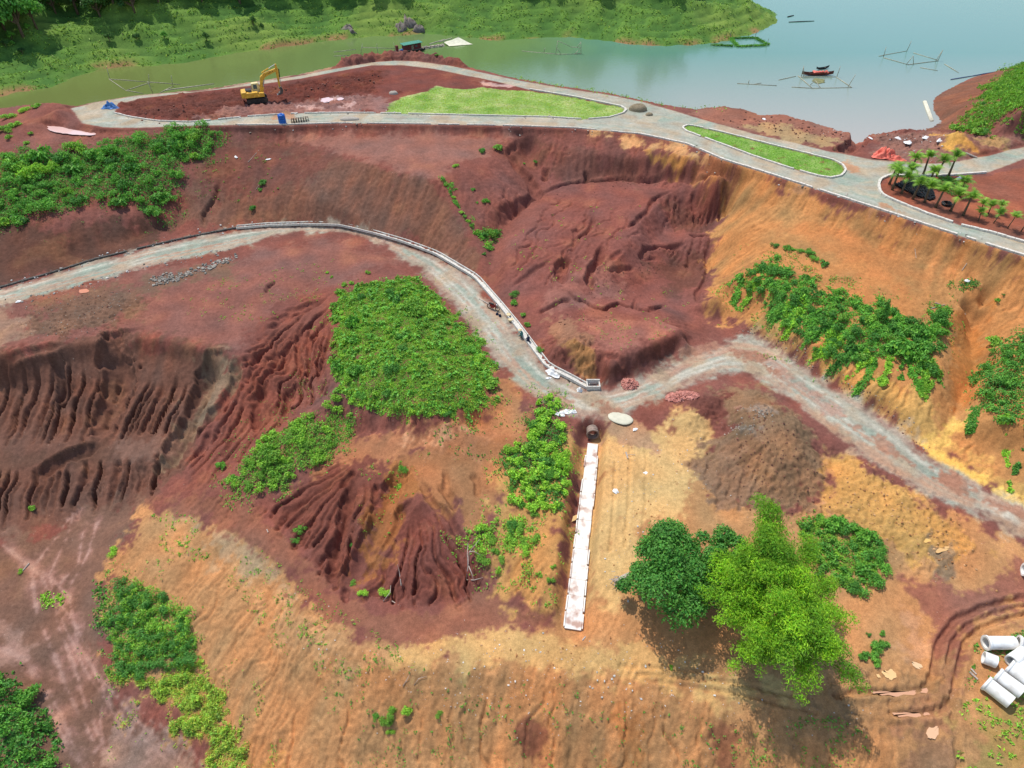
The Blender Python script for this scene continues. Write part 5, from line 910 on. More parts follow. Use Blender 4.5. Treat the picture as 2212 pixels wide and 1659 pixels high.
for i, (poly, n_, sz) in enumerate(WEEDS):
    rng = np.random.default_rng(300 + i); Ps = []; rr = random.Random(i)
    while len(Ps) < n_:
        x, y = rr.uniform(min(p[0] for p in poly), max(p[0] for p in poly)), rr.uniform(min(p[1] for p in poly), max(p[1] for p in poly))
        if not in_poly(x, y, poly): continue
        q = G(x, y)
        if float(hz(NE, q[0], q[1])) > -.2: Ps.append(q)
    c = np.array(Ps); k = 7; P = np.repeat(c, k, 0) + rng.normal(0, 1, (len(c) * k, 3)) * np.repeat(rng.uniform(.04, .26, (len(c), 1)), k, 0) * [1, 1, .4]; P[:, 2] += .06
    V, F, Cc = leaves(P, rng.normal(0, .5, P.shape) + [0, 0, .8], sz * rng.uniform(.6, 1.5, len(P)), .5, rng); o = link('weeds', mesh_np('weeds', V, F, [(LB, LM)[i % 2]], Cc, False)); tag(o, 'sparse small weeds dotted over bare soil', kind='stuff')
RH = [(2420,120),(2212,138),(2177,160),(2130,190),(2112,228),(2078,272),(2094,290),(2212,298),(2420,290)]
cover('grass', 'lush green grass on the hill at the right edge of the lake', RH, 45, .55, LB, .7, 51, asp=.3, up=.5, edge=1.2)
for p in spaced(RH, 14, 3.0, 52): shrub(0, 0, random.choice((.8, 1.2, 1.6)), random.choice('bbm'), 'green shrub on the hill at the right edge of the lake', 'shrubs on the lake hill', .9, world=p)
cover('grass', 'tufts of grass along the crest of the lake bank', [(1040,150),(1110,166),(1500,231),(1560,240),(1500,240),(1110,172)], 5, .3, LB, .4, 53, edge=.6, clump=2)

# --- trees
def limb_tree(name, label, base, crown_c, crown_r, n, m, seed, lobes=26, size=.34, cat='tree', group=None, squash=.8):
    rng = np.random.default_rng(seed); t = empty(name, base); b = Vector(base); L = []
    for i in range(lobes):
        d = rng.standard_normal(3); d /= np.linalg.norm(d); d[2] = abs(d[2]) * .9 - .15; r = crown_r * rng.uniform(.4, .95); L.append((*(Vector(crown_c) - b + Vector(d * r * np.array([1, 1, squash]))), crown_r * rng.uniform(.16, .36)))
    link('crown', lobes_mesh('crown', L, n, size, m, rng, .5), t)
    mb = MB(); c = Vector(crown_c) - b; mb.tube([(0, 0, -.3), c * .35 + Vector((.1, 0, 0)), c * .75, c], [crown_r * .075, crown_r * .06, crown_r * .045, .03])
    for l in L[::2]: mb.tube([c * .55, (c * .6 + Vector(l[:3])) * .5, Vector(l[:3])], [crown_r * .04, crown_r * .025, .02], 5)
    mb.build('trunk', BARK, t, smooth_=True); return tag(t, label, cat, group)
g0 = G(1440, 1300); limb_tree('broadleaf_tree', 'dark green broad tree with uneven crown left of the bamboo', g0, (g0[0] - .2, g0[1] + .7, g0[2] + 3.3), 4.5, 17000, LD, 61, 30, .3, squash=.7)
g1 = G(1545, 1262); limb_tree('broadleaf_tree', 'smaller broadleaf tree between the dark tree and the bamboo', g1, (g1[0], g1[1] + .3, g1[2] + 3.6), 3.1, 7500, LM, 62, 20, .28)
g1 = G(1395, 1285); limb_tree('broadleaf_tree', 'low leafy tree leaning over the uprooted stump', g1, (g1[0] - .3, g1[1] + .2, g1[2] + 1.7), 2.0, 3600, LD, 63, 14, .28)
def bamboo():
    rng = np.random.default_rng(71); bx, by, bz = G(1665, 1372); t = empty('bamboo_clump', (bx, by, bz))
    tag(t, 'tall yellow green bamboo clump with arching plumes casting a shadow', 'bamboo')
    tips = [(1640,1072,-5.2),(1652,1130,-5.2),(1600,1185,-6.0),(1690,1180,-6.2),(1750,1165,-8.4),(1545,1235,-8.0),(1640,1235,-5.4),(1720,1245,-6.4),(1590,1290,-7.6),(1680,1310,-5.6),(1780,1330,-7.8),(1828,1335,-9.4),(1560,1345,-9.0),(1622,1395,-7.8),(1720,1385,-6.2),(1790,1420,-7.6),(1855,1465,-9.0),(1645,1440,-8.8),(1735,1500,-8.8),(1715,1450,-6.8),(1600,1440,-10.4),(1760,1390,-7.0),(1530,1285,-9.4),(1545,1200,-8.6),(1585,1240,-6.8),(1640,1160,-5.0),(1800,1260,-9.5),(1690,1420,-7.4)]
    for i, (x, y, z) in enumerate(tips):
        tip = Vector(at(x, y, z)) - Vector((bx, by, bz)); a = rng.random() * 6.28; p0 = Vector((math.cos(a) * rng.uniform(.2, 1.1), math.sin(a) * rng.uniform(.2, 1.1), -.2)); top = max(tip.z * 1.12, tip.z + .6)
        ctrl = Vector((p0.x * .6 + tip.x * .3, p0.y * .6 + tip.y * .3, top)); cv = [p0.lerp(ctrl, s_).lerp(ctrl.lerp(tip, s_), s_) for s_ in np.linspace(0, 1, 9)]
        cu = MB().tube(cv, list(np.linspace(.06, .015, 9)), 5).build('culm', CULM, t, smooth_=True)
        L = []
        for s_ in np.linspace(.48, 1.0, 9):
            p = p0.lerp(ctrl, s_).lerp(ctrl.lerp(tip, s_), s_); rr = (.85 + 1.25 * math.sin(math.pi * min(1, (s_ - .42) / .62))) * rng.uniform(.8, 1.15)
            for q in range(2): L.append((p.x + rng.normal(0, .35), p.y + rng.normal(0, .35), p.z + rng.normal(-.15, .3), rr * .52))
        link('foliage', lobes_mesh('foliage', L, 2900, .27, LY, rng, .26, .35, .6), cu)
bamboo()

# ------------------------------------------------------------------ built things
CONC = mat('concrete_pale', (214, 208, 196), .85, .14, 5, bump=.2); CONCW = mat('concrete_white', (242, 241, 236), .7, .03, 1.6, col2=(212, 206, 196), bump=.15); STONE = mat('kerb_stone', (216, 208, 194), .9, .16, 4, bump=.3); STONED = mat('kerb_dark', (92, 88, 82), .9, .3, 4)
YELP = mat('excavator_yellow', (226, 178, 62), .45, .12, 3, col2=(196, 144, 52)); DARK = mat('dark_steel', (52, 48, 46), .6, .25, 6); GLASS = mat('cab_glass', (60, 84, 92), .15, .1, 2, spec=.6); STEEL = mat('bright_steel', (186, 188, 190), .35, .1, 5, .7); CREAM = mat('cab_cream', (226, 208, 150), .5, .1, 4)
BLUE = mat('blue_plastic', (36, 104, 190), .4, .1, 4); BLUET = mat('blue_tarp', (70, 120, 180), .5, .25, 2); TARP = mat('orange_tarp', (226, 112, 92), .55, .12, 2, bump=.3); BLACKP = mat('black_plastic', (34, 36, 38), .45, .3, 8); BAMB = mat('pole_bamboo', (186, 178, 152), .7, .2, 3); WOODG = mat('weathered_plank', (150, 132, 112), .85, .25, 4); ROOFG = mat('green_roof_sheet', (86, 154, 132), .5, .12, 3); REDW = mat('red_board_wall', (122, 58, 58), .8, .15, 3); NETM = mat('net_cloth', (222, 218, 190), .9, .08, 1.5); BRICK = mat('brick', (208, 148, 132), .9, .15, 2.5, col2=(172, 108, 94)); SACK = mat('white_sack', (232, 230, 226), .7, .06, 4); RUB = mat('rubber', (30, 30, 30), .7, .2, 6); REDP = mat('red_paint', (140, 34, 34), .35, .1, 5); SLURRY = mat('cement_slurry', (206, 200, 176), .9, .05, 2); SKIN = mat('skin', (150, 104, 80), .6, .08, 5); NAVY = mat('navy_cloth', (38, 44, 66), .9, .15, 8); TEAL = mat('teal_cloth', (92, 150, 140), .9, .12, 8); STRAW = mat('straw', (218, 196, 150), .85, .12, 9)
UNIT = MB().box((0, 0, 0), (1, 1, 1)); _u = UNIT.build('kerb_stone', STONE, bevel=.06); KERB_ME = _u.data; bpy.data.objects.remove(_u)
def resample(P, step):
    P = np.asarray(P, float); d = np.concatenate([[0], np.cumsum(np.hypot(*np.diff(P[:, :2], axis=0).T))]); n = max(1, int(round(d[-1] / step))); q = np.linspace(0, d[-1], n + 1)
    return np.stack([np.interp(q, d, P[:, k]) for k in range(P.shape[1])], 1)
def ground_pts(P2): return np.column_stack([P2, hz(Hs, P2[:, 0], P2[:, 1])])
def kerb(P2, label, step=1.0, w=.28, h=.22, me=None, name='kerb', part='kerb_stone', miss=.04, jit=.02, seed=0, z=None):
    """a line of separate kerb stones"""
    rr = random.Random(seed); P = resample(ground_pts(np.asarray(P2)), step)
    if z is not None: P[:, 2] = z
    t = empty(name, tuple(P[len(P) // 2])); o0 = Vector(t.location); t['kind'] = 'structure'; t['label'] = label
    for a, b in zip(P[:-1], P[1:]):
        if rr.random() < miss: continue
        a, b = Vector(a), Vector(b); L = (b - a).length; o = link(part, me or KERB_ME, t); o.location = (a + b) / 2 - o0 + Vector((0, 0, h * .32 + rr.uniform(-jit, jit))); o.scale = (L * .97, w * rr.uniform(.9, 1.1), h)
        o.rotation_euler = (rr.uniform(-.05, .05), -math.asin(max(-1, min(1, (b.z - a.z) / L))), math.atan2(b.y - a.y, b.x - a.x) + rr.uniform(-.03, .03))
    return t
_d = MB().box((0, 0, 0), (1, 1, 1)).build('kerb_stone', STONED, bevel=.05); KERB_DK = _d.data; bpy.data.objects.remove(_d)
kerb(flat(ROAD_NEAR[1:9]), 'pale stone kerb along the outer edge of the upper road on the right', 1.05, .34, .26, seed=1, z=0.02)
kerb(flat(ROAD_NEAR[8:15]), 'thin stone kerb along the outer edge of the upper road on the left', 1.2, .2, .2, seed=2, miss=.12, z=0.02)
kerb(np.vstack([W_IS2, W_IS2[:1]]), 'pale stone kerb around the narrow lawn strip', .9, .28, .26, seed=3, z=0.02)
kerb(flat(ISLE1[0:16]), 'low stone kerb along the road side of the platform island', 1.2, .2, .22, seed=4, miss=.08, z=0.02)
kerb(flat(ISLE1[13:18]), 'curved pale kerb at the tip of the large lawn', .6, .32, .3, seed=41, miss=0, z=0.02)
kerb(flat(ROAD_FORK[2:-1]), 'pale stone kerb around the palm nursery bed', 1.0, .34, .3, seed=5, miss=.02, z=0.02)
off = lambda P, k: P + np.column_stack([-np.gradient(P[:, 1]), np.gradient(P[:, 0])]) / np.maximum(np.hypot(np.gradient(P[:, 0]), np.gradient(P[:, 1])), 1e-6)[:, None] * k
W_DR = off(W_MIDF, .35)
kerb(W_DR[1:8], 'dark concrete edging along the left half of the lower road', 1.3, .3, .22, KERB_DK, seed=6, miss=.05)
# U shaped drain of precast sections
def drain(P2, label):
    me = MB().prism([(-.5, -.05), (-.5, .30), (-.36, .30), (-.36, .06), (.36, .06), (.36, .30), (.5, .30), (.5, -.05)], -.5, .5).build('drain_section', CONC); d = me.data; bpy.data.objects.remove(me)
    P = resample(ground_pts(P2), 1.2); t = empty('drain', tuple(P[0])); tag(t, label, kind='structure'); o0 = Vector(P[0])
    for a, b in zip(P[:-1], P[1:]):
        a, b = Vector(a), Vector(b); L = (b - a).length; o = link('drain_section', d, t); o.location = (a + b) / 2 - o0 + Vector((0, 0, .0)); o.scale = (.8, L * .985, 1); o.rotation_euler = (math.asin((b.z - a.z) / L), random.uniform(-.02, .02), math.atan2(b.y - a.y, b.x - a.x) - math.pi / 2)
drain(W_DR[7:21], 'pale open concrete drain curving along the uphill edge of the lower road')
# culvert inlet box, pipe mouth, chute
def culvert():
    p = Vector(at(1281, 836, -11.6)); t = empty('culvert_inlet', p, .0); tag(t, 'open concrete inlet box of the culvert beside the road bend', 'culvert')
    for c, d in (((-.72, 0, .1), (.14, .95, .9)), ((.72, 0, .1), (.14, .95, .9)), ((0, -.5, .1), (1.58, .14, .9)), ((0, .5, .2), (1.58, .14, 1.1))): MB().box(c, d).build('wall', CONC, t, .015)
    MB().box((0, 0, -.42), (1.3, .86, .1)).build('floor', DARK, t)
    t = empty('culvert_pipe', (CH_A[0] + .03, CH_A[1] + .55, CHZ0 + .62)); tag(t, 'round concrete culvert pipe opening at the head of the white chute', 'pipe')
    pipe_mesh('barrel', .66, .53, .9, t, mat('culvert_concrete', (150, 130, 116), .9, .2, 3, bump=.3), (0, .45, 0)); pipe_mesh('collar', .72, .6, .16, t, MATS['culvert_concrete'], (0, .02, 0))
def ring(n=28): return [(math.cos(2 * math.pi * i / n), math.sin(2 * math.pi * i / n)) for i in range(n)]
def pipe_mesh(name, ro, ri, L, parent, m, loc=(0, 0, 0), bell=False):
    """hollow pipe along y with a thick rim"""
    R = ring(); st = [(-L / 2, ro), (L / 2, ro)] if not bell else [(-L / 2, ro * 1.14), (-L / 2 + .16, ro * 1.14), (-L / 2 + .26, ro), (L / 2, ro)]
    rows_ = [(y, r) for y, r in st] + [(L / 2, ri), (-L / 2, ri)]; V = [(c * r, y, s * r) for y, r in rows_ for c, s in R]; n = len(R); k = len(rows_)
    F = [(i * n + j, i * n + (j + 1) % n, ((i + 1) % k) * n + (j + 1) % n, ((i + 1) % k) * n + j) for i in range(k) for j in range(n)]
    mb = MB(); mb.add([(a + loc[0], b + loc[1], c + loc[2]) for a, b, c in V], F); return mb.build(name, m, parent, smooth_=False)
culvert()
def chute():
    A, B = Vector(CH_A) + Vector((0, -.3, 0)), Vector(CH_B); t = empty('chute', A); tag(t, 'long white concrete chute running down from the culvert pipe', 'chute'); n = 13; e = B - A; L = e.length / n; d = e.normalized(); yaw = math.atan2(d.y, d.x); pit = -math.asin(d.z); rr = random.Random(3)
    m = mat('chute_concrete', (226, 220, 210), .85, .04, .8, col2=(182, 150, 134), bump=.15); m.node_tree.nodes['Color Ramp'].color_ramp.elements[0].position = .36; m.node_tree.nodes['Color Ramp'].color_ramp.elements[1].position = .50
    for i in range(n):
        c = e * ((i + .5) / n); w = 1.14 + .03 * i + rr.uniform(-.012, .012); R = Euler((0, pit, yaw)).to_matrix()
        o = MB().box((0, 0, 0), (L * .997, w, .16)).build('slab', m, t, .02); o.location = c + Vector((rr.uniform(-.03, .03), 0, rr.uniform(-.015, .015))); o.rotation_euler = (rr.uniform(-.01, .01), pit, yaw + rr.uniform(-.012, .012))
        for s_ in (-1, 1):
            if rr.random() < .12: continue
            o = MB().box((0, 0, 0), (L * rr.uniform(.8, .97), .13, .26)).build('side_lip', m, t, .02); o.location = c + R @ Vector((rr.uniform(-.05, .05), s_ * (w / 2 + .075), .06)); o.rotation_euler = (0, pit, yaw + rr.uniform(-.03, .03))
chute()
def conc_pipe(x0, y0, x1, y1, label, ro=.56, lift=0.0, bell=True, L=None):
    a, b = Vector(G(x0, y0)), Vector(G(x1, y1)); c = (a + b) / 2; d = b - a; t = empty('concrete_pipe', (c.x, c.y, float(hz(Hs, c.x, c.y)) + ro * 1.02 + lift)); t.rotation_euler = (0, 0, math.atan2(d.y, d.x) - math.pi / 2)
    pipe_mesh('barrel', ro, ro * .8, L or d.length, t, CONCW, bell=bell); return tag(t, label, 'concrete pipe', 'concrete pipes lying at the right edge')
conc_pipe(2121,1398,2184,1396,'long concrete pipe lying level with its open mouth to the left', .54); conc_pipe(2190,1396,2240,1412,'concrete pipe end to end behind the level one at the edge', .54); conc_pipe(2117,1428,2145,1438,'short concrete pipe standing alone left of the stack', .5, 0, False)
conc_pipe(2176,1440,2206,1418,'short concrete pipe tilted towards the upper right', .56, 0, False); conc_pipe(2182,1458,2200,1440,'shortest concrete pipe wedged between the others', .5, 0, False, 1.0)
conc_pipe(2121,1482,2176,1526,'outermost of three long concrete pipes lying side by side', .56); conc_pipe(2146,1464,2199,1506,'middle one of three long concrete pipes lying side by side', .56); conc_pipe(2171,1446,2224,1488,'innermost of three long concrete pipes lying side by side', .56); conc_pipe(2204,1238,2240,1246,'lone concrete pipe at the edge above the muddy ruts', .52)
cover('grass', 'short turf of the large lawn by the lake', LAWN1, 38, .2, LG, .08, 71, asp=.3, up=.9, edge=.25); cover('grass', 'short turf of the narrow lawn strip', ISLE2[1:], 60, .17, LB, .08, 72, asp=.3, up=.9, edge=.1)
# puddles
for poly, col, lab in PUDDLES:
    P = GP(poly); c = P.mean(0); z = float(hz(Hs, *c)) + .045
    for _ in range(2): P = np.stack([.75 * P + .25 * np.roll(P, -1, 0), .25 * P + .75 * np.roll(P, -1, 0)], 1).reshape(-1, 2)
    P = P + np.random.default_rng(len(P)).normal(0, .04, P.shape); m = mat('puddle_%d_%d' % (col[0], col[2]), col, .12, .03, .6, spec=.5)
    P = c + (P - c) * 1.12; o = link('puddle', mesh_np('puddle', [(x, y, z) for x, y in P] + [(*c, z)], [(i, (i + 1) % len(P), len(P)) for i in range(len(P))], [m])); tag(o, lab, kind='structure')
# slurry pad, brick heaps, sacks
def blob(name, x, y, rx, ry, h, m, label, cat, seed, rough=.12, n=26, rz=0.0):
    rng = np.random.default_rng(seed); p = G(x, y); V = []; F = []; ph = rng.random(6) * 6.28
    for k, (rr, zz) in enumerate(((1, -.15), (.97, .25), (.86, .6), (.6, .88), (.3, 1), (.05, 1.02))):
        for i in range(n):
            a = 2 * math.pi * i / n; w = 1 + rough * (math.sin(2 * a + ph[0]) * .5 + math.sin(3 * a + ph[1]) * .35 + math.sin(5 * a + ph[2] + k) * .3) + rng.normal(0, rough * .15); V.append((rx * rr * w * math.cos(a), ry * rr * w * math.sin(a), h * zz * (1 + rng.normal(0, rough * .5))))
    for k in range(5): F += [(k * n + i, k * n + (i + 1) % n, (k + 1) * n + (i + 1) % n, (k + 1) * n + i) for i in range(n)]
    F.append(tuple(range(5 * n, 6 * n))); o = MB().add(V, F).build(name, m, smooth_=True); o.location = p; o.rotation_euler = (0, 0, rz); return tag(o, label, cat)
blob('cement_patch', 1340, 903, 1.45, .95, .14, SLURRY, 'pale oval patch of spilled cement at the road edge', 'cement patch', 1, .05, rz=-.35)
def brick_heap(x, y, rx, ry, h, n, label, seed):
    rng = np.random.default_rng(seed); p = G(x, y); t = empty('brick_heap', p); mb = MB()
    for i in range(n):
        r = rng.random() ** .55; a = rng.random() * 6.28; px, py = rx * r * math.cos(a), ry * r * math.sin(a); z = h * (1 - r) * rng.uniform(.6, 1.05) + .05; gz = float(hz(Hs, p[0] + px, p[1] + py)) - p[2]
        mb.box((px, py, gz + z), (.26, .13, .1), tuple(rng.normal(0, .6, 2)) + (rng.random() * 6.28,))
    mb.build('brick', BRICK, t)['kind'] = 'stuff'; tag(t, label, 'brick heap')
brick_heap(1474, 858, 1.9, .95, .6, 420, 'wide heap of loose red bricks below the road bend', 2); brick_heap(1360, 832, 1.0, .85, .75, 300, 'smaller heap of loose red bricks under the cut bank', 3)
def crumple(name, x, y, rx, ry, h, m, label, cat, seed, n=16, rz=0):
    """a crumpled sheet or sack lying on the ground"""
    rng = np.random.default_rng(seed); p = G(x, y); g = rng.standard_normal((n, n)); 
    for _ in range(2): g = (g + np.roll(g, 1, 0) + np.roll(g, 1, 1) + np.roll(g, -1, 0) + np.roll(g, -1, 1)) / 3
    V = []; ph = rng.random(4) * 6.28
    for j in range(n):
        for i in range(n):
            u, v = i / (n - 1) * 2 - 1, j / (n - 1) * 2 - 1; u, v = u * math.sqrt(1 - v * v / 2), v * math.sqrt(1 - u * u / 2); a = math.atan2(v, u); r = math.hypot(u, v); k = 1 + .22 * math.sin(2 * a + ph[0]) + .12 * math.sin(5 * a + ph[1])
            X, Y = rx * u * k, ry * v * k; V.append((X, Y, max(.02, h * (1 - r ** 2.2) * (.75 + .5 * g[j, i]) + .05 * h * g[j, i]) + .02))
    F = [(j * n + i, j * n + i + 1, (j + 1) * n + i + 1, (j + 1) * n + i) for j in range(n - 1) for i in range(n - 1)]
    o = MB().add(V, F).build(name, m, smooth_=True); o.location = p; o.rotation_euler = (0, 0, rz); return tag(o, label, cat)
crumple('white_sacks', 1194, 808, .95, .55, .45, SACK, 'crumpled heap of white sacks at the drain edge', 'sacks', 1, rz=-.5); crumple('white_sack', 1252, 844, .4, .28, .4, SACK, 'single full white sack beside the culvert inlet', 'sack', 2); crumple('plastic_sheet', 1228, 890, .8, .45, .2, SACK, 'torn white plastic sheet on the road edge above the chute thicket', 'plastic sheet', 3); crumple('plastic_sheet', 1210, 897, .5, .3, .2, SACK, 'smaller scrap of white plastic left of the torn sheet', 'plastic sheet', 31)
crumple('tarp', 1908, 338, 1.7, 1.3, 1.0, TARP, 'crumpled orange tarpaulin heap beside the upper road', 'tarpaulin', 4, 22, -.3); crumple('tarp', 1934, 345, 1.3, .8, .45, TARP, 'flatter orange tarpaulin right of the crumpled heap', 'tarpaulin', 5, 18); crumple('tarp', 238, 234, 1.3, .9, .55, BLUET, 'blue tarpaulin covering a pile at the left road loop', 'tarpaulin', 6, 18)
crumple('plastic_sheet', 1185, 818, .3, .2, .12, SACK, 'small white scrap by the white sacks', 'plastic sheet', 7)
for i, (x, y, r, lab) in enumerate(((1395,1022,.28,'white bag on the yellow pad'), (1372,928,.24,'white bag near the cement patch'), (1330,1062,.3,'pale clump in the wheel track on the yellow pad'), (2090,608,.35,'white bag lying in the weedy patch on the orange slope'), (2072,386,.5,'white sheet lying by the road behind the palms'), (1905,420,.2,'white stone beside the nursery kerb'), (2000,300,.5,'white plastic on the red ground by the lake'), (1960,310,.6,'white plastic strip on the red ground by the lake'), (1880,300,.3,'white scrap by the trench'), (560,1010,.01,''), (580,345,.28,'white scrap on the ledge above the cut slope'), (300,440,.01,''), (1940,300,.45,'white sheet near the red heap by the lake'), (2030,305,.5,'white plastic left of the yellow mound'), (1320,1075,.01,''), (510,340,.3,'white rag on the small red ledge'), (40,652,.28,'white block at the near edge of the lower road'), (1650,258,.35,'white plank on the bank by the lake'))):
    if lab: crumple('plastic_sheet', x, y, r * 1.4, r * .8, r * .5, SACK, lab, 'plastic sheet', 50 + i, 9, i)
# rubble, stone chips along the roads (nobody could count these)
ICO = bmesh.new(); bmesh.ops.create_icosphere(ICO, subdivisions=1, radius=1.0); IV = np.array([v.co[:] for v in ICO.verts]); IF = np.array([[v.index for v in f.verts] for f in ICO.faces]); ICO.free()
def rubble(name, label, lines, n, smin, smax, spread, cols, seed):
    rng = np.random.default_rng(seed); P = np.vstack([resample(np.asarray(l, float), .5) for l in lines]); k = rng.choice(len(P), n); X = P[k] + rng.normal(0, spread, (n, 2)); zz = hz(Hs, X[:, 0], X[:, 1])
    s = smin + (smax - smin) * rng.random(n) ** 3; V = IV[None] * (1 + rng.normal(0, .22, (n, len(IV), 3))) * s[:, None, None] * rng.uniform(.6, 1.2, (n, 1, 3)) * np.array([1, 1, .7]); V = V + np.stack([X[:, 0], X[:, 1], zz + s * .2], 1)[:, None]
    F = (IF[None] + (np.arange(n) * len(IV))[:, None, None]).reshape(-1, 3); cc = np.array([lin(c) for c in cols])[rng.choice(len(cols), n)] * rng.uniform(.75, 1.15, (n, 1)); o = link(name, mesh_np(name, V.reshape(-1, 3), F, [ROCKM], np.repeat(cc, len(IV), 0), False)); return tag(o, label, kind='stuff')
ROCKM = mat('rock', (1.0, 1.0, 1.0), .9, .0, 4, attr='Col', col2=(.8, .8, .8), bump=.3)
WHT = [(214,208,198),(196,188,176),(226,222,214)]; GRY = [(160,152,140),(136,128,116),(182,172,158)]; RDS = [(120,78,66),(140,92,76),(108,70,60)]; ORS = [(190,140,90),(170,118,74),(206,160,112)]
gl = lambda *pls: [GP(p) for p in pls]
rubble('stone_chips', 'pale stone chips scattered along the edge of the lower road', [W_DR[1:9], W_MIDN[1:9]], 420, .04, .22, .5, WHT + GRY, 1); rubble('stone_chips', 'pale stone chips scattered along the upper road kerbs', [flat(ROAD_NEAR[8:16]), flat(ISLE1[4:12]), flat(ROAD_NEAR[0:8])], 520, .04, .2, .5, WHT + GRY, 2)
rubble('rubble', 'grey rubble ridge on the red flat below the lower road', gl([(330,605),(370,600),(430,585),(500,560)], [(340,612),(390,600)]), 420, .06, .3, .5, GRY, 3); rubble('rubble', 'grey broken stone on the dark spoil heap', gl([(1620,880),(1660,890),(1640,900)], [(1580,925),(1620,930)]), 260, .03, .11, .5, GRY, 4); rubble('rubble', 'stones at the foot of the orange scarp beside the road', [off(W_MIDF, .3)[29:38]], 420, .03, .11, .3, GRY + RDS, 5)
rubble('clods', 'earth clods over the brown flat by the lower road', gl([(60,670),(150,650),(260,640)], [(80,700),(180,690),(250,670)], [(120,720),(220,700)]), 800, .03, .1, 1.2, RDS + GRY, 6); rubble('clods', 'earth clods on the dark spoil heap', gl([(1560,960),(1650,980),(1740,1000)], [(1600,1040),(1700,1060),(1760,1080)], [(1600,900),(1700,930)]), 600, .03, .12, 1.3, RDS, 7); rubble('clods', 'orange clods on the lumpy spoil by the road', gl([(1830,1020),(1950,1090),(2060,1170)], [(1840,1080),(1960,1160),(2060,1220)]), 600, .03, .14, 1.4, ORS, 8)
rubble('clods', 'loose orange crumbs on the yellow pad and lower terrace', gl([(1320,980),(1400,1100),(1340,1250)], [(1000,1400),(1300,1430),(1600,1480)], [(1450,950),(1500,1050)]), 600, .03, .12, 1.5, ORS + WHT, 9); rubble('clods', 'red crumbs in the gullied bowl', gl([(1250,650),(1350,600),(1450,560)], [(1200,700),(1300,690)], [(1180,420),(1300,395),(1450,388)]), 400, .03, .12, 1.2, RDS, 10); rubble('clods', 'dark clods on the platform by the excavator', gl([(300,240),(420,240)], [(600,200),(700,190),(800,170)], [(1600,260),(1750,285),(1830,305)], [(1920,300),(2010,310)]), 700, .05, .25, 1.6, RDS, 11)
rubble('rubble', 'white and pink rubble on the red ground by the lake', gl([(1790,290),(1850,310)], [(1910,300),(2020,300)], [(1960,330),(2040,340)]), 220, .04, .16, 1.0, WHT, 12); rubble('stone_chips', 'pale crumbs over the lower orange slope', gl([(600,1330),(760,1440),(1000,1460),(1300,1490),(1600,1560)], [(850,1500),(1200,1540)], [(1700,1540),(1900,1600)]), 500, .03, .09, 1.4, WHT + ORS, 13)
blob('gravel_heap', 1378, 238, 1.5, 1.2, 1.0, mat('gravel_brown', (150, 134, 108), .95, .2, 9, bump=.8), 'brown gravel heap on the road at the lawn tip', 'gravel heap', 8, .14); blob('gravel_heap', 1402, 249, .7, .5, .4, MATS['gravel_brown'], 'small gravel heap right of the brown gravel heap', 'gravel heap', 9, .14); blob('sand_heap', 225, 214, 1.6, .9, .7, mat('sand_grey', (176, 166, 152), .95, .1, 8, bump=.5), 'grey sand heap on the bank at the left road loop', 'sand heap', 10, .12); blob('sand_heap', 850, 203, .8, .6, .5, MATS['sand_grey'], 'little pale sand heap left of the large lawn', 'sand heap', 12, .1); blob('sand_heap', 755, 258, 1.8, .7, .4, MATS['sand_grey'], 'flat grey sand heap on the upper road', 'sand heap', 14, .1)

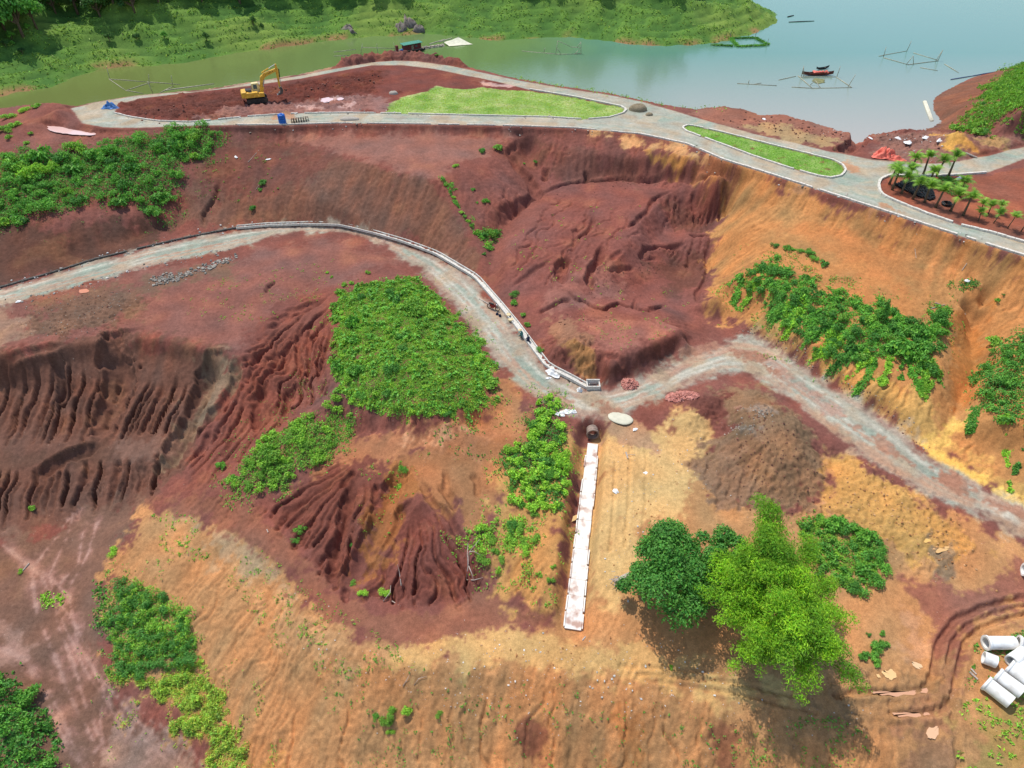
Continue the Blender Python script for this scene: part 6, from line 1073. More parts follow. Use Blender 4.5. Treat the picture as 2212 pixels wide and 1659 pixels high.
# ------------------------------------------------------------------ excavator
def excavator():
    p = G(556, 218); t = empty('excavator', (p[0], p[1], p[2] - .05), math.radians(20)); tag(t, 'yellow crawler excavator with raised bent boom on the red platform', 'excavator')
    def trk(y):
        prof = [(-1.85, .36), (-1.72, .12), (-1.45, .0), (1.45, .0), (1.72, .12), (1.85, .38), (1.72, .66), (1.45, .78), (-1.45, .78), (-1.72, .64)]
        tr = MB().prism(prof, y - .27, y + .27).build('track', DARK, t, .03); mb = MB()
        for i in range(22): mb.box((-1.6 + i * .152, y, .80), (.10, .58, .05))
        for i in range(20): mb.box((-1.45 + i * .152, y, .0), (.10, .58, .05))
        mb.build('track_shoes', DARK, tr); m2 = MB()
        for x in (-1.45, 1.45): m2.tube([(x, y - .30, .39), (x, y + .30, .39)], .3, 14)
        m2.build('sprocket', mat('track_grease', (74, 66, 58), .7, .3, 6), tr)
    trk(-1.1); trk(1.1)
    MB().box((0, 0, .6), (1.8, 1.8, .5)).tube([(0, 0, .7), (0, 0, 1.0)], .6, 16).build('undercarriage', DARK, t)
    h = MB().box((-.25, 0, 1.1), (3.3, 2.4, .26)).box((-.75, -.72, 1.5), (2.2, .9, .56)).box((-.95, .45, 1.45), (1.1, 1.4, .5)).box((.95, -.85, 1.42), (.9, .62, .42)).build('house', YELP, t, .05)
    prof = [(-2.45, 1.02), (-2.45, 1.75), (-2.35, 1.95), (-1.55, 2.0), (-1.5, 1.0)]
    cw = MB().prism(prof, -1.22, 1.22).build('counterweight', YELP, t, .08); ml = MB()
    for i in range(5): ml.box((-2.47, -.75 + .32 * i, 1.5), (.03, .06, .26)).box((-2.47, -.66 + .32 * i, 1.5 + (.1 if i % 2 else -.1)), (.03, .14, .05))
    ml.build('lettering', DARK, cw)
    MB().box((-1.1, .3, 2.0), (1.1, 1.3, .08)).box((-.9, -.5, 1.82), (.5, .5, .06)).build('hood_grille', DARK, h)
    cb = MB().prism([(-.45, 1.2), (-.45, 2.82), (-.3, 2.92), (.72, 2.92), (.92, 2.2), (.95, 1.2)], .28, 1.2).build('cab', CREAM, t, .05)
    MB().box((.15, .262, 2.35), (.62, .03, .72)).build('window', GLASS, cb); MB().box((-.47, .74, 2.35), (.03, .6, .66)).build('window', GLASS, cb); MB().box((.9, .74, 2.3), (.04, .7, .9), (0, math.radians(-12), 0)).build('windscreen', GLASS, cb)
    bp = [(.75, 1.5), (1.05, 1.25), (1.75, 3.4), (2.3, 3.95), (4.15, 4.65), (4.3, 4.95), (4.1, 5.1), (2.1, 4.55), (1.35, 4.0)]
    bo = MB().prism(bp, -.24, .24).build('boom', YELP, t, .03); ml = MB()
    for i in range(6):
        x, z = 2.35 + .24 * i, 4.27 + .088 * i; ml.box((x, -.25, z), (.05, .02, .2), (0, -.35, 0)).box((x + .07, -.25, z + (.06 if i % 2 else -.03)), (.1, .02, .05), (0, -.35, 0))
    ml.build('lettering', DARK, bo)
    MB().tube([(1.75, 0, 4.62), (3.1, 0, 5.25)], .11, 10).build('cylinder', YELP, bo); MB().tube([(3.0, 0, 5.2), (4.35, 0, 5.78)], .065, 8).build('piston', STEEL, bo)
    for y in (-.38, .38): MB().tube([(1.1, y, 1.15), (1.55, y, 2.4)], .1, 8).build('cylinder', YELP, bo); MB().tube([(1.5, y, 2.3), (1.95, y, 3.55)], .06, 8).build('piston', STEEL, bo)
    st = MB().prism([(4.1, 4.7), (4.25, 5.85), (4.45, 5.8), (4.62, 4.9), (4.38, 1.9), (4.15, 1.9)], -.17, .17).build('stick', YELP, t, .02)
    MB().tube([(4.75, 0, 5.0), (4.62, 0, 3.6)], .08, 8).build('cylinder', DARK, st); MB().tube([(4.63, 0, 3.6), (4.6, 0, 2.3)], .05, 8).build('piston', STEEL, st)
    bk = MB(); V = [(4.05, 1.95), (4.55, 2.0), (4.75, 1.5), (4.55, .95), (4.1, .75), (3.75, .8), (3.95, 1.1), (4.25, 1.2), (4.3, 1.6)]
    bk.prism(V, -.5, .5).build('bucket', mat('bucket_steel', (98, 86, 78), .6, .3, 5), t, .02); mt = MB()
    for i in range(5): mt.box((3.68, -.4 + .2 * i, .78), (.2, .07, .05))
    mt.build('teeth', STEEL, t)
excavator()
# water tank, formwork
def tank():
    p = G(611, 267); t = empty('water_tank', p); tag(t, 'blue plastic water tank standing on the upper road', 'water tank'); mb = MB(); mb.tube([(0, 0, z) for z in (0, .05, .3, .34, .38, .7, .74, .78, 1.1, 1.14, 1.18, 1.38, 1.5)], [.58, .62, .62, .585, .62, .62, .585, .62, .62, .585, .62, .6, .42], 22); mb.build('body', BLUE, t, smooth_=True)
    lid = MB().tube([(0, 0, 1.48), (0, 0, 1.62)], .24, 14).build('lid', BLUE, t); mb = MB()
    for i in range(8): a = i * math.pi / 4; mb.box((math.cos(a) * .5, math.sin(a) * .5, 1.46), (.12, .06, .1), (0, 0, a))
    mb.build('lug', BLUE, t)
tank()
for i in range(7):
    p = G(633 + i * 5.2, 265.5 - i * .75); t = empty('formwork_frame', p, .12 + .02 * i); tag(t, 'dark steel formwork frame in the row beside the blue tank', 'steel frame', 'formwork frames beside the blue tank')
    for x in (-.18, .18):
        for y in (-.3, .3): MB().box((x, y, .32), (.06, .06, .64)).build('post', DARK, t)
    for z in (.08, .6): MB().box((0, -.3, z), (.4, .05, .05)).box((0, .3, z), (.4, .05, .05)).box((-.18, 0, z), (.05, .6, .05)).box((.18, 0, z), (.05, .6, .05)).build('rail', DARK, t)
# ------------------------------------------------------------------ things on the lake
w1 = lambda x, y, z=WATER_Z + .05: Vector(at(x, y, z))
def poles(name, label, segs, cat='fishing frame', r=.07, m=None, group=None, extra=None):
    """a floating frame of bamboo poles; each pole a part. segs: (x0,y0,x1,y1) on the water, or with heights (x0,y0,h0,x1,y1,h1)"""
    ps = []
    for s in segs:
        if len(s) == 4: a, b = w1(s[0], s[1]), w1(s[2], s[3])
        else:
            a = w1(s[0], s[1]) + Vector((0, 0, s[2])); b = w1(s[3], s[4]) + Vector((0, 0, s[5]))
        ps.append((a, b))
    o0 = ps[0][0].copy(); t = empty(name, o0); tag(t, label, cat, group)
    for i, (a, b) in enumerate(ps):
        mid = (a + b) / 2 + Vector((0, 0, random.uniform(-.03, .05))); MB().tube([a - o0, mid - o0, b - o0], [r, r, r * .7], 6).build('pole', m or BAMB, t, smooth_=True)
    return t
k1 = .3414; T1 = lambda *s: [(a * k1, b * k1, c * k1, d * k1) for a, b, c, d in s]; T2 = lambda *s: [(a * k1 + 734.4, b * k1, c * k1 + 734.4, d * k1) for a, b, c, d in s]; T3 = lambda *s: [(a * k1 + 1460, b * k1, c * k1 + 1460, d * k1) for a, b, c, d in s]
c7 = .8848 / 4.254; C7 = lambda *s: [(a * c7 + 1592.6, b * c7 + 106.2, c * c7 + 1592.6, d * c7 + 106.2) for a, b, c, d in s]
def up(segs, h): return [(x0, y0, .0, x0 + dx, y0, h) for x0, y0, dx in segs]
poles('fishing_frame', 'leaning bamboo fishing frame in the narrow water at the left', T1((690,500,795,572),(795,572,905,592),(690,500,930,518),(930,518,1140,535),(800,572,965,518),(1010,590,1095,545)) + up([(945*k1,540*k1,6),(965*k1,585*k1,-3),(1095*k1,548*k1,3),(695*k1,500*k1,2)], 2.2))
poles('floating_pole', 'long pale floating pole beside the left fishing frame', T1((1040,572,1355,530)), 'floating pole', .14)
poles('fishing_frame', 'thin bamboo frame left of the houseboat', T2((-40,330,100,312),(-40,355,60,350),(140,300,345,306),(345,330,345,300)) + up([(734.4 + 132*k1, 340*k1, 6), (734.4 + 347*k1, 332*k1, 0), (734.4 + 240*k1, 340*k1, 0)], 2.2))
poles('fishing_frame', 'bamboo fishing frame standing in the green water right of the net', T2((1150,322,1365,342),(1365,342,1480,342),(1480,342,1525,338),(1295,335,1370,342)) + [(734.4 + 1365*k1, 345*k1, 0, 734.4 + 1375*k1, 340*k1, 2.8), (734.4 + 1525*k1, 340*k1, 0, 734.4 + 1520*k1, 338*k1, 2.6), (734.4 + 1375*k1, 340*k1, 2.8, 734.4 + 1460*k1, 335*k1, 1.3), (734.4 + 1460*k1, 335*k1, 1.3, 734.4 + 1525*k1, 338*k1, 1.2), (734.4 + 1290*k1, 333*k1, 0, 734.4 + 1297*k1, 333*k1, 1.1), (734.4 + 1485*k1, 342*k1, 0, 734.4 + 1515*k1, 340*k1, 1.1), (734.4 + 1500*k1, 340*k1, 1.4, 734.4 + 1521*k1, 339*k1, 2.5), (734.4 + 1375*k1, 345*k1, 1.3, 734.4 + 1400*k1, 343*k1, 0)])
poles('fishing_frame', 'large square bamboo frame with a moored boat in the grey water', C7((630,275,780,405),(780,405,1190,398),(1190,398,1025,287),(640,290,1025,287),(565,392,780,405),(0,355,410,378),(430,320,610,280),(170,365,250,350)) + [(665*c7 + 1592.6, 280*c7 + 106.2, 0, 665*c7 + 1592.6, 280*c7 + 106.2, 2.1), (1035*c7 + 1592.6, 285*c7 + 106.2, 0, 1040*c7 + 1592.6, 285*c7 + 106.2, 2.1), (1150*c7 + 1592.6, 392*c7 + 106.2, 0, 1190*c7 + 1592.6, 390*c7 + 106.2, 2.4), (760*c7 + 1592.6, 370*c7 + 106.2, 0, 800*c7 + 1592.6, 372*c7 + 106.2, .9), (865*c7 + 1592.6, 402*c7 + 106.2, 0, 800*c7 + 1592.6, 372*c7 + 106.2, .9), (115*c7 + 1592.6, 360*c7 + 106.2, 0, 115*c7 + 1592.6, 360*c7 + 106.2, .8), (690*c7 + 1592.6, 285*c7 + 106.2, 0, 665*c7 + 1592.6, 280*c7 + 106.2, 1.9)])
poles('fishing_frame', 'empty square bamboo frame floating further out on the right', C7((1470,72,1520,66),(1515,62,1760,18),(1520,88,1775,160),(1775,160,2090,120),(1830,38,2080,112),(1900,190,2080,222)) + [(1518*c7 + 1592.6, 82*c7 + 106.2, 0, 1513*c7 + 1592.6, 82*c7 + 106.2, 2.2), (1760*c7 + 1592.6, 22*c7 + 106.2, 0, 1772*c7 + 1592.6, 22*c7 + 106.2, 2.3), (1755*c7 + 1592.6, 160*c7 + 106.2, 0, 1797*c7 + 1592.6, 158*c7 + 106.2, 1.8), (1830*c7 + 1592.6, 158*c7 + 106.2, 0, 1797*c7 + 1592.6, 158*c7 + 106.2, 1.8), (2085*c7 + 1592.6, 118*c7 + 106.2, 0, 2095*c7 + 1592.6, 118*c7 + 106.2, 2.3), (2060*c7 + 1592.6, 125*c7 + 106.2, 0, 2092*c7 + 1592.6, 118*c7 + 106.2, 2.2)])
poles('floating_pole', 'blue grey pole line floating off the right hill', T3((1740,503,1880,480),(1880,480,2020,455)), 'floating pole', .13, mat('pole_blue', (96, 110, 140), .6, .15, 3)); poles('floating_pole', 'thin drifting pole above the blue grey pole', T3((1700,405,1790,460)), 'floating pole', .06)
poles('bamboo_raft', 'pale bundle of poles floating like a raft near the red shore', T3((1568,642,1612,765),(1574,640,1620,766),(1580,640,1628,764)), 'raft', .17, mat('pole_pale', (222, 214, 190), .7, .1, 3))
poles('floating_log', 'dark log drifting near the green headland', T3((715,140,875,133)), 'log', .13, DARK); poles('floating_log', 'short dark log drifting above the longer one', T3((708,107,745,98)), 'log', .2, DARK)
def green_float():
    segs = T3((225,286,360,292),(340,240,392,294),(392,295,568,288),(500,240,586,284),(352,244,500,240)); o0 = w1(*segs[0][:2]); t = empty('water_garden', o0); tag(t, 'square floating bamboo bed overgrown with green water plants by the headland', 'floating bed'); rng = np.random.default_rng(4)
    for s in segs:
        a, b = w1(s[0], s[1]), w1(s[2], s[3]); MB().tube([a - o0, b - o0], .12, 6).build('pole', BAMB, t); n = int((b - a).length * 70); u = rng.random(n)
        P = np.array(a - o0)[None] + np.array(b - a)[None] * u[:, None] + rng.normal(0, .28, (n, 3)) * [1, 1, .25] + [0, 0, .15]; V, F, Cc = leaves(P, rng.normal(0, .5, (n, 3)) + [0, 0, .7], .45, .4, rng); link('water_plants', mesh_np('water_plants', V, F, [LM], Cc, False), t)
    for x, y in ((340, 240), (500, 242), (575, 290)): q = w1(x * k1 + 1460, y * k1) - o0; MB().tube([q, q + Vector((.1, 0, 1.6))], .06, 5).build('post', BAMB, t)
green_float()
def canoe(a, b, w, h, m, label, cover_m=None, name='boat'):
    a, b = w1(*a), w1(*b); L = (b - a).length; t = empty(name, (a + b) / 2, math.atan2((b - a).y, (b - a).x)); tag(t, label, 'boat'); V = []; n = 13
    for i in range(n):
        s = i / (n - 1) * 2 - 1; k = max(.04, 1 - abs(s) ** 2.4); rise = .35 * abs(s) ** 3; x = s * L / 2
        V += [(x, -w / 2 * k, h + rise), (x, -w / 2 * k * .6, rise * .6), (x, w / 2 * k * .6, rise * .6), (x, w / 2 * k, h + rise), (x, w / 2 * k * .85, h + rise), (x, w / 2 * k * .5, rise * .6 + .08), (x, -w / 2 * k * .5, rise * .6 + .08), (x, -w / 2 * k * .85, h + rise)]
    F = [(i * 8 + j, i * 8 + (j + 1) % 8, (i + 1) * 8 + (j + 1) % 8, (i + 1) * 8 + j) for i in range(n - 1) for j in range(8)] + [tuple(range(8)), tuple(range((n - 1) * 8, n * 8))]
    MB().add(V, F).build('hull', m, t)
    for s in (-.25, .2): MB().box((s * L, 0, h * .8), (.18, w * .8, .05)).build('thwart', WOODG, t)
    if cover_m:
        mb = MB(); rr = random.Random(2)
        for i in range(9): mb.box((-.12 * L + i * .05 * L, rr.uniform(-.1, .1), h + .12), (.07 * L, w * .8, .2), (rr.uniform(-.3, .3), rr.uniform(-.3, .3), rr.random()))
        mb.build('cargo_cover', cover_m, t, .03)
c7p = lambda x, y: (x * c7 + 1592.6, y * c7 + 106.2)
canoe(c7p(670, 270), c7p(995, 266), 1.1, .5, mat('boat_wood', (120, 66, 54), .7, .25, 3), 'wooden boat with an orange covered load moored in the square frame', TARP); canoe(c7p(818, 213), c7p(950, 196), .6, .3, DARK, 'slim dark canoe drifting behind the moored boat')
o = crumple('algae_mat', *c7p(845, 330), 1.5, 1.5, .02, mat('algae', (128, 128, 84), .9, .2, 2), 'olive mat of floating scum inside the square frame', 'algae mat', 77, 12); o.location = w1(*c7p(845, 330), WATER_Z + .03)
q2 = lambda x, y: ((860 + x / 6.9125) * .8848, (60 + y / 6.9125) * .8848)
def houseboat():
    a, b = w1(*q2(735, 482)), w1(*q2(1185, 415)); d = b - a; L = d.length; t = empty('houseboat', (a + b) / 2, math.atan2(d.y, d.x)); tag(t, 'small red houseboat with green sheet roof moored behind the red heaps', 'houseboat')
    MB().box((0, 0, .18), (L, 2.0, .36)).box((L / 2 + .2, 0, .22), (.6, 1.4, .3)).build('hull', DARK, t, .06); MB().box((0, 0, .40), (L * 1.0, 2.1, .08)).build('deck', WOODG, t)
    cx = L * .1; cl = L * .62; w = MB().box((cx, 0, 1.0), (cl, 1.6, 1.2)).build('cabin', REDW, t, .02)
    for i in range(13): MB().box((cx - cl / 2 + (i + .5) * cl / 13, -.815, 1.0), (.05, .04, 1.16)).build('board_strip', REDW, w)
    MB().box((cx - .1, -.82, .95), (.6, .05, 1.0)).build('door', WOODG, w); MB().box((cx + .9, -.82, 1.15), (.5, .05, .4)).build('window', GLASS, w)
    r = MB(); r.prism([(-cl / 2 - .35, 1.62), (-cl / 2 - .35, 1.70), (cl / 2 + .3, 1.84), (cl / 2 + .3, 1.76)], -1.15, 1.15); o = r.build('roof', ROOFG, t); o.location.x = cx; m = MB()
    for i in range(15): x = -cl / 2 - .25 + i * (cl + .5) / 14; m.box((x, 0, 1.72 + .14 * (i / 14)), (.06, 2.3, .05))
    m.build('roof_rib', ROOFG, o); MB().box((-L / 2 + .35, -.1, 1.0), (.55, .7, 1.2)).build('wheelhouse', REDW, t, .02); m = MB()
    for i in range(4): m.box((-L / 2 + 1.0 + .22 * i, -.5 + .2 * (i % 2), .6), (.3, .4, .35), (0, 0, i))
    m.build('deck_gear', BLUET, t, .03)
houseboat()
def net_raft():
    a = w1(*q2(1180, 412)); t = empty('net_raft', a); tag(t, 'floating raft carrying a raised pale lift net beside the houseboat', 'net raft')
    for x0, y0, x1, y1 in ((1185,418,1560,362),(1190,408,1560,352),(1200,398,1540,345),(1300,330,1560,250),(1470,290,1680,230)): MB().tube([w1(*q2(x0, y0)) - a, w1(*q2(x1, y1)) - a], .13, 6).build('pole', BAMB, t)
    c = [Vector(at(*q2(1545, 300), WATER_Z + .5)) - a, Vector(at(*q2(1795, 215), WATER_Z + 1.15)) - a, w1(*q2(2040, 335)) - a, w1(*q2(1640, 368)) - a]; n = 11; V = []
    for j in range(n):
        for i in range(n):
            u, v = i / (n - 1), j / (n - 1); p = c[0].lerp(c[1], u).lerp(c[3].lerp(c[2], u), v); p.z += -.2 * math.sin(math.pi * u) * math.sin(math.pi * v) * .5 + .05 * math.sin(9 * u + 3 * v); p.z = max(p.z, .06); V.append(p)
    MB().add(V, [(j * n + i, j * n + i + 1, (j + 1) * n + i + 1, (j + 1) * n + i) for j in range(n - 1) for i in range(n - 1)]).build('net', NETM, t, smooth_=True)
    for k, h in ((0, 1.8), (1, 2.1)): b = c[k].copy(); b.z = 0; MB().tube([b, c[k] + Vector((0, 0, .3))], .07, 5).build('post', BAMB, t)
    mb = MB(); rr = random.Random(5)
    for i in range(14): q = w1(*q2(1200 + i * 25, 410 - i * 3.6)) - a; mb.box(q + Vector((0, rr.uniform(-.2, .4), .25)), (.5, .4, .3), (rr.random(), rr.random(), rr.random()))
    mb.build('gear', mat('raft_gear', (190, 176, 158), .9, .3, 2), t, .03)
net_raft()
# ------------------------------------------------------------------ palms in the nursery bed
def frond_mesh():
    V = []; F = []; n = 9; L = 1.25
    for i in range(n + 1):
        s = i / n; x = L * s * (1 - .15 * s); z = .42 * math.sin(s * 2.2) - .22 * s * s; w = .26 * math.sin(math.pi * min(1, .12 + s * .9)) + .02; V += [(x, 0, z), (x + .12 * w, w, z - .55 * w), (x + .12 * w, -w, z - .55 * w)]
    for i in range(n):
        for k in (1, 2): a, b = i * 3, (i + 1) * 3; F += [(a, b, a + k)] if i % 1 else [(a, b, b + k, a + k)]
    me = mesh_np('frond', V, F, [LP], np.tile(np.array([[1.0, 1.0, 1.0]]), (len(V), 1)), False); return me
def frond_blades(seed):
    rng = np.random.default_rng(seed); V = []; F = []; n = 13; L = 1.35
    sp = lambda s: np.array([L * s * (1 - .2 * s), 0, .55 * math.sin(s * 2.0) - .5 * s * s])
    for i in range(n):
        s = .12 + .86 * i / (n - 1); p = sp(s); q = sp(min(1, s + .05)); w = .42 * math.sin(math.pi * min(1, .15 + s * .8)) + .06
        for sd in (-1, 1):
            k = len(V); tip = p + np.array([.26, sd * w, -.16 - .1 * rng.random()]); V += [tuple(p), tuple(q + np.array([.03, 0, 0])), tuple(tip)]; F.append((k, k + 1, k + 2))
    k = len(V)
    for i in range(6): s = i / 5; p = sp(s); V += [(p[0], -.02, p[2] + .01), (p[0], .02, p[2] + .01)]
    F += [(k + 2 * i, k + 2 * i + 1, k + 2 * i + 3) for i in range(5)] + [(k + 2 * i, k + 2 * i + 3, k + 2 * i + 2) for i in range(5)]
    c = 1 + rng.normal(0, .12, (len(V), 1)); return mesh_np('frond', V, F, [LP], np.hstack([c, c, c * .9]), False)
FROND = [frond_blades(i) for i in range(4)]
c5 = .8848 / 5.53; q5p = lambda x, y: (1858.1 + x * c5, 292.0 + y * c5)
def palm(i, bx, by, h, lab, lean=(0, 0), small=False):
    p = G(*q5p(bx, by)); t = empty('palm', p, random.random() * .4); rr = random.Random(i); tag(t, lab, 'palm tree', 'young palms in the nursery bed')
    lx, ly = lean; V = [(0, 0, -.1), (lx * .3, ly * .3, h * .35), (lx * .7, ly * .7, h * .72), (lx, ly, h)]; MB().tube(V, [.19, .14, .12, .12] if not small else [.08, .06, .06, .06], 8).build('trunk', mat('palm_trunk', (110, 96, 74), .9, .25, 7, bump=.5), t, smooth_=True)
    n = 13 if not small else 9
    for k in range(n):
        o = link('frond', FROND[k % 4], t); o.location = (lx, ly, h - .03); s = rr.uniform(.9, 1.3) * (.8 if small else 1.0); o.scale = (s, s, s); o.rotation_euler = (0, rr.uniform(-.95, .2) - (.45 if k % 3 == 0 else 0), 2 * math.pi * (k + rr.uniform(-.3, .3)) / n)
PALMS = [(390,665,2.2,'leftmost palm at the tip of the nursery bed',0),(430,740,2.3,'second palm from the tip of the nursery bed on the road side',0),(555,790,2.0,'third palm from the nursery tip on the road side',0),(670,550,2.5,'first palm of the back row nearest the orange tarpaulin',0),(845,550,2.6,'second palm of the back row along the side road',0),(1020,560,2.3,'third palm of the back row along the side road',0),(1185,565,2.7,'last palm of the back row along the side road',0),(705,870,2.2,'palm in front of the black seedling bags on their left',0),(865,910,2.1,'palm in front of the black seedling bags near their middle',0),(1015,975,2.2,'palm just left of the black hose coil',0),(1215,1030,2.1,'palm just right of the black hose coil',0),(1385,1090,2.4,'tall palm halfway along the roadside row',0),(1590,1165,1.0,'short palm right of the tall roadside palm',1),(1610,1045,1.1,'short palm set back behind the roadside row',1),(1725,1070,1.1,'short palm set back in the red bed',1),(1795,1195,1.2,'short palm further right along the roadside row',1),(1985,1262,1.6,'palm second from the right edge of the bed',1),(2170,1300,1.8,'palm at the right edge of the bed',1),(1340,830,1.9,'palm behind the hose coil near the seedling rows',0),(600,660,2.0,'palm standing over the black seedling bags',0),(900,700,1.9,'palm standing among the green seedling rows',0),(1860,1045,.9,'smallest palm far back in the red bed',1)]
for i, (x, y, h, lab, sm) in enumerate(PALMS): palm(i, x, y, h, lab, (random.Random(i).uniform(-.15, .3), random.Random(i + 50).uniform(-.25, .25)), bool(sm))
def bags():
    rng = np.random.default_rng(9); poly = [q5p(*p) for p in ((465,680),(580,625),(760,590),(870,640),(960,740),(1010,860),(930,890),(760,830),(600,760))]; R = [(math.cos(a), math.sin(a)) for a in np.linspace(0, 2 * math.pi, 7)[:-1]]; V = []; F = []
    for p in spaced(poly, 620, .17, 3):
        k = len(V); r = .1; h = rng.uniform(.18, .3); V += [(p[0] + c * r * q, p[1] + s * r * q, p[2] + z) for z, q in ((-.02, .9), (h, 1.05)) for c, s in R] + [(p[0], p[1], p[2] + h * .9)]
        F += [(k + j, k + (j + 1) % 6, k + 6 + (j + 1) % 6, k + 6 + j) for j in range(6)] + [(k + 6 + j, k + 6 + (j + 1) % 6, k + 12, k + 12) for j in range(6)]
    o = MB().add(V, F).build('seedling_bags', BLACKP); tag(o, 'packed black plastic seedling bags in the nursery bed', kind='stuff')
    for i, (a, b) in enumerate((((830,600),(1290,830)), ((960,600),(1340,790)), ((1060,590),(1400,760)), ((1150,580),(1440,730)))):
        A, B = np.array(G(*q5p(*a))), np.array(G(*q5p(*b))); n = 460; u = rng.random(n); e = (B - A)[:2]; e = np.array([-e[1], e[0], 0]) / np.hypot(*e); P = A + (B - A) * u[:, None] + e * rng.uniform(-.38, .38, (n, 1)); P[:, 2] = hz(Hs, P[:, 0], P[:, 1]) + rng.uniform(.05, .35, n)
        V, F, Cc = leaves(P, rng.normal(0, .5, (n, 3)) + [0, 0, .6], .26, .4, rng); o = link('seedling_row', mesh_np('seedling_row', V, F, [LM], Cc, False)); tag(o, 'row of small green seedlings in the nursery bed', kind='stuff')
bags()
def coil():
    p = G(*q5p(1160, 945)); t = empty('hose_coil', p); tag(t, 'black hose coil lying in the nursery bed', 'hose coil')
    for k in range(7):
        r = .48 + .07 * (k % 3); z = .07 + .1 * (k // 2); MB().tube([(r * math.cos(a), r * math.sin(a), z + .03 * math.sin(3 * a)) for a in np.linspace(0, 2 * math.pi, 25)], .055, 6).build('hose_loop', BLACKP, t, smooth_=True)
coil()
# ------------------------------------------------------------------ motorbike, workers, small items by the drain
def motorbike():
    a, b = Vector(at(1052, 661, -10.05)), Vector(at(1079, 671, -10.15)); c = (a + b) / 2; t = empty('motorbike', (c.x, c.y, float(hz(Hs, c.x, c.y)) + .02), math.atan2((b - a).y, (b - a).x)); tag(t, 'dark red motorbike parked beside the open drain', 'motorbike')
    for x in (-.62, .62):
        w = MB().tube([(x + .3 * math.cos(q), 0, .3 + .3 * math.sin(q)) for q in np.linspace(0, 2 * math.pi, 19)], .055, 6).build('wheel', RUB, t, smooth_=True); m = MB()
        for q in range(5): m.tube([(x, 0, .3), (x + .28 * math.cos(q * 1.256), 0, .3 + .28 * math.sin(q * 1.256))], .015, 4)
        m.tube([(x, -.06, .3), (x, .06, .3)], .06, 8); m.build('rim', STEEL, w)
    MB().prism([(-.45, .45), (-.6, .78), (-.35, .82), (.15, .72), (.3, .5), (.1, .28), (-.25, .26)], -.13, .13).build('body', REDP, t, .03); MB().box((-.28, 0, .84), (.72, .24, .1)).build('seat', RUB, t, .04); MB().box((.42, 0, .62), (.16, .3, .5), (0, -.35, 0)).build('front_shield', REDP, t, .03)
    for y in (-.07, .07): MB().tube([(.62, y, .3), (.45, y, .85)], .03, 6).build('fork', STEEL, t)
    MB().tube([(.4, -.32, .98), (.45, 0, .93), (.4, .32, .98)], .022, 6).build('handlebar', DARK, t); MB().box((.53, 0, .86), (.14, .18, .14)).build('headlight', STEEL, t, .03); MB().tube([(-.1, .16, .28), (-.75, .17, .36)], .05, 8).build('exhaust', STEEL, t)
motorbike()
def plank(name, a, b, r, m, label, cat='plank', lift=.06):
    a, b = Vector(G(*a)), Vector(G(*b)); o0 = (a + b) / 2; o = MB().tube([a - o0 + Vector((0, 0, lift)), b - o0 + Vector((0, 0, lift))], [r, r * .8], 6).build(name, m); o.location = o0; return tag(o, label, cat)
plank('plank', (1035, 646), (1058, 659), .09, DEAD, 'white pole lying on the road beside the motorbike')
def person(x, y, yaw, shirt, label, hat=False):
    """crouching worker bent over the drain: one skin-modifier body, clothing colours by part"""
    p = G(x, y); t = empty('person', (p[0], p[1], p[2] + .02), yaw); tag(t, label, 'person')
    def skin(name, verts, edges, m, parent, root=0):
        me = bpy.data.meshes.new(name); me.from_pydata([v[:3] for v in verts], edges, []); o = link(name, me, parent); me.materials.append(m); s = o.modifiers.new('skin', 'SKIN'); s.use_smooth_shade = True
        for i, v in enumerate(verts): me.skin_vertices[0].data[i].radius = (v[3], v[3]); me.skin_vertices[0].data[i].use_root = (i == root)
        o.modifiers.new('sub', 'SUBSURF').levels = 1; o.modifiers['sub'].render_levels = 1; return o
    V = [(0, 0, .34, .15), (.08, 0, .52, .16), (.2, 0, .7, .17), (.27, 0, .82, .09), (.31, 0, .9, .07), (.36, 0, 1.0, .105),
         (.0, .11, .32, .1), (.34, .16, .42, .085), (.12, .17, .1, .06), (.26, .18, .05, .045), (.0, -.11, .32, .1), (.34, -.16, .42, .085), (.12, -.17, .1, .06), (.26, -.18, .05, .045),
         (.22, .2, .74, .06), (.36, .26, .52, .045), (.56, .18, .38, .035), (.22, -.2, .74, .06), (.36, -.26, .52, .045), (.56, -.18, .38, .035), (.62, .17, .34, .035), (.62, -.17, .34, .035)]
    E = [(0, 1), (1, 2), (2, 3), (3, 4), (4, 5), (0, 6), (6, 7), (7, 8), (8, 9), (0, 10), (10, 11), (11, 12), (12, 13), (2, 14), (14, 15), (15, 16), (2, 17), (17, 18), (18, 19), (16, 20), (19, 21)]
    for hx in (20, 21):
        bx, by, bz, _ = V[hx]; s = 1 if by > 0 else -1
        for k in range(5): n = len(V); V += [(bx + .05 + .008 * (k % 3), by + (k - 2) * .022, bz - .03, .009), (bx + .08, by + (k - 2) * .024, bz - .07, .008)]; E += [(hx, n), (n, n + 1)]
    body = skin('body', V, E, shirt, t)
    bm = bmesh.new(); bmesh.ops.create_uvsphere(bm, u_segments=14, v_segments=10, radius=.112); me = bpy.data.meshes.new('hair'); bm.to_mesh(me); bm.free(); me.materials.append(STRAW if hat else RUB); hd = link('hat' if hat else 'hair', me, t); hd.location = (.355, 0, 1.04); hd.scale = (1.0, .95, .9)
    if hat: MB().tube([(.355, 0, 1.05), (.355, 0, 1.10), (.355, 0, 1.2)], [.26, .2, .02], 16).build('hat_brim', STRAW, t)
    MB().add(*tube([(.40, 0, .93), (.44, 0, .99), (.42, 0, 1.03)], [.05, .07, .05], 8)).build('face', SKIN, t, smooth_=True)
    for s_ in (-1, 1): MB().box((.28, s_ * .175, .035), (.24, .09, .07)).build('shoe', RUB, t, .02)
    return t
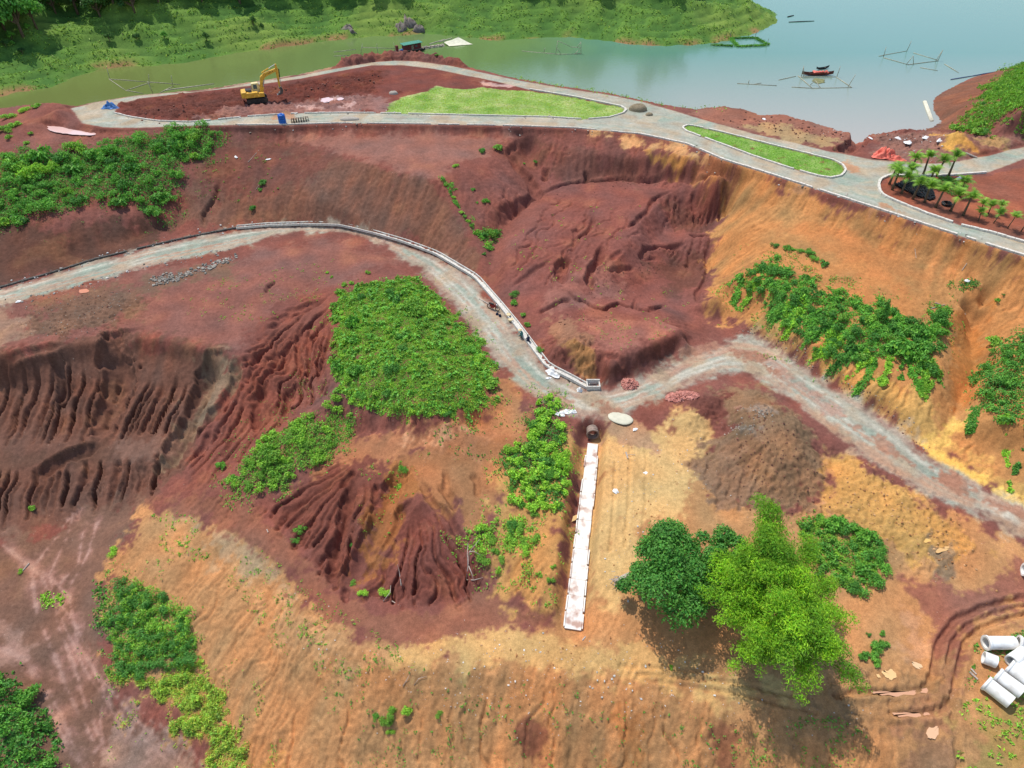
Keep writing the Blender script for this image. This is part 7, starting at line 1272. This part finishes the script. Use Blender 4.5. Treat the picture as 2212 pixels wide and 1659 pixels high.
person(1129, 727, math.radians(-160), TEAL, 'crouching worker in teal shirt and pale hat at the drain', True); person(1142, 743, math.radians(110), NAVY, 'crouching worker in dark navy clothes on the drain')
for i, (x, y, lab) in enumerate(((1103, 694, 'pale round basket on the bank above the drain'), (1098, 684, 'tan round basket above the motorbike'))):
    p = G(x, y); t = empty('basket', p); tag(t, lab, 'basket'); MB().tube([(0, 0, 0), (0, 0, .12), (0, 0, .3)], [.2, .26, .3], 16).build('bowl', STRAW, t); MB().tube([(.3 * math.cos(a), .3 * math.sin(a), .3) for a in np.linspace(0, 2 * math.pi, 19)], .035, 5).build('rim', STRAW, t)
for i, (x, y) in enumerate(((1074, 680), (1080, 683))): blob('bucket_bag', x, y, .2, .17, .3, NAVY, ('dark bag on the road left of its twin', 'dark bag on the road nearest the drain')[i], 'bag', 20 + i, .1, 12)
# planks, stakes, dead wood
for a, b, r, lab in (((2094,1452),(2110,1470),.09,'longest pale stake beside the concrete pipes'), ((2096,1446),(2108,1458),.08,'crossed pale stake beside the concrete pipes'), ((1258,1385),(1265,1376),.07,'short white pole below the chute foot'), ((1352,978),(1356,992),.1,'white stake stump on the yellow pad'), ((1355,984),(1372,984),.03,'thin grey rod on the yellow pad'), ((1825,432),(1830,418),.05,'white stake on the slope under the upper road'), ((2076,588),(2088,570),.04,'thin pale stick on the orange slope'), ((1975,540),(1978,560),.03,'thin stick stuck in the orange slope'), ((2020,655),(2085,680),.07,'fallen bare trunk above the orange hollow'), ((2010,668),(2040,660),.05,'broken branch by the fallen trunk'), ((553,410),(562,398),.03,'thin cane on the cut slope ledge'), ((536,352),(560,325),.04,'long thin cane across the slope top'), ((577,1145),(580,1152),.06,'white stick on the red spoil slope'), ((2085,332),(2110,342),.16,'pale beam lying beside the side road'), ((64,1218),(50,1235),.08,'grey stick on the sediment bank')):
    if lab: plank('pole', a, b, r, DEAD, lab, 'pole')
def dead_branch(x, y, lines, label, r=.06):
    p = G(x, y); t = empty('dead_branch', p); tag(t, label, 'dead branch')
    for L_ in lines: P = [Vector(G(a, b)) - Vector(p) + Vector((0, 0, h)) for a, b, h in L_]; MB().tube(P, list(np.linspace(r, r * .35, len(P))), 6).build('branch', DEAD, t, smooth_=True)
e8 = lambda L_: [(a * .3414 + 734.4, b * .3414 + 1092.7, h) for a, b, h in L_]
dead_branch(1008, 1258, [e8([(800,480,.1),(812,400,.5),(820,320,.7),(885,232,.5)]), e8([(812,400,.5),(808,330,.6),(812,260,.5)]), e8([(800,480,.1),(850,478,.2),(905,462,.1)]), e8([(815,400,.4),(835,440,.3),(845,475,.2)]), e8([(820,320,.7),(850,310,.5),(890,330,.4)])], 'white dead branch below the shrubs on the red cone')
dead_branch(735, 1290, [e8([(330,610,.05),(385,640,.05)]), e8([(275,610,.1),(320,560,.3),(325,520,.4)]), e8([(390,520,.3),(380,440,.5),(370,405,.6)])], 'pale dead stems at the foot of the red cone', .05)
dead_branch(880, 1480, [e8([(400,1150,.1),(430,1100,.2),(450,1065,.2)]), e8([(470,1140,.1),(500,1100,.2),(550,1085,.1)])], 'dry twigs on the lower orange slope', .035)
def stump():
    p = G(1342, 1258); t = empty('uprooted_stump', p); tag(t, 'pale uprooted stump with tangled roots beside the dark tree', 'stump'); rr = random.Random(8); MB().tube([(-.4, -.2, .2), (.2, .1, .45), (.8, .5, .5)], [.35, .3, .2], 10).build('stem', DEAD, t, smooth_=True)
    for i in range(16): a = rr.random() * 6.28; b = rr.uniform(-.4, .9); q = Vector((-.4 + math.cos(a) * math.cos(b) * .5, -.2 + math.sin(a) * math.cos(b) * .5, .3 + math.sin(b) * .5)); MB().tube([(-.3, -.1, .3), q, q + Vector((rr.uniform(-.4, .3), rr.uniform(-.4, .3), rr.uniform(-.3, .1)))], [.07, .05, .02], 5).build('root', DEAD, t)
stump()
# ------------------------------------------------------------------ woods on the far shore
def far_hit(x, y):
    dx, dy, dz = ray(x, y); T = np.arange(120, 520, .6); X, Y, zz = T * dx, T * dy, CAM.z + T * dz; i = np.clip(((X - fxs[0]) / 1.05).astype(int), 0, len(fxs) - 1); j = np.clip(((Y - fys[0]) / 1.05).astype(int), 0, len(fys) - 1); b = zz < FZ[j, i]
    k = int(np.argmax(b)) if b.any() else len(T) - 1; return float(X[k]), float(Y[k]), float(FZ[j[k], i[k]])
def tree_proto(seed, m, n=1500):
    rng = np.random.default_rng(seed); L = []
    for i in range(16): a = rng.random() * 6.28; r = rng.random() ** .5 * .75; L.append((r * math.cos(a), r * math.sin(a), .75 + .65 * (1 - r) + rng.normal(0, .12), rng.uniform(.26, .42)))
    c = lobes_mesh('crown', L, n, .17, m, rng, .6); mb = MB(); mb.tube([(0, 0, -.2), (.03, 0, .5), (0, .04, 1.1)], [.09, .07, .04], 6)
    for l in L[::3]: mb.tube([(0, 0, .45), (l[0] * .6, l[1] * .6, l[2] * .8), l[:3]], [.05, .03, .015], 4)
    o = mb.build('trunk', BARK, smooth_=True); d = o.data; bpy.data.objects.remove(o); return c, d
PROT = [tree_proto(500 + i, (LF, LF, LM, LF)[i]) for i in range(4)]
def far_tree(p, r, label, group):
    t = empty('tree', (p[0], p[1], p[2] - .3), random.random() * 6.28); c, d = random.choice(PROT); s = r * random.uniform(.85, 1.15); t.scale = (s, s, s * random.uniform(.95, 1.35)); link('crown', c, t); link('trunk', d, t); tag(t, label, 'tree', group)
def wood(poly, n, rmin, rmax, label, group, seed):
    rr = random.Random(seed); xs_ = [p[0] for p in poly]; ys_ = [p[1] for p in poly]; k = 0; used = []
    while k < n * 40 and len(used) < n:
        k += 1; x, y = rr.uniform(min(xs_), max(xs_)), rr.uniform(min(ys_), max(ys_))
        if not in_poly(x, y, poly): continue
        p = far_hit(x, y); r = rr.uniform(rmin, rmax)
        if all(math.dist(p[:2], q[:2]) > r * .95 for q in used): used.append(p); far_tree(p, r, label, group)
wood([(-120,-30),(380,-30),(330,25),(250,45),(160,30),(90,55),(60,80),(0,110),(-120,150)], 44, 2.6, 4.2, 'dark tree in the wood at the upper left corner', 'trees of the upper left wood', 1)
wood([(330,-60),(860,-60),(850,-10),(760,4),(640,10),(560,2),(480,14),(380,14)], 34, 2.4, 4.0, 'dark tree along the top of the far bank', 'trees along the top of the far bank', 2)
wood([(860,-60),(1500,-60),(1500,-12),(1380,-10),(1280,-6),(1100,-14),(1000,-20),(860,-6)], 24, 2.2, 3.4, 'tree above the grassy slope opposite the lawn', 'trees above the grassy slope', 3)
wood([(-120,60),(60,60),(160,60),(250,80),(420,70),(640,50),(640,70),(500,90),(240,110),(60,140),(-120,170)], 12, .6, 1.1, 'small bush dotted on the grassy far slope', 'bushes on the far slope', 4)
def far_grass():
    rng = np.random.default_rng(31); js, is_ = np.nonzero((fd > .3) & (FY < 300) & (np.abs(FX) < FY * .95 + 20)); w = 1.0 / (FY[js, is_] / 150.0) ** 2 * np.clip(.6 + .5 * f4[js, is_] + .3 * f10[js, is_], .05, 2); n = 45000; k = rng.choice(len(js), n, p=w / w.sum())
    X = FX[js, is_][k] + rng.uniform(-.5, .5, n); Y = FY[js, is_][k] + rng.uniform(-.5, .5, n); i = np.clip(((X - fxs[0]) / 1.05), 0, len(fxs) - 1.01); j = np.clip(((Y - fys[0]) / 1.05), 0, len(fys) - 1.01); i0 = i.astype(int); j0 = j.astype(int); zz = FZ[j0, i0] * (1 - (i - i0)) * (1 - (j - j0)) + FZ[j0, i0 + 1] * (i - i0) * (1 - (j - j0)) + FZ[j0 + 1, i0] * (1 - (i - i0)) * (j - j0) + FZ[j0 + 1, i0 + 1] * (i - i0) * (j - j0)
    V, F, Cc = leaves(np.stack([X, Y, zz + .12], 1), rng.normal(0, .45, (n, 3)) + [0, -.3, .8], .6 * rng.uniform(.6, 1.4, n), .4, rng, .22); o = link('grass', mesh_np('grass', V, F, [leafmat('leaf_shore', (124, 160, 66), .2)], Cc, False)); tag(o, 'tall grass covering the far shore of the lake', kind='stuff')
far_grass()
# things of one group that can be told apart only by their order from left to right
ORD = 'leftmost second third fourth fifth sixth seventh eighth ninth tenth eleventh twelfth thirteenth fourteenth'.split()
for grp, what in (('shrubs behind the bamboo', 'bluish green shrub right behind the bamboo'), ('large shrubs on the orange scarp', 'large shrub crowning the creeper on the orange scarp'), ('shrubs along the red ridge', 'green shrub in the strip along the red ridge'), ('shrubs at the left end of the platform', 'light green shrub at the left end of the platform'), ('shrubs at the edge of the green hill', 'small shrub at the upper left edge of the green hill'), ('bushes in a row on the orange slope', 'dark bush in the row on the bare orange slope'), ('small shrubs on the yellow bank', 'small shrub on the yellow bank left of the chute'), ('shrubs under the bamboo', 'small dark shrub under the right side of the bamboo'), ('shrubs at the lower end of the chute thicket', 'shrub at the lower end of the chute thicket'), ('small shrubs in the yellow grass', 'small shrub in the yellowish grass above the wash'), ('formwork frames beside the blue tank', 'dark steel frame in the row beside the blue tank'), ('shrubs on the lake hill', 'shrub on the hill at the right edge of the lake'), ('shrubs at the right edge', 'shrub in the creeper mass at the right edge')):
    os_ = sorted([o for o in bpy.data.objects if o.get('group') == grp and o.parent is None and o.get('kind') != 'stuff'], key=lambda o: o.location.x / max(1, o.location.y + 40))
    if len(os_) <= len(ORD):
        for o, w in zip(os_, ORD): o['label'] = (what + ', leftmost of them') if w == 'leftmost' else '%s, %s from the left' % (what, w)
for i, (x, y, s) in enumerate(((752,76,2.0),(880,66,2.6),(865,70,2.0),(905,70,1.6))):
    p = w1(x, y + 3); n = 18; o = blob('rock_outcrop', 600, 600, s, s * .8, s * 1.1, mat('outcrop', (128, 118, 108), .9, .3, 1.2, bump=.6), ('grey rock at the waterline left of the larger outcrop', 'largest grey rock outcrop on the far waterline', 'rock leaning left of the largest outcrop', 'pale rock right of the largest outcrop')[i], 'rock', 90 + i, .35, 14); o.location = (p.x, p.y + 1.5, p.z - .2)
